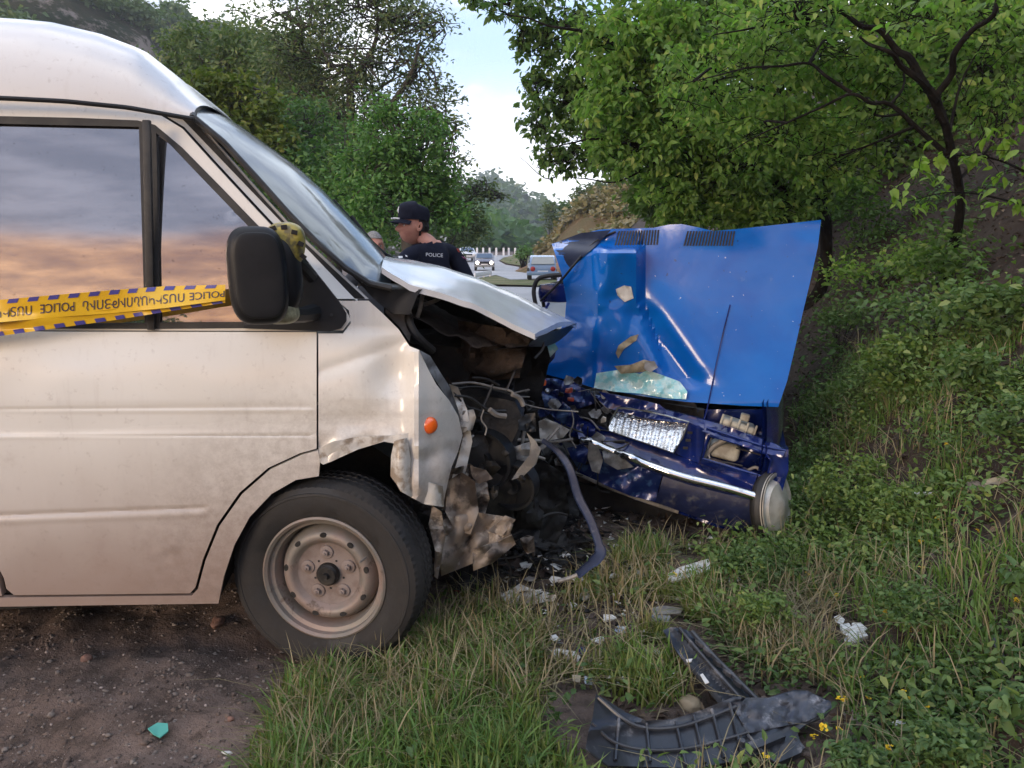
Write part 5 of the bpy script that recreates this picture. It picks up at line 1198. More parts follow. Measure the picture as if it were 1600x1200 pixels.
rbox('side_indicator', CS(1229, 708, .10), ce1, cnn, vz, .006, .03, .022, m_amber, car, .003)
for k in range(46):
    u = random.uniform(835, 955); v = random.uniform(588, 730) + (u - 895) * .15; s = random.uniform(4, 13)
    poly = [(u + s * math.cos(a) * random.uniform(.4, 1.3), v + s * math.sin(a) * random.uniform(.4, 1.0)) for a in np.arange(0, 6.2, 1.1)]
    mt = random.choice([m_navy_torn, m_dark, m_dark, m_black, m_black, m_grey_scrap, m_navy_torn, m_steel, m_white_torn])
    crumple('metal_scrap', poly, Plane(CS(u, v, random.uniform(-.08, .12)), (1, random.uniform(-1, 1), 0), (random.uniform(-.6, .6), 1, random.uniform(-.6, .6))), 0, .015, 12, mt, car, 4, k, .003)
for k in range(22):
    u = random.uniform(840, 950); v = random.uniform(595, 720); pts = [(u, v)]
    for _ in range(3): pts.append((pts[-1][0] + random.gauss(0, 14), pts[-1][1] + random.gauss(6, 14)))
    tube('wire', [CS(a, b, random.uniform(-.08, .05)) for a, b in pts], random.uniform(.0015, .005), random.choice([m_cable, m_grey_cable, m_rubber]), car, 5)
tube('wire', [CS(u, v, -.1) for u, v in ((893, 640), (896, 660), (890, 680), (900, 700))], .004, m_grey_cable, car, 5)
tube('wing_strut', [CS(u, v, -.12) for u, v in ((842, 690), (870, 690), (895, 686))], .007, m_grey_cable, car, 6)
# body behind the nose, in car coordinates (x to the picture right, y backwards, z up)
zc_ = H(co.x, co.y)
def CL(x, y, z): return Vector((co.x, co.y, zc_)) + ce1 * x + cnn * y + vz * z
wl = CS(1232, 690, 0); XR = (wl - Vector((co.x, co.y, wl.z))).dot(ce1)          # outer left-hand flank of the car
flank = [(0.0, .28), (.0, .72), (.12, .80), (1.15, .90), (3.7, .90), (3.95, .80), (3.95, .35), (3.4, .26), (3.38, .42), (3.24, .56), (3.05, .60), (2.86, .56), (2.72, .42), (2.7, .26), (.92, .24), (.90, .40), (.78, .55), (.60, .60), (.42, .55), (.29, .40), (.28, .26)]
def flankpanel(x, sgn):
    v2, f2 = cdt([(y, z) for y, z in flank], .08); n = len(v2)
    V = [CL(x - sgn * (.05 * (abs(z - .55) / .35) ** 2 + (.10 * max(0, (.35 - y) / .35) ** 2)), y, z) for y, z in v2]
    mesh('body_side', V + [p - ce1 * sgn * .02 for p in V], f2 + [tuple(i + n for i in q[::-1]) for q in f2], m_navy, car)
flankpanel(XR, 1); flankpanel(XR - 1.58, -1)
prof = [(1.12, .90), (1.62, 1.34), (1.9, 1.40), (2.7, 1.40), (3.0, 1.34), (3.4, .95)]
cabv = []
for (y, z) in prof:
    ins = .04 + (z - .9) * .32
    for x in (XR - 1.58 + ins, XR - 1.2, XR - .79, XR - .38, XR - ins): cabv.append(CL(x, y, z + (.03 if abs(x - XR + .79) < .5 and z > 1.3 else 0)))
mesh('roof', cabv[5:25], [(i * 5 + k, i * 5 + k + 1, i * 5 + k + 6, i * 5 + k + 5) for i in range(3) for k in range(4)], m_navy, car)
mesh('windscreen', cabv[:10], [(k, k + 1, k + 6, k + 5) for k in range(4)], m_carglass, car)
mesh('rear_window', cabv[20:], [(k, k + 1, k + 6, k + 5) for k in range(4)], m_carglass, car)
for k in (0, 4):
    mesh('side_window', [cabv[i * 5 + k] for i in range(6)], [(0, 1, 2, 3, 4, 5)], m_carglass, car, False)
    tube('window_frame', [cabv[i * 5 + k] for i in range(6)], .018, m_navy, car, 6, 1)
rbox('boot_lid', CL(XR - .79, 3.65, .90), ce1, cnn, vz, .74, .30, .03, m_navy, car, .02); rbox('rear_panel', CL(XR - .79, 3.95, .6), ce1, cnn, vz, .76, .03, .28, m_navy, car, .02)
rbox('dashboard', CL(XR - .79, 1.15, .84), ce1, cnn, vz, .7, .15, .05, m_black, car, .02); rbox('car_floor', CL(XR - .79, 2.1, .27), ce1, cnn, vz, .74, 1.8, .03, m_dark, car)
lump('car_engine', 1000, 640, co.y + .75, .25, .3, .18, m_engine, car, .05, 8, 2.2)
# front wheel at the near corner, with a pale steel rim
m_pale = M('pale_rim', (.48, .47, .43), .35, .3, c2=(.36, .34, .30), scale=14, rvar=.2)
def carwheel(c, ax, rr=.17, rt=.27, tw=.13):
    w = empty('wheel', (0, 0, 0)); w.parent = car; w.location = Vector(c) - origin_of(car)
    lathe('tyre', [(rr, .0), (rr + .008, -.010), (rt - .016, -.008), (rt - .005, .01), (rt, .025), (rt, tw), (rt - .02, tw + .03), (rr, tw + .02)], c, ax, m_rubber, w, 48)
    lathe('rim', [(rr + .003, .002), (rr + .002, -.014), (rr - .012, -.012), (rr - .03, .004), (rr - .05, -.020), (.05, -.034), (.03, -.045), (0, -.047)], c, ax, m_pale, w, 48, sharp=30)
    return w
wc = CS(1211, 792, .01)
carwheel(wc, Vector((-.74, .66, -.14)), .165, .174, .03)
for x, y, s in ((XR - .04, 3.05, -1), (XR - 1.54, 3.05, 1), (XR - 1.54, .60, 1)): carwheel(CL(x, y, .27), ce1 * s)
# wing mirror and door seal seen left of the bonnet
tube('door_seal', [CS(u, v, .95) for u, v in ((838, 482), (834, 455), (840, 437), (856, 431), (884, 429))], .014, m_rubber, car, 8, 4)
tube('door_seal', [CS(u, v, .9) for u, v in ((850, 480), (848, 462), (856, 447), (884, 440))], .012, m_black, car, 8, 4)
lump('wing_mirror', 868, 458, CS(868, 458, .85).y, .10, .05, .055, m_navy, car, .005, 8, 1.0)
# ================================================================== PEOPLE
from mathutils.bvhtree import BVHTree
m_skin = M('skin', (.50, .24, .17), .5, c2=(.42, .18, .13), scale=18, spec=.35)
m_uniform = M('dark_uniform_cloth', (.010, .012, .024), .85, c2=(.014, .016, .03), scale=25, bump=.3, bscale=60, spec=.2)
m_whitep = M('white_print', (.75, .75, .75), .5); m_eye = M('eye_white', (.6, .58, .55), .3); m_iris = M('dark_iris', (.03, .02, .015), .2)
m_hairg = M('short_grey_hair', (.20, .19, .18), .9, c2=(.3, .29, .28), scale=60, bump=.8, bscale=150)
m_hairb = M('short_black_hair', (.012, .010, .009), .9, bump=.8, bscale=150)
m_jacket = M('dark_jacket', (.03, .032, .038), .85, c2=(.04, .042, .05), scale=20)
def ga(x, w_): return math.exp(-(x / w_) ** 2)
def head_geo(c, f, k=1.0):
    f = Vector(f).normalized(); s = vz.cross(f); A, B, Cc = .100 * k, .077 * k, .122 * k; nu, nv = 72, 56; V = []
    for j in range(nv + 1):
        ph = -math.pi / 2 + math.pi * j / nv
        for i in range(nu):
            th = 2 * math.pi * i / nu; x = math.cos(ph) * math.cos(th); y = math.cos(ph) * math.sin(th); z = math.sin(ph)
            X, Y, Z = x * A, y * B, z * Cc
            if z < 0: Y *= 1 - .24 * abs(z) ** 1.4; X *= (1 - .30 * abs(z) ** 2) if x < 0 else (1 + .02 * abs(z))
            if x > 0:
                fr = x ** .5; yy = Y / .077 / k
                X += k * fr * (.036 * ga(yy, .17 + .12 * max(0, -(z + .05))) * (ga(z + .17, .14) if z < -.17 else ga(z + .17, .26)) + .006 * ga(z - .24, .11) * ga(yy, .7) - .012 * ga(z - .07, .09) * (ga(yy - .36, .2) + ga(yy + .36, .2))
                      + .008 * ga(z + .44, .05) * ga(yy, .3) + .007 * ga(z + .56, .05) * ga(yy, .28) - .004 * ga(z + .50, .025) * ga(yy, .33) + .012 * ga(z + .80, .16) * ga(yy, .4) + .010 * ga(z + .6, .35) * ga(yy, .6))
            V.append(Vector(c) + f * X + s * Y + vz * Z)
    F = [(j * nu + i, j * nu + (i + 1) % nu, (j + 1) * nu + (i + 1) % nu, (j + 1) * nu + i) for j in range(nv) for i in range(nu)]
    return V, F, f, s
def skinned(chains, name='tmp'):
    """chains: list of lists of (point, radius); first chain's first point is the root; chains share points by equality"""
    vs = []; rs = []; es = []; idx = {}
    for ch in chains:
        prev = None
        for p, r in ch:
            key = tuple(round(q, 4) for q in p)
            if key not in idx: idx[key] = len(vs); vs.append(tuple(p)); rs.append(r)
            i = idx[key]
            if prev is not None and prev != i: es.append((prev, i))
            prev = i
    me = bpy.data.meshes.new(name); me.from_pydata(vs, es, []); o = bpy.data.objects.new(name, me); C.objects.link(o)
    o.modifiers.new('s', 'SKIN'); sub = o.modifiers.new('u', 'SUBSURF'); sub.levels = 2; sub.render_levels = 2
    if not me.skin_vertices: me.attributes
    for i, r in enumerate(rs):
        rr = r if isinstance(r, tuple) else (r, r)
        me.skin_vertices[0].data[i].radius = rr; me.skin_vertices[0].data[i].use_root = (i == 0)
    dg = bpy.context.evaluated_depsgraph_get(); m2 = bpy.data.meshes.new_from_object(o.evaluated_get(dg))
    V = [Vector(q.co) for q in m2.vertices]; F = [tuple(p.vertices) for p in m2.polygons]; bpy.data.objects.remove(o); return V, F
def person(label, hc, f, sh_l, sh_r, foot_z, cap=True, hair=None, cloth=None, arm_r=None, arm_l=None, group=None, k=1.0):
    hc = Vector(hc); base = Vector((hc.x + .02, hc.y, foot_z)); root = empty('person', base, label, 'person', group)
    V, F, f, s = head_geo(hc, f, k); nh = len(V)
    nb_ = Vector(((sh_l.x + sh_r.x) / 2, (sh_l.y + sh_r.y) / 2, (sh_l.z + sh_r.z) / 2 + .035))
    ax = (sh_r - sh_l).normalized(); bk_ = Vector((-ax.y, ax.x, 0))
    pel = Vector((nb_.x, nb_.y, foot_z + .95)); wai = pel.lerp(nb_, .35); che = pel.lerp(nb_, .75); che2 = pel.lerp(nb_, .93)
    neck = nb_ + Vector((0, 0, .05)); skull = hc + Vector((0, 0, -.05)) - f * .025
    mid = (sh_l + sh_r) / 2; il = mid.lerp(sh_l, .5) + Vector((0, 0, .012)); ir = mid.lerp(sh_r, .5) + Vector((0, 0, .012))
    ch = [[(pel, (.15, .115)), (wai, (.15, .11)), (che, (.175, .12)), (che2, (.13, .10)), (neck, .062), (skull, .058)]]
    for sh, io, arm, sg in ((sh_l, il, arm_l, -1), (sh_r, ir, arm_r, 1)):
        el, wr, hd = arm
        ch.append([(che2, (.13, .10)), (io, .085), (sh, .072), (sh.lerp(el, .5), .060), (el, .047), (el.lerp(wr, .5), .043), (wr, .028), (wr.lerp(hd, .6), .034)])
        pm = wr.lerp(hd, .6); d = (hd - wr).normalized(); q = d.cross(Vector((0, 1, 0))); q = q.normalized() if q.length > .1 else Vector((1, 0, 0))
        for j, ln_ in enumerate((.075, .085, .08, .065)):
            o_ = q * (.030 - .02 * j); a_ = pm + d * .03 + o_; ch.append([(pm, .034), (a_, .011), (a_ + d * ln_ * .5, .0095), (a_ + d * ln_ + Vector((0, -.02, 0)), .0075)])
        ch.append([(pm, .034), (pm + q * .045 + d * .01, .012), (pm + q * .055 + d * .05, .009)])
    for sg in (-1, 1):
        hip = pel + ax * .10 * sg - Vector((0, 0, .06)); kn = Vector((hip.x + ax.x * .02 * sg, hip.y, foot_z + .50)); an = Vector((hip.x + ax.x * .03 * sg, hip.y + .02, foot_z + .09)); to = an + Vector((-ax.y * .0, 0, 0)) + f * .16 - Vector((0, 0, .05))
        ch.append([(pel, (.15, .115)), (hip, .10), (hip.lerp(kn, .5), .085), (kn, .062), (kn.lerp(an, .4), .058), (an, .042), (to, .04)])
    V2, F2 = skinned(ch); bvh = BVHTree.FromPolygons(V2, F2)
    allV = V + V2; allF = F + [tuple(i + nh for i in q) for q in F2]
    o = mesh('body', allV, allF, [m_skin, cloth, m_black], root, sharp=180)
    zc = neck.z - .010; wz = [a[1].z for a in (arm_l, arm_r)]
    o0 = origin_of(root)
    for p in o.data.polygons:
        w_ = Vector(p.center) + o0
        ishead = p.vertices[0] < nh
        hand = any((w_ - (a[1] * .5 + a[2] * .5)).length < .13 and (w_ - a[2]).length < (w_ - a[0]).length * .8 for a in (arm_l, arm_r))
        nk = w_.z > zc + .012 and ((w_.x - neck.x) ** 2 + (w_.y - neck.y) ** 2) ** .5 < .085
        p.material_index = 0 if (ishead or hand or nk) else (2 if w_.z < foot_z + .12 else 1)
    # ears, eyes, brows
    for sg in (-1, 1):
        ec = hc + s * sg * .077 * k - f * .010 + Vector((0, 0, -.004)); Ve = []; nu, nv = 20, 10
        for j in range(nv + 1):
            for i in range(nu):
                th = 2 * math.pi * i / nu; r = j / nv; dish = .010 * math.sin(r * math.pi * .95) + (.004 if r > .8 else 0) - (.004 if r < .4 else 0)
                Ve.append(ec + f * (r * .019 * k * math.cos(th) - r * .006 * math.sin(th)) + vz * r * (.033 if math.sin(th) > 0 else .030) * k * math.sin(th) + s * sg * (dish + .004 * (1 - math.cos(th)) * r))
        mesh('ear', Ve, [(j * nu + i, j * nu + (i + 1) % nu, (j + 1) * nu + (i + 1) % nu, (j + 1) * nu + i) for j in range(nv) for i in range(nu)], m_skin, root, sharp=180)
        ey = hc + f * .077 * k + s * sg * .031 * k + Vector((0, 0, .008 * k))
        v_, f_ = lathe_g([(.011 * math.sin(a_), -.011 * math.cos(a_)) for a_ in np.linspace(0, math.pi, 9)], ey, -f, n=16); mesh('eye', v_, f_, m_eye, root, sharp=180)
        v_, f_ = lathe_g([(0, -.0115), (.005, -.0108), (.005, -.009)], ey, -f, n=12); mesh('iris', v_, f_, m_iris, root)
        tube('eyebrow', [hc + f * (.094 - .016 * t_) * k + s * sg * (.015 + .03 * t_) * k + Vector((0, 0, (.029 + .004 * math.sin(t_ * 3)) * k)) for t_ in (0, .35, .7, 1)], [.0035, .005, .003], m_hairb, root, 6, 3)
    # hair: shell over the back and sides
    Vh = []; Fh = []
    kk = .004; hv = [];
    for i_, p in enumerate(V):
        d = p - hc; hv.append(p + Vector((d.x, d.y, d.z)).normalized() * (.006 + .002 * noise.noise(p * 90)))
    def hairy(p):
        d = p - hc; x = d.dot(f); return (d.z > .062 * k - (0 if x > .05 else .0) or (x < -.005 and d.z > -.060 + .02 * (x < -.03))) and not (x > .035 and d.z < .06) and x < .085
    Fh = [q for q in F if all(hairy(V[i]) for i in q)]
    us = sorted({i for q in Fh for i in q}); mp = {a_: b_ for b_, a_ in enumerate(us)}
    mesh('hair', [hv[i] for i in us], [tuple(mp[i] for i in q) for q in Fh], hair, root, sharp=180)
    if cap:
        nu, nv = 48, 14; Vc = []; lift = Vector((0, 0, .047 * k)); fr = f
        for j in range(nv + 1):
            t_ = j / nv
            for i in range(nu):
                th = 2 * math.pi * i / nu; xx = math.cos(th); rr_ = [1.03, 1.06, 1.08, 1.09, 1.09, 1.07, 1.04, .98, .89, .77, .62, .46, .3, .15, .0][j]
                zz = [.0, .012, .026, .040, .053, .065, .076, .086, .094, .100, .105, .108, .110, .111, .111][j]
                zz *= (1.12 if xx > 0 else 1.0 - .1 * abs(xx)); Vc.append(hc + lift + f * (xx * .103 * rr_ * k) + s * (math.sin(th) * .083 * rr_ * k) + vz * (zz * k - (.0 if xx > -.2 else .012 * abs(xx) * (1 - t_))))
        capo = mesh('cap', Vc, [(j * nu + i, j * nu + (i + 1) % nu, (j + 1) * nu + (i + 1) % nu, (j + 1) * nu + i) for j in range(nv) for i in range(nu)], m_uniform, root, sharp=180)
        Vv = []; n = 16
        for j in range(6):
            for i in range(n + 1):
                th = -1.15 + 2.3 * i / n; r = .104 + .072 * (j / 5) * math.cos(th * .78); Vv.append(hc + lift + f * (r * math.cos(th) * k) + s * (math.sin(th) * (.083 + .008 * j / 5) * k) + vz * ((.004 - .020 * (j / 5) - .016 * (th / 1.15) ** 2) * k))
        nvv = len(Vv); Vv += [p - vz * .004 for p in Vv]
        Fv = [(j * (n + 1) + i, j * (n + 1) + i + 1, (j + 1) * (n + 1) + i + 1, (j + 1) * (n + 1) + i) for j in range(5) for i in range(n)]; Fv += [tuple(a_ + nvv for a_ in q[::-1]) for q in Fv] + [(5 * (n + 1) + i, 5 * (n + 1) + i + 1, 5 * (n + 1) + i + 1 + nvv, 5 * (n + 1) + i + nvv) for i in range(n)]
        mesh('visor', Vv, Fv, m_uniform, root, sharp=60)
        for sg in (-1, 1):
            tube('visor_braid', [hc + lift + f * ((.104 + .055 * math.cos(th * .8)) * math.cos(th) * k) + s * (math.sin(th) * .090 * k) + vz * (.007 - .012 * (th / 1.15) ** 2) for th in (sg * .25, sg * .45, sg * .65)], .0055, m_whitep, root, 6, 3)
        bc = hc + lift + f * .108 * k + vz * .060 * k
        n = 10; bv = [bc + s * (.019 if i % 2 else .024) * math.cos(2 * math.pi * i / n) + vz * (.020 if i % 2 else .028) * math.sin(2 * math.pi * i / n) - f * .012 * abs(math.cos(2 * math.pi * i / n)) for i in range(n)] + [bc + f * .006]
        bv = [p + f * .005 for p in bv]
        mesh('cap_badge', bv, [(i, (i + 1) % n, n) for i in range(n)], m_whitep, root)
        bs = hc + lift + f * .080 * k + s * -.058 * k + vz * .062 * k
    return root, bvh, f, s, nb_
OD = 5.4
hc = PD(647, 350, OD); hc.z = PD(647, 354, OD).z
shl = PD(634, 403, 5.28); shr = PD(708, 396, 5.48)
armr = (PD(748, 470, 5.42), PD(735, 560, 5.15), PD(722, 590, 5.05)); arml = (PD(612, 480, 5.15), PD(650, 540, 4.95), PD(672, 552, 4.88))
off, bvh, of, os_, onb = person('police officer in black uniform and white-badged cap, face turned left beyond the van bonnet', hc, (-.90, -.44, 0), shl, shr, -.02, True, m_hairb, m_uniform, armr, arml)
def on_body(u, v, lift=.004):
    d = ray(u, v); o = Vector((0, 0, CAMH)); h = bvh.ray_cast(o, d)
    return (h[0] - d.normalized() * lift) if h[0] else PD(u, v, 5.3)
def patch(nm, quad, mt, n=5):
    V = [on_body(*(Vector(quad[0]).lerp(Vector(quad[1]), i / n).lerp(Vector(quad[3]).lerp(Vector(quad[2]), i / n), j / 2))) for j in range(3) for i in range(n + 1)]
    mesh(nm, V, [(j * (n + 1) + i, j * (n + 1) + i + 1, (j + 1) * (n + 1) + i + 1, (j + 1) * (n + 1) + i) for j in range(2) for i in range(n)], mt, off)
tv, tf = text_mesh('POLICE'); xm = max(p[0] for p in tv)
mesh('chest_lettering', [on_body(665 + p[0] / xm * 27, 400.3 + p[0] / xm * 1.6 - p[1] * 8.0) for p in tv], tf, m_whitep, off, smooth=False)['kind'] = 'stuff'
patch('shoulder_stripe', [(695, 371), (698, 370.5), (696.5, 376), (694, 376.5)], m_whitep); patch('shoulder_stripe', [(688, 369.5), (692, 369), (691, 371), (687.5, 371.5)], m_whitep)
patch('badge', [(622, 400), (629, 400), (629, 403), (623, 403.5)], m_whitep); patch('badge', [(633, 398), (636, 399), (637, 401.5), (634, 401)], m_whitep)
patch('badge', [(612.5, 386), (616, 385), (616, 388), (613, 388.5)], m_whitep)
patch('sleeve_patch', [(713, 388), (717, 389), (719, 394), (716, 394)], m_red); patch('sleeve_patch', [(721, 400), (729, 404), (731, 407), (724, 403)], M('pink_band', (.5, .12, .3), .6))
p2h = PD(584, 386, 6.3)
person('second man with short grey hair, half hidden behind the van windscreen', p2h, (.45, -.89, 0), p2h + Vector((-.19, .02, -.245)), p2h + Vector((.19, .02, -.245)), -.02, False, m_hairg, m_jacket,
       (p2h + Vector((.27, 0, -.50)), p2h + Vector((.25, -.06, -.74)), p2h + Vector((.25, -.08, -.83))), (p2h + Vector((-.27, 0, -.50)), p2h + Vector((-.25, -.06, -.74)), p2h + Vector((-.25, -.08, -.83))))

# ================================================================== TRAFFIC ON THE ROAD
def small_car(base, heading, paint, label, lights_on=False, rear=False, k=1.0):
    root = empty('parked_car' if rear else 'oncoming_car', base, label, 'car'); f = Vector((math.sin(heading), -math.cos(heading), 0)); s = Vector((f.y, -f.x, 0))   # f points forward
    b = Vector(base)
    def T(x, y, z): return b + f * x * k + s * y * k + vz * z * k
    prof = [(-1.95, .35), (-2.0, .60), (-1.95, .92), (-1.55, 1.38), (-1.1, 1.45), (.1, 1.44), (.85, .98), (1.80, .84), (2.0, .66), (2.0, .35)]
    V = []; n = len(prof)
    for y in (-.82, -.80, .80, .82):
        for x, z in prof:
            yy = y * (1 - max(0, z - .95) * .32) * (.94 if abs(x) > 1.9 else 1); V.append(T(x * (1 if abs(y) < .81 else .99), yy, z * (1 if abs(y) < .81 else .99)))
    F = [(j * n + i, j * n + i + 1, (j + 1) * n + i + 1, (j + 1) * n + i) for j in range(3) for i in range(n - 1)] + [tuple(range(n)), tuple(range(4 * n - 1, 3 * n - 1, -1))] + [(j * n + n - 1, j * n, (j + 1) * n, (j + 1) * n + n - 1) for j in range(3)]
    mesh('body', V, F, paint, root, sharp=35)
    def quad(nm, pts, mt, o): mesh(nm, pts + [p - o for p in pts], [tuple(range(len(pts))), tuple(range(2 * len(pts) - 1, len(pts) - 1, -1))] + [(i, (i + 1) % len(pts), (i + 1) % len(pts) + len(pts), i + len(pts)) for i in range(len(pts))], mt, root, False)
    quad('windscreen', [T(.20, -.58, 1.39), T(.20, .58, 1.39), T(.82, .70, 1.03), T(.82, -.70, 1.03)], m_carglass, -vz * .0 - f * .02 - vz * .02)
    quad('rear_window', [T(-1.60, -.58, 1.36), T(-1.60, .58, 1.36), T(-1.965, .68, .96), T(-1.965, -.68, .96)], m_carglass, f * .03)
    for sg in (-1, 1):
        quad('side_window', [T(-1.5, sg * .73, 1.30), T(.05, sg * .73, 1.32), T(.62, sg * .80, 1.0), T(-1.7, sg * .80, 1.0)], m_carglass, -s * sg * .04)
        for x in (-1.25, 1.25):
            w_ = empty('wheel', T(x, sg * .80, .31) - origin_of(root)); w_.parent = root
            lathe('tyre', [(.19, .0), (.30, -.01), (.31, .03), (.31, .17), (.19, .18)], T(x, sg * .83, .31), -s * sg, m_rubber, w_, 24); lathe('rim', [(.19, .0), (.15, .02), (0, .0)], T(x, sg * .83, .31), -s * sg, m_steel, w_, 20)
        lm = M('lit_headlamp', (.9, .88, .8), .2, emit=((1, .93, .75), 6.0)) if lights_on else M('tail_lamp' if rear else 'unlit_headlamp', (.45, .03, .02) if rear else (.7, .7, .7), .2)
        x = -2.01 if rear else 2.0; lathe('tail_lamp' if rear else 'headlamp', [(0, -.03), (.09, -.02), (.12, .0), (.12, .06), (0, .06)], T(x, sg * .58, .68), f * (1 if rear else -1), lm, root, 16)
    x = -2.02 if rear else 2.02
    rbox('number_plate', T(x, 0, .52), f, s, vz, .012, .26, .055, m_whitep, root); rbox('bumper', T(x * .992, 0, .42), f, s, vz, .06, .80, .09, m_grey_scrap if not rear else paint, root, .03)
    if not rear: rbox('grille', T(2.0, 0, .68), f, s, vz, .02, .36, .07, m_black, root, .01)
    return root
p = hit(757, 423.5, 200); small_car((p.x, p.y, p.z + .06), R(2), M('maroon_paint', (.05, .02, .022), .3, coat=1), 'small dark car with lit headlamps coming round the bend', True, k=.95)
p = hit(735, 409, 200); small_car((p.x - .4, p.y, p.z + .06), R(10), M('white_car_paint', (.6, .6, .6), .3, coat=1), 'far white car half hidden behind the officer shoulder', False, k=1.0)
p = hit(846, 438.5, 200); small_car((p.x, p.y, p.z + .06), R(180), M('light_blue_paint', (.22, .33, .52), .25, coat=1), 'light blue hatchback standing at the roadside left of the raised bonnet', rear=True, k=.86)
m_bol = M('white_post_paint', (.8, .8, .8), .5)
for k, u in enumerate((726, 745.5, 755, 765, 775.5, 787, 795, 805)):
    pt = PD(u, 399.6 - .06 * k, 92 + k * .8); b = (pt.x, pt.y, pt.z)
    o = mesh('guard_post', [Vector(b) + Vector((math.cos(a) * .13 * r_, math.sin(a) * .13 * r_, z)) for z, r_ in ((-.3, 1), (.82, 1), (.95, .75)) for a in np.arange(0, 6.2, math.pi / 4)],
             [(j * 8 + i, j * 8 + (i + 1) % 8, (j + 1) * 8 + (i + 1) % 8, (j + 1) * 8 + i) for j in range(2) for i in range(8)] + [tuple(range(16, 24))], m_bol)
    tag(o, 'white guard post in the row along the outside of the bend', 'post', 'white guard posts along the bend')
gr = empty('guard_rail', hit(748, 431), 'short pale guard rail at the road edge beyond the van bonnet tip', 'guard rail')
a, b = PD(742, 430, 41), PD(768, 425.5, 46)
rbox('rail', (a + b) / 2, b - a, (b - a).cross(vz), vz, (b - a).length / 2, .03, .13, m_bol, gr, .02)
for t_ in (.1, .5, .9): q = a.lerp(b, t_); rbox('post', Vector((q.x, q.y + .06, q.z - .35)), Vector((1, 0, 0)), Vector((0, 1, 0)), vz, .05, .05, .45, m_bol, gr)

# ================================================================== DEBRIS
def GP(u, v, tx=0.0, ty=0.0, lift=.0):
    o = hit(u, v); e = .12; n_ = Vector((-(H(o.x + e, o.y) - H(o.x - e, o.y)) / (2 * e) + tx, -(H(o.x, o.y + e) - H(o.x, o.y - e)) / (2 * e) + ty, 1)).normalized()
    return Plane(o + Vector((0, 0, lift)), (1, 0, 0), -n_)
def cen(poly): return sum(a for a, b in poly) / len(poly), sum(b for a, b in poly) / len(poly)
def scrap(name, label, poly, mat, cat, lift=.02, amp=.008, sc=8, tx=0.0, ty=0.0, thick=.004, step=4, seed=1.0, group=None):
    P = GP(*cen(poly), tx, ty, lift); root = empty(name, P(*cen(poly)), None)
    bpy.data.objects.remove(root)
    o = crumple(name, poly, P, 0, amp, sc, mat, None, step, seed, thick)
    c0 = P(*cen(poly)); o.data.transform(Matrix.Translation(-c0)); o.location = c0
    return tag(o, label, cat, group)
m_teal = M('teal_shard', (.10, .42, .36), .4); m_petal = M('white_tissue', (.75, .77, .76), .8, c2=(.6, .62, .62), scale=30, bump=.6)
scrap('glass_shard', 'small teal shard lying alone on the brown dirt', [(231, 1138), (246, 1129), (262, 1130), (263, 1142), (250, 1152), (240, 1147)], m_teal, 'shard', .012, .002)
scrap('plastic_shard', 'long white shard with two small holes, below the blue car', [(1044, 896), (1062, 886), (1106, 873), (1111, 882), (1108, 890), (1075, 902), (1052, 908), (1044, 904)], m_white_scrap, 'shard', .10, .004, ty=-.2, thick=.012)
scrap('plastic_shard', 'thin white sliver left of the long holed shard', [(978, 880), (984, 879), (1007, 898), (1004, 902), (990, 893)], m_white_scrap, 'shard', .04, .002)
scrap('plastic_shard', 'flat pale grey shard lying above the ribbed panel', [(1016, 950), (1036, 946), (1068, 950), (1064, 958), (1020, 960)], m_grey_cable, 'shard', .05, .003, ty=-.15)
scrap('plastic_shard', 'streaked grey sliver just below the flat pale shard', [(1012, 960), (1048, 962), (1044, 972), (1015, 970)], m_grey_scrap, 'shard', .04, .004)
scrap('plastic_shard', 'dirty white crumpled strip in the long grass', [(860, 1016), (872, 1013), (900, 1018), (907, 1026), (903, 1034), (880, 1028), (862, 1022)], m_white_torn, 'shard', .07, .006, ty=-.2)
scrap('plastic_shard', 'small round white scrap above the crumpled strip', [(860, 993), (868, 991), (874, 997), (868, 1002), (861, 999)], m_white_scrap, 'shard', .08, .004, ty=-.3)
scrap('plastic_shard', 'white scrap folded beside the top left of the ribbed panel', [(1002, 1014), (1030, 1015), (1050, 1024), (1046, 1034), (1020, 1030), (1006, 1040), (998, 1024)], m_white_torn, 'shard', .05, .010, ty=-.2)
scrap('plastic_shard', 'pale scrap standing upright near the bottom of the grass', [(788, 1157), (796, 1158), (803, 1192), (794, 1200), (786, 1180)], m_grey_cable, 'shard', .06, .004, ty=-.8)
scrap('plastic_shard', 'small pale yellow chip in grass left of the dark panel corner', [(894, 1054), (908, 1055), (906, 1066), (895, 1064)], m_tan, 'chip', .07, .003, ty=-.3)
scrap('plastic_shard', 'white chip by the bent blue trim end', [(900, 930), (915, 924), (925, 930), (916, 937), (903, 936)], m_white_scrap, 'chip', .03, .003)
scrap('plastic_shard', 'bright white chip below the crushed van corner', [(851, 883), (866, 880), (880, 886), (870, 892), (855, 889)], m_white_scrap, 'chip', .03, .003)
scrap('plastic_shard', 'white chip nearest the van wheel under the crushed corner', [(812, 880), (822, 877), (832, 880), (828, 887), (815, 887)], m_white_scrap, 'chip', .03, .003)
scrap('plastic_shard', 'white chip standing between the trim and the van corner', [(857, 862), (866, 850), (872, 862), (878, 870), (866, 872)], m_white_torn, 'chip', .04, .008, ty=-.5)
scrap('plastic_shard', 'pale wood-coloured slab on the bank at the right edge', [(1536, 750), (1570, 742), (1576, 750), (1545, 764), (1534, 760)], m_tan, 'slab', .05, .004, ty=-.3)
scrap('plastic_shard', 'thin white stick on the weeds right of the car wheel', [(1427, 768), (1458, 769), (1464, 773), (1430, 773)], m_white_scrap, 'stick', .09, .002, ty=-.3)
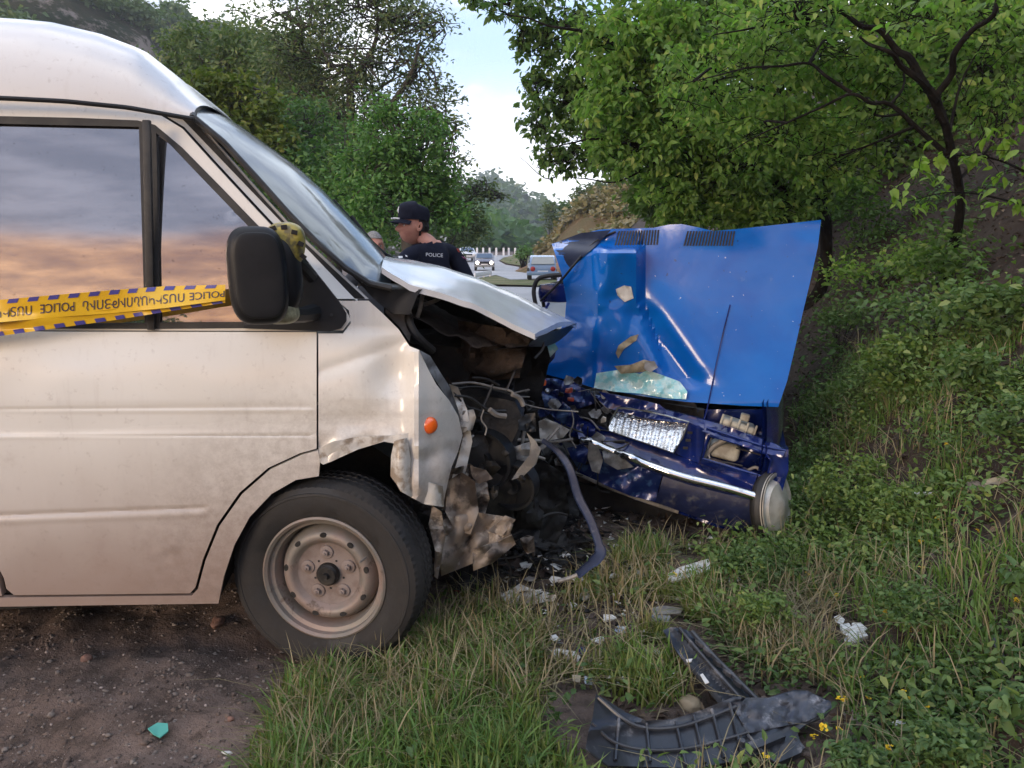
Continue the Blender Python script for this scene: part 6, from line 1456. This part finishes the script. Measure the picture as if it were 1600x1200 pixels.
scrap('plastic_shard', 'white shard at the bottom right among yellow flowers', [(1487, 1140), (1500, 1143), (1512, 1153), (1500, 1156)], m_white_scrap, 'shard', .06, .003, ty=-.3)
scrap('plastic_shard', 'grey mangled sheet in the grass below the crushed van corner', [(780, 930), (800, 920), (812, 912), (830, 920), (852, 924), (870, 930), (866, 938), (830, 944), (790, 942)], m_white_torn, 'scrap', .07, .02, 10, ty=-.3)
scrap('plastic_shard', 'small clear plastic piece below the yellow chip', [(912, 1056), (924, 1058), (926, 1070), (914, 1068)], m_lens, 'chip', .06, .004, ty=-.3)
scrap('plastic_shard', 'dark blue chip beside the dirty white crumpled strip', [(900, 1012), (912, 1010), (918, 1018), (906, 1021)], m_navy, 'chip', .06, .003, ty=-.2)
scrap('plastic_shard', 'orange chip in the dark under the crushed van corner', [(710, 922), (728, 914), (734, 918), (722, 926)], m_red, 'chip', .03, .002)
scrap('plastic_shard', 'white torn chip on the soil between wheel and door', [(346, 1174), (358, 1173), (364, 1176), (354, 1179)], m_white_scrap, 'chip', .012, .001)
# tissue
ts = empty('crumpled_tissue', hit(1333, 1002), 'crumpled white tissue lying in the weeds', 'tissue')
for i, (u, v, r) in enumerate(((1333, 1002, .032), (1322, 994, .022), (1341, 993, .022), (1330, 1010, .024), (1345, 1004, .018))):
    c = hit(u, v) + Vector((0, 0, .03)); v_, f_ = rbox_g(c, (1, .3, 0), (0, 1, .2), (0, .2, 1), r, r * .8, r * .6, r * .3, 2); v_ = [q + Vector((noise.noise(q * 60), noise.noise(q * 60 + Vector((5, 0, 0))), noise.noise(q * 60 + Vector((0, 5, 0))))) * .014 for q in v_]
    mesh('paper_fold', v_, f_, m_petal, ts, sharp=25)
scrap('torn_tissue', 'small torn bit of white tissue above the crumpled one', [(1303, 964), (1312, 960), (1320, 968), (1316, 976), (1306, 972)], m_petal, 'tissue', .05, .008, ty=-.5)
# bent trim strip
def trim():
    pts = [(848, 688, 3.05), (872, 706, 3.05), (890, 732, 3.0), (903, 775, 2.98), (922, 812, 2.95), (936, 852, 2.92), (936, 868, 2.9), (912, 890, 2.86), (902, 898, 2.84)]; root = empty('bumper_strip', PD(902, 898, 2.84), 'bent blue-grey bumper strip hanging down between the two vehicles', 'bumper strip')
    path = smooth_path([PD(*q) for q in pts], 5); V = []; n = len(path); prof_ = [(-.017, .004), (-.013, -.006), (.0, -.008), (.013, -.006), (.017, .004)]
    for i, q in enumerate(path):
        d = (path[min(i + 1, n - 1)] - path[max(i - 1, 0)]).normalized(); sd_ = d.cross(Vector((0, -1, .1))).normalized(); nn_ = sd_.cross(d); w_ = 1.0 - .45 * (1 - min(1, i / 12)); 
        if abs(i - 29) < 4: w_ *= 1.35
        for a_, b_ in prof_: V.append(q + sd_ * a_ * w_ + nn_ * b_ * -1 * (1 if nn_.y > 0 else -1))
    F = [(i * 5 + k, i * 5 + k + 1, (i + 1) * 5 + k + 1, (i + 1) * 5 + k) for i in range(n - 1) for k in range(4)]; m_ = len(V); V += [p + Vector((0, .004, 0)) for p in V]
    F += [tuple(a_ + m_ for a_ in q[::-1]) for q in F]; F += [(i * 5, (i + 1) * 5, (i + 1) * 5 + m_, i * 5 + m_) for i in range(n - 1)] + [(i * 5 + 4, (i + 1) * 5 + 4, (i + 1) * 5 + 4 + m_, i * 5 + 4 + m_) for i in range(n - 1)]
    mesh('strip', V, F, M('blue_grey_trim', (.025, .035, .075), .55, c2=(.06, .08, .14), scale=14, lo=.5, hi=.7, dust=(.16, .16, .18), dust_s=20, dust_lo=.55, dust_hi=.75), root, sharp=50)
    tube('clip', [PD(902, 898, 2.84), PD(890, 903, 2.84), PD(872, 908, 2.83)], .008, m_grey_cable, root, 6)
trim()
# dark undertray pieces in the grass
m_tray = M('dark_undertray_plastic', (.024, .026, .032), .34, c2=(.04, .043, .052), scale=10, dust=(.17, .17, .18), dust_s=11, dust_lo=.56, dust_hi=.70)
m_trayd = M('dusty_undertray_plastic', (.05, .055, .07), .4, c2=(.025, .027, .033), scale=14, lo=.45, hi=.6, dust=(.26, .27, .30), dust_s=16, dust_lo=.5, dust_hi=.7)
P1 = GP(1110, 1045, 0, -.24, .13); t1r = empty('undertray_panel', P1(1110, 1045), 'long narrow dark plastic panel with raised edges, crossing behind the curved ribbed one', 'plastic panel')
panel('panel_sheet', [(1036, 985), (1048, 980), (1062, 981), (1084, 988), (1094, 1000), (1120, 1030), (1190, 1098), (1186, 1108), (1134, 1112), (1100, 1070), (1060, 1022)], P1, lambda u, v: .006 * math.sin((u - 1036 - (v - 985) * .95) / 4.5), m_tray, t1r, 5, thick=.006)
tube('edge_rib', [P1(u, v, -.014) for u, v in ((1082, 988), (1096, 1004), (1120, 1030), (1190, 1100))], .009, m_tray, t1r); tube('edge_rib', [P1(u, v, -.012) for u, v in ((1062, 982), (1085, 1010), (1118, 1048), (1165, 1100))], .007, m_tray, t1r)
for (u, v) in ((1092, 1006), (1105, 1020), (1120, 1036), (1136, 1052), (1152, 1068)): q = P1(u, v, -.02); rbox('clip', q, P1(u + 20, v + 20, 0) - P1(u, v, 0), (1, -1, 0), vz, .012, .008, .008, m_tray, t1r, .002)
crumple('paint_chip', [(1094, 1054), (1098, 1052), (1108, 1066), (1102, 1068)], P1, -.012, .001, 4, m_white_scrap, t1r, 3); crumple('paint_chip', [(1072, 1030), (1082, 1029), (1080, 1034), (1073, 1034)], P1, -.012, .001, 4, m_white_scrap, t1r, 3)
P2 = GP(1100, 1140, .05, -.34, .12); t2r = empty('undertray_panel', P2(1100, 1150), 'curved dark plastic panel with a grid of ribs and a dusty torn right end', 'plastic panel')
o2 = [(931, 1084), (945, 1092), (980, 1114), (1010, 1126), (1050, 1124), (1100, 1108), (1148, 1088), (1165, 1090), (1200, 1090), (1240, 1078), (1262, 1079), (1298, 1096), (1300, 1106), (1290, 1118), (1262, 1130), (1246, 1142), (1250, 1158), (1258, 1168), (1225, 1190), (1205, 1188), (1190, 1176), (1150, 1188), (1090, 1200), (1000, 1198), (950, 1196), (915, 1170), (918, 1150), (926, 1120)]
f2_ = lambda u, v: -.05 * max(0, (985 - u) / 60) ** 1.2 - .02 * math.exp(-((v - (1120 - (u - 1020) * .22)) / 9) ** 2) * (u < 1160) + .004 * ridge(u / 100, v / 100, 4) * (u > 1150)
panel('panel_sheet', o2, P2, f2_, m_tray, t2r, 6, thick=.008)
crumple('dusty_end', [(1142, 1098), (1200, 1091), (1240, 1080), (1262, 1080), (1296, 1097), (1297, 1105), (1286, 1116), (1258, 1128), (1205, 1138), (1168, 1146)], P2, lambda u, v: f2_(u, v) - .006, .006, 8, m_trayd, t2r, 5, 3)
tube('long_rib', [P2(u, v, f2_(u, v) - .010) for u, v in ((935, 1090), (975, 1124), (1010, 1138), (1060, 1136), (1110, 1120), (1150, 1104))], .006, m_tray, t2r)
tube('long_rib', [P2(u, v, f2_(u, v) - .008) for u, v in ((925, 1130), (960, 1160), (1010, 1172), (1070, 1170), (1130, 1156), (1170, 1144))], .005, m_tray, t2r)
for a_, b_ in (((1056, 1128), (1072, 1196)), ((1084, 1118), (1102, 1192)), ((1112, 1108), (1132, 1184)), ((1140, 1098), (1160, 1180)), ((1010, 1130), (1016, 1190)), ((968, 1116), (962, 1188)), ((1168, 1148), (1200, 1184))):
    tube('cross_rib', [P2(a_[0] + (b_[0] - a_[0]) * t_, a_[1] + (b_[1] - a_[1]) * t_, f2_(a_[0] + (b_[0] - a_[0]) * t_, a_[1] + (b_[1] - a_[1]) * t_) - .008) for t_ in (0, .25, .5, .75, 1)], .005, m_tray, t2r, 6, 2)
lathe('boss', [(0, -.02), (.008, -.02), (.012, 0)], P2(1158, 1164, -.01), P2.n, m_tray, t2r, 14)
for poly, nm in (([(1168, 1160), (1220, 1142), (1228, 1150), (1180, 1170)], 'raised_tab'), ([(1200, 1184), (1256, 1166), (1252, 1176), (1214, 1192)], 'raised_tab')): panel(nm, poly, P2, -.022, m_tray, t2r, 6, thick=.02)
scrap('plastic_bar', 'dark flat bar lying in the litter at the right edge', [(1549, 995), (1556, 996), (1576, 1038), (1570, 1044), (1556, 1020)], m_tray, 'bar', .04, .002, ty=-.3, thick=.012)
# ---- stones and gravel
m_stone = M('grey_brown_stone', (.20, .17, .15), .85, c2=(.12, .095, .08), scale=20, bump=.6, bscale=50)
m_stoner = M('reddish_stone', (.22, .12, .09), .85, c2=(.12, .07, .055), scale=20, bump=.6, bscale=50)
def rock_g(c, r, seed, sub=2):
    bm = bmesh.new(); bmesh.ops.create_icosphere(bm, subdivisions=sub, radius=1); sx, sy, sz = [random.uniform(.6, 1.1) for _ in range(3)]
    V = [Vector(c) + Vector((q.co.x * sx, q.co.y * sy, q.co.z * sz * .6)) * r * (1 + .3 * noise.noise(q.co * 1.3 + Vector((seed, 0, 0)))) for q in bm.verts]; bm.verts.index_update(); F = [tuple(q.index for q in p.verts) for p in bm.faces]; bm.free(); return V, F
for i, (u, v, r, mt, lb) in enumerate(((1285, 945, .042, m_stone, 'rounded grey stone in the weeds above the crumpled tissue'), (1333, 1128, .035, m_stone, 'grey stone right of the torn dusty panel end'), (1080, 1103, .04, M('pale_tan_stone', (.3, .24, .16), .9), 'flat tan stone in the grass inside the panel angle'),
        (1524, 764, .045, m_stone, 'grey stone left of the pale slab on the bank'), (135, 1030, .022, m_stoner, 'reddish stone on the dirt below the door'), (80, 1118, .014, m_stone, 'small pale pebble left of the teal shard'), (340, 975, .035, m_stoner, 'brown stone in the shade behind the van wheel'), (360, 1125, .014, m_stoner, 'small reddish pebble right of the teal shard'), (1345, 1110, .02, m_stoner, 'small reddish stone by the yellow flowers'))):
    c = hit(u, v); V, F = rock_g(c + vz * r * .2, r, i * 3.3, 3); o = mesh('stone', V, F, mt, None, sharp=180); o.data.transform(Matrix.Translation(-c)); o.location = c; tag(o, lb, 'stone')
def scatter_rocks(name, label, n, xr, yr, cond, rlo, rhi, mt):
    bm = bmesh.new(); bmesh.ops.create_icosphere(bm, subdivisions=1, radius=1); base = np.array([q.co[:] for q in bm.verts]); bm.verts.index_update(); bf = np.array([[q.index for q in p.verts] for p in bm.faces]); bm.free()
    pts = ground_pts(n, xr, yr, cond); r = rlo + (rhi - rlo) * rng.uniform(0, 1, n) ** 4; sc_ = rng.uniform(.6, 1.2, (n, 1, 3)) * np.array([1, 1, .6]); jit = 1 + rng.normal(0, .24, (n, len(base), 1))
    V = pts[:, None, :] + base[None] * sc_ * jit * r[:, None, None]; F = (np.arange(n)[:, None, None] * len(base) + bf[None]).reshape(-1, 3); return tag(fast_mesh(name, V.reshape(-1, 3), F, mt), label, kind='stuff')
dcond = lambda x, y: in1(*cover_pos(x, y), dirt_poly + [(60, 1400)]) or in1(*cover_pos(x, y), dirt_poly)
scatter_rocks('gravel', 'loose small gravel on the brown dirt', 5000, (-3.2, .1), (1.5, 3.2), dcond, .002, .011, m_stone)
scatter_rocks('gravel', 'pale grit on the brown dirt', 1300, (-3.2, .1), (1.5, 3.2), dcond, .0015, .007, M('pale_grit', (.34, .28, .25), .9))
m_clod = M('dark_soil_clod', (.095, .070, .058), .95, c2=(.15, .112, .094), scale=14, bump=.9, bscale=60)
scatter_rocks('soil_clods', 'dark churned soil clods by the van wheel', 2200, (-2.4, .1), (1.5, 3.0), lambda x, y: dcond(x, y) and fbm(x * 2.1, y * 2.1, 1.1) + .9 * math.exp(-((y - 2.3 - .1 * x) / .35) ** 2) > .15, .002, .014, m_clod)
scatter_rocks('soil_clods', 'soil lumps showing between the weeds', 2500, (.6, 4.0), (1.7, 5.5), lambda x, y: fbm(x * 2.1, y * 2.1, 6.1) > -.05, .004, .03, m_clod)
# ---- yellow flowers
m_yel = M('yellow_petal', (.75, .50, .01), .6)
def flower():
    root = empty('yellow_flower', (0, 0, 0), 'small yellow flower head standing among the weeds', 'flower', 'yellow flowers in the weeds')
    tube('stem', [Vector((0, 0, 0)), Vector((.004, .003, .05)), Vector((0, .006, .085))], .0015, lf_w1, root, 5, 2)
    g = Geo()
    for i in range(11):
        c = Vector((random.gauss(0, .006), .006 + random.gauss(0, .006), .085 + random.gauss(0, .005)))
        for j in range(4):
            a_ = j * 1.57 + random.random(); d = Vector((math.cos(a_), math.sin(a_), .35)) * .0062; e = Vector((-math.sin(a_), math.cos(a_), 0)) * .0032; g.add([c, c + d * .6 + e, c + d, c + d * .6 - e], [(0, 1, 2, 3)])
    g.build('blossom', m_yel, root, False); return root
fl = [(1328, 1066), (1344, 1074), (1352, 1103), (1415, 1090), (1312, 1108), (1318, 1122), (1283, 1142), (1306, 1143), (1414, 1112), (1440, 1120), (1300, 935), (1350, 838), (1323, 849), (1300, 898), (1432, 858), (1498, 705), (1455, 812), (1462, 818), (1517, 840), (1422, 1002), (1278, 1172), (1024, 1165), (1050, 912), (1580, 950), (1552, 1135), (1388, 1190), (1200, 1195), (1440, 900), (1345, 868), (1478, 700), (1390, 975), (1250, 905)]
fp = flower()
for k, (u, v) in enumerate(fl):
    p = hit(u, v + 12)
    if k == 0: r_ = fp
    else:
        r_ = fp.copy(); C.objects.link(r_)
        for ch_ in fp.children: c_ = ch_.copy(); C.objects.link(c_); c_.parent = r_
    r_.location = p; s_ = random.uniform(.55, 1.0); r_.scale = (s_, s_, s_); r_.rotation_euler = (random.gauss(0, .2), random.gauss(0, .2), random.uniform(0, 6))
# ---- shrubs on the bank
def bsh(label, u, v, ru, rv, n, mat, leaf=.04, D=None, ksub=18, name='shrub', cat='shrub'):
    p = hit(u, v + rv * .6); D_ = D or p.y - .15
    return shrub(label, [(u, v, D_, ru, rv, n)], mat, leaf, None, 'near', cat, .003, ksub, .22, ground_=Vector((p.x, p.y + .1, p.z - .02)), droop=.15, name=name)
bsh('leafy shrub just right of the raised bonnet top corner', 1390, 425, 90, 40, 900, lf_ov, .055)
bsh('broad shrub with olive leaves below the lime-green branch', 1470, 500, 110, 50, 1300, lf_w1, .052)
bsh('dark-leaved shrub at the right edge of the view', 1580, 480, 60, 60, 700, lf_w1, .055)
bsh('lighter shrub in the middle of the bank', 1430, 570, 90, 45, 1100, lf_w2, .045)
bsh('small-leaved shrub beside the lower corner of the bonnet', 1320, 520, 55, 50, 800, lf_w1, .042)
bsh('green shrub low at the right on the bank', 1540, 580, 70, 45, 900, lf_w1, .045)
bsh('bright yellowish bush right of the pale car wheel', 1340, 760, 75, 55, 1700, lf_w2, .026)
bsh('low leafy bush under the bright yellowish one', 1290, 800, 60, 30, 800, lf_w1, .026)
bsh('small bush beside the crooked twig on the bank', 1400, 790, 50, 35, 700, lf_w2, .028)
bsh('feathery green bush left of the stone on the bank', 1590, 650, 60, 40, 900, lf_w1, .03)
bsh('rounded weed clump below the pale car wheel', 1180, 880, 60, 30, 700, lf_w1, .022)
bsh('fresh green weed clump left of the tissue', 1190, 955, 55, 35, 900, lf_w2, .020)
bsh('weed clump between the tissue and the yellow flowers', 1420, 940, 70, 35, 900, lf_w1, .022)
bsh('big-leaved plant cut by the right edge of the view', 1590, 905, 30, 30, 34, lf_w1, .055, ksub=6)
bsh('big-leaved plant in the lower right corner', 1580, 1110, 40, 40, 60, lf_w1, .045, ksub=6)
bsh('leafy weeds at the bottom right below the flowers', 1480, 1160, 80, 35, 700, lf_w1, .024)
bsh('sprawling weed at the bottom beside the ribbed panel', 1340, 1185, 50, 25, 400, lf_w1, .024)
bsh('dark shrub under the trees at the top of the bank', 1500, 400, 120, 45, 900, lf_ovdark, .06)
bsh('shaded shrub between the two trunks on the bank', 1350, 350, 70, 60, 900, lf_ovdark, .07)

# crumbs of plastic, glass and paint round the crash
def crumbs(name, label, n, poly, mt, lo, hi):
    pts = ground_pts(n, (-.5, 1.9), (1.9, 4.2), lambda x, y: in1(*cover_pos(x, y), poly)); pts[:, 2] += rng.uniform(.0, .05, n); s = rng.uniform(lo, hi, n)
    t3 = rng.normal(size=(n, 4, 3)) * s[:, None, None] * np.array([1, 1, .35]); V = (pts[:, None, :] + t3).reshape(-1, 3); F = (np.arange(n)[:, None, None] * 4 + np.array([(0, 1, 2), (0, 2, 3), (0, 3, 1), (1, 3, 2)])[None]).reshape(-1, 3)
    tag(fast_mesh(name, V, F, mt), label, kind='stuff')
cp = [(690, 880), (800, 830), (940, 800), (1120, 850), (1180, 960), (1060, 1090), (860, 1080), (760, 980)]
crumbs('debris_crumbs', 'small pale crumbs of broken plastic round the crash', 420, cp, m_white_scrap, .003, .016)
crumbs('debris_crumbs', 'small black crumbs of broken plastic round the crash', 420, cp, m_black, .005, .022)
crumbs('debris_crumbs', 'black crumbs of plastic piled under the crushed front', 420, [(700, 880), (800, 800), (900, 780), (950, 860), (920, 920), (780, 930)], m_dark, .01, .04)
for k, (poly, lb) in enumerate((([(800, 850), (850, 820), (900, 835), (935, 870), (900, 900), (850, 905), (800, 890)], 'large black broken plastic sheet lying under the bent strip'), ([(850, 760), (885, 750), (905, 800), (900, 850), (870, 860), (850, 810)], 'black ribbed plastic piece leaning against the crushed blue corner'),
        ([(700, 890), (760, 880), (790, 900), (750, 925), (705, 920)], 'black plastic piece in the shade behind the van wheel'))):
    scrap('broken_sheet', lb, poly, m_dark if k != 1 else m_black, 'broken plastic', .05 + .03 * k, .03, 5, ty=-.35, step=6, seed=k + .5)
# ------------------------------------------------------------------ the air down the valley
m, t, b = nodes_of('valley_haze'); t.nodes.remove(b); pv = N(t, 'ShaderNodeVolumePrincipled'); pv.inputs['Color'].default_value = (.80, .88, 1, 1); pv.inputs['Density'].default_value = .0008
L(t, pv.outputs[0], t.nodes['Material Output'].inputs['Volume'])
bm = bmesh.new(); bmesh.ops.create_cube(bm, size=1); me = bpy.data.meshes.new('haze'); bm.to_mesh(me); bm.free(); me.materials.append(m)
hz = bpy.data.objects.new('haze', me); hz.scale = (1900, 1200, 150); hz.location = (0, 350, 150 / 2 - 6); C.objects.link(hz); tag(hz, 'pale haze filling the valley', kind='stuff')

gfr = 'small white fragments scattered round the crash'
for k, (u, v) in enumerate(((830, 905), (868, 905), (884, 868), (905, 905), (950, 965), (972, 985), (985, 858), (1060, 935), (1118, 930), (935, 1000), (850, 955), (760, 905), (1145, 905), (1010, 985), (745, 930), (892, 945), (958, 900), (1245, 960), (1405, 1130), (975, 1060))):
    s = random.uniform(4, 9); poly = [(u + s * 1.5 * math.cos(a_) * random.uniform(.5, 1.2), v + s * .8 * math.sin(a_) * random.uniform(.5, 1.2)) for a_ in np.arange(0, 6.2, 1.05)]
    scrap('plastic_fragment', 'small white fragment of broken plastic lying round the crash', poly, random.choice([m_white_scrap, m_white_scrap, m_grey_cable, m_lens]), 'fragment', random.uniform(.03, .07), .004, ty=-.3, step=3, seed=k, group=gfr)
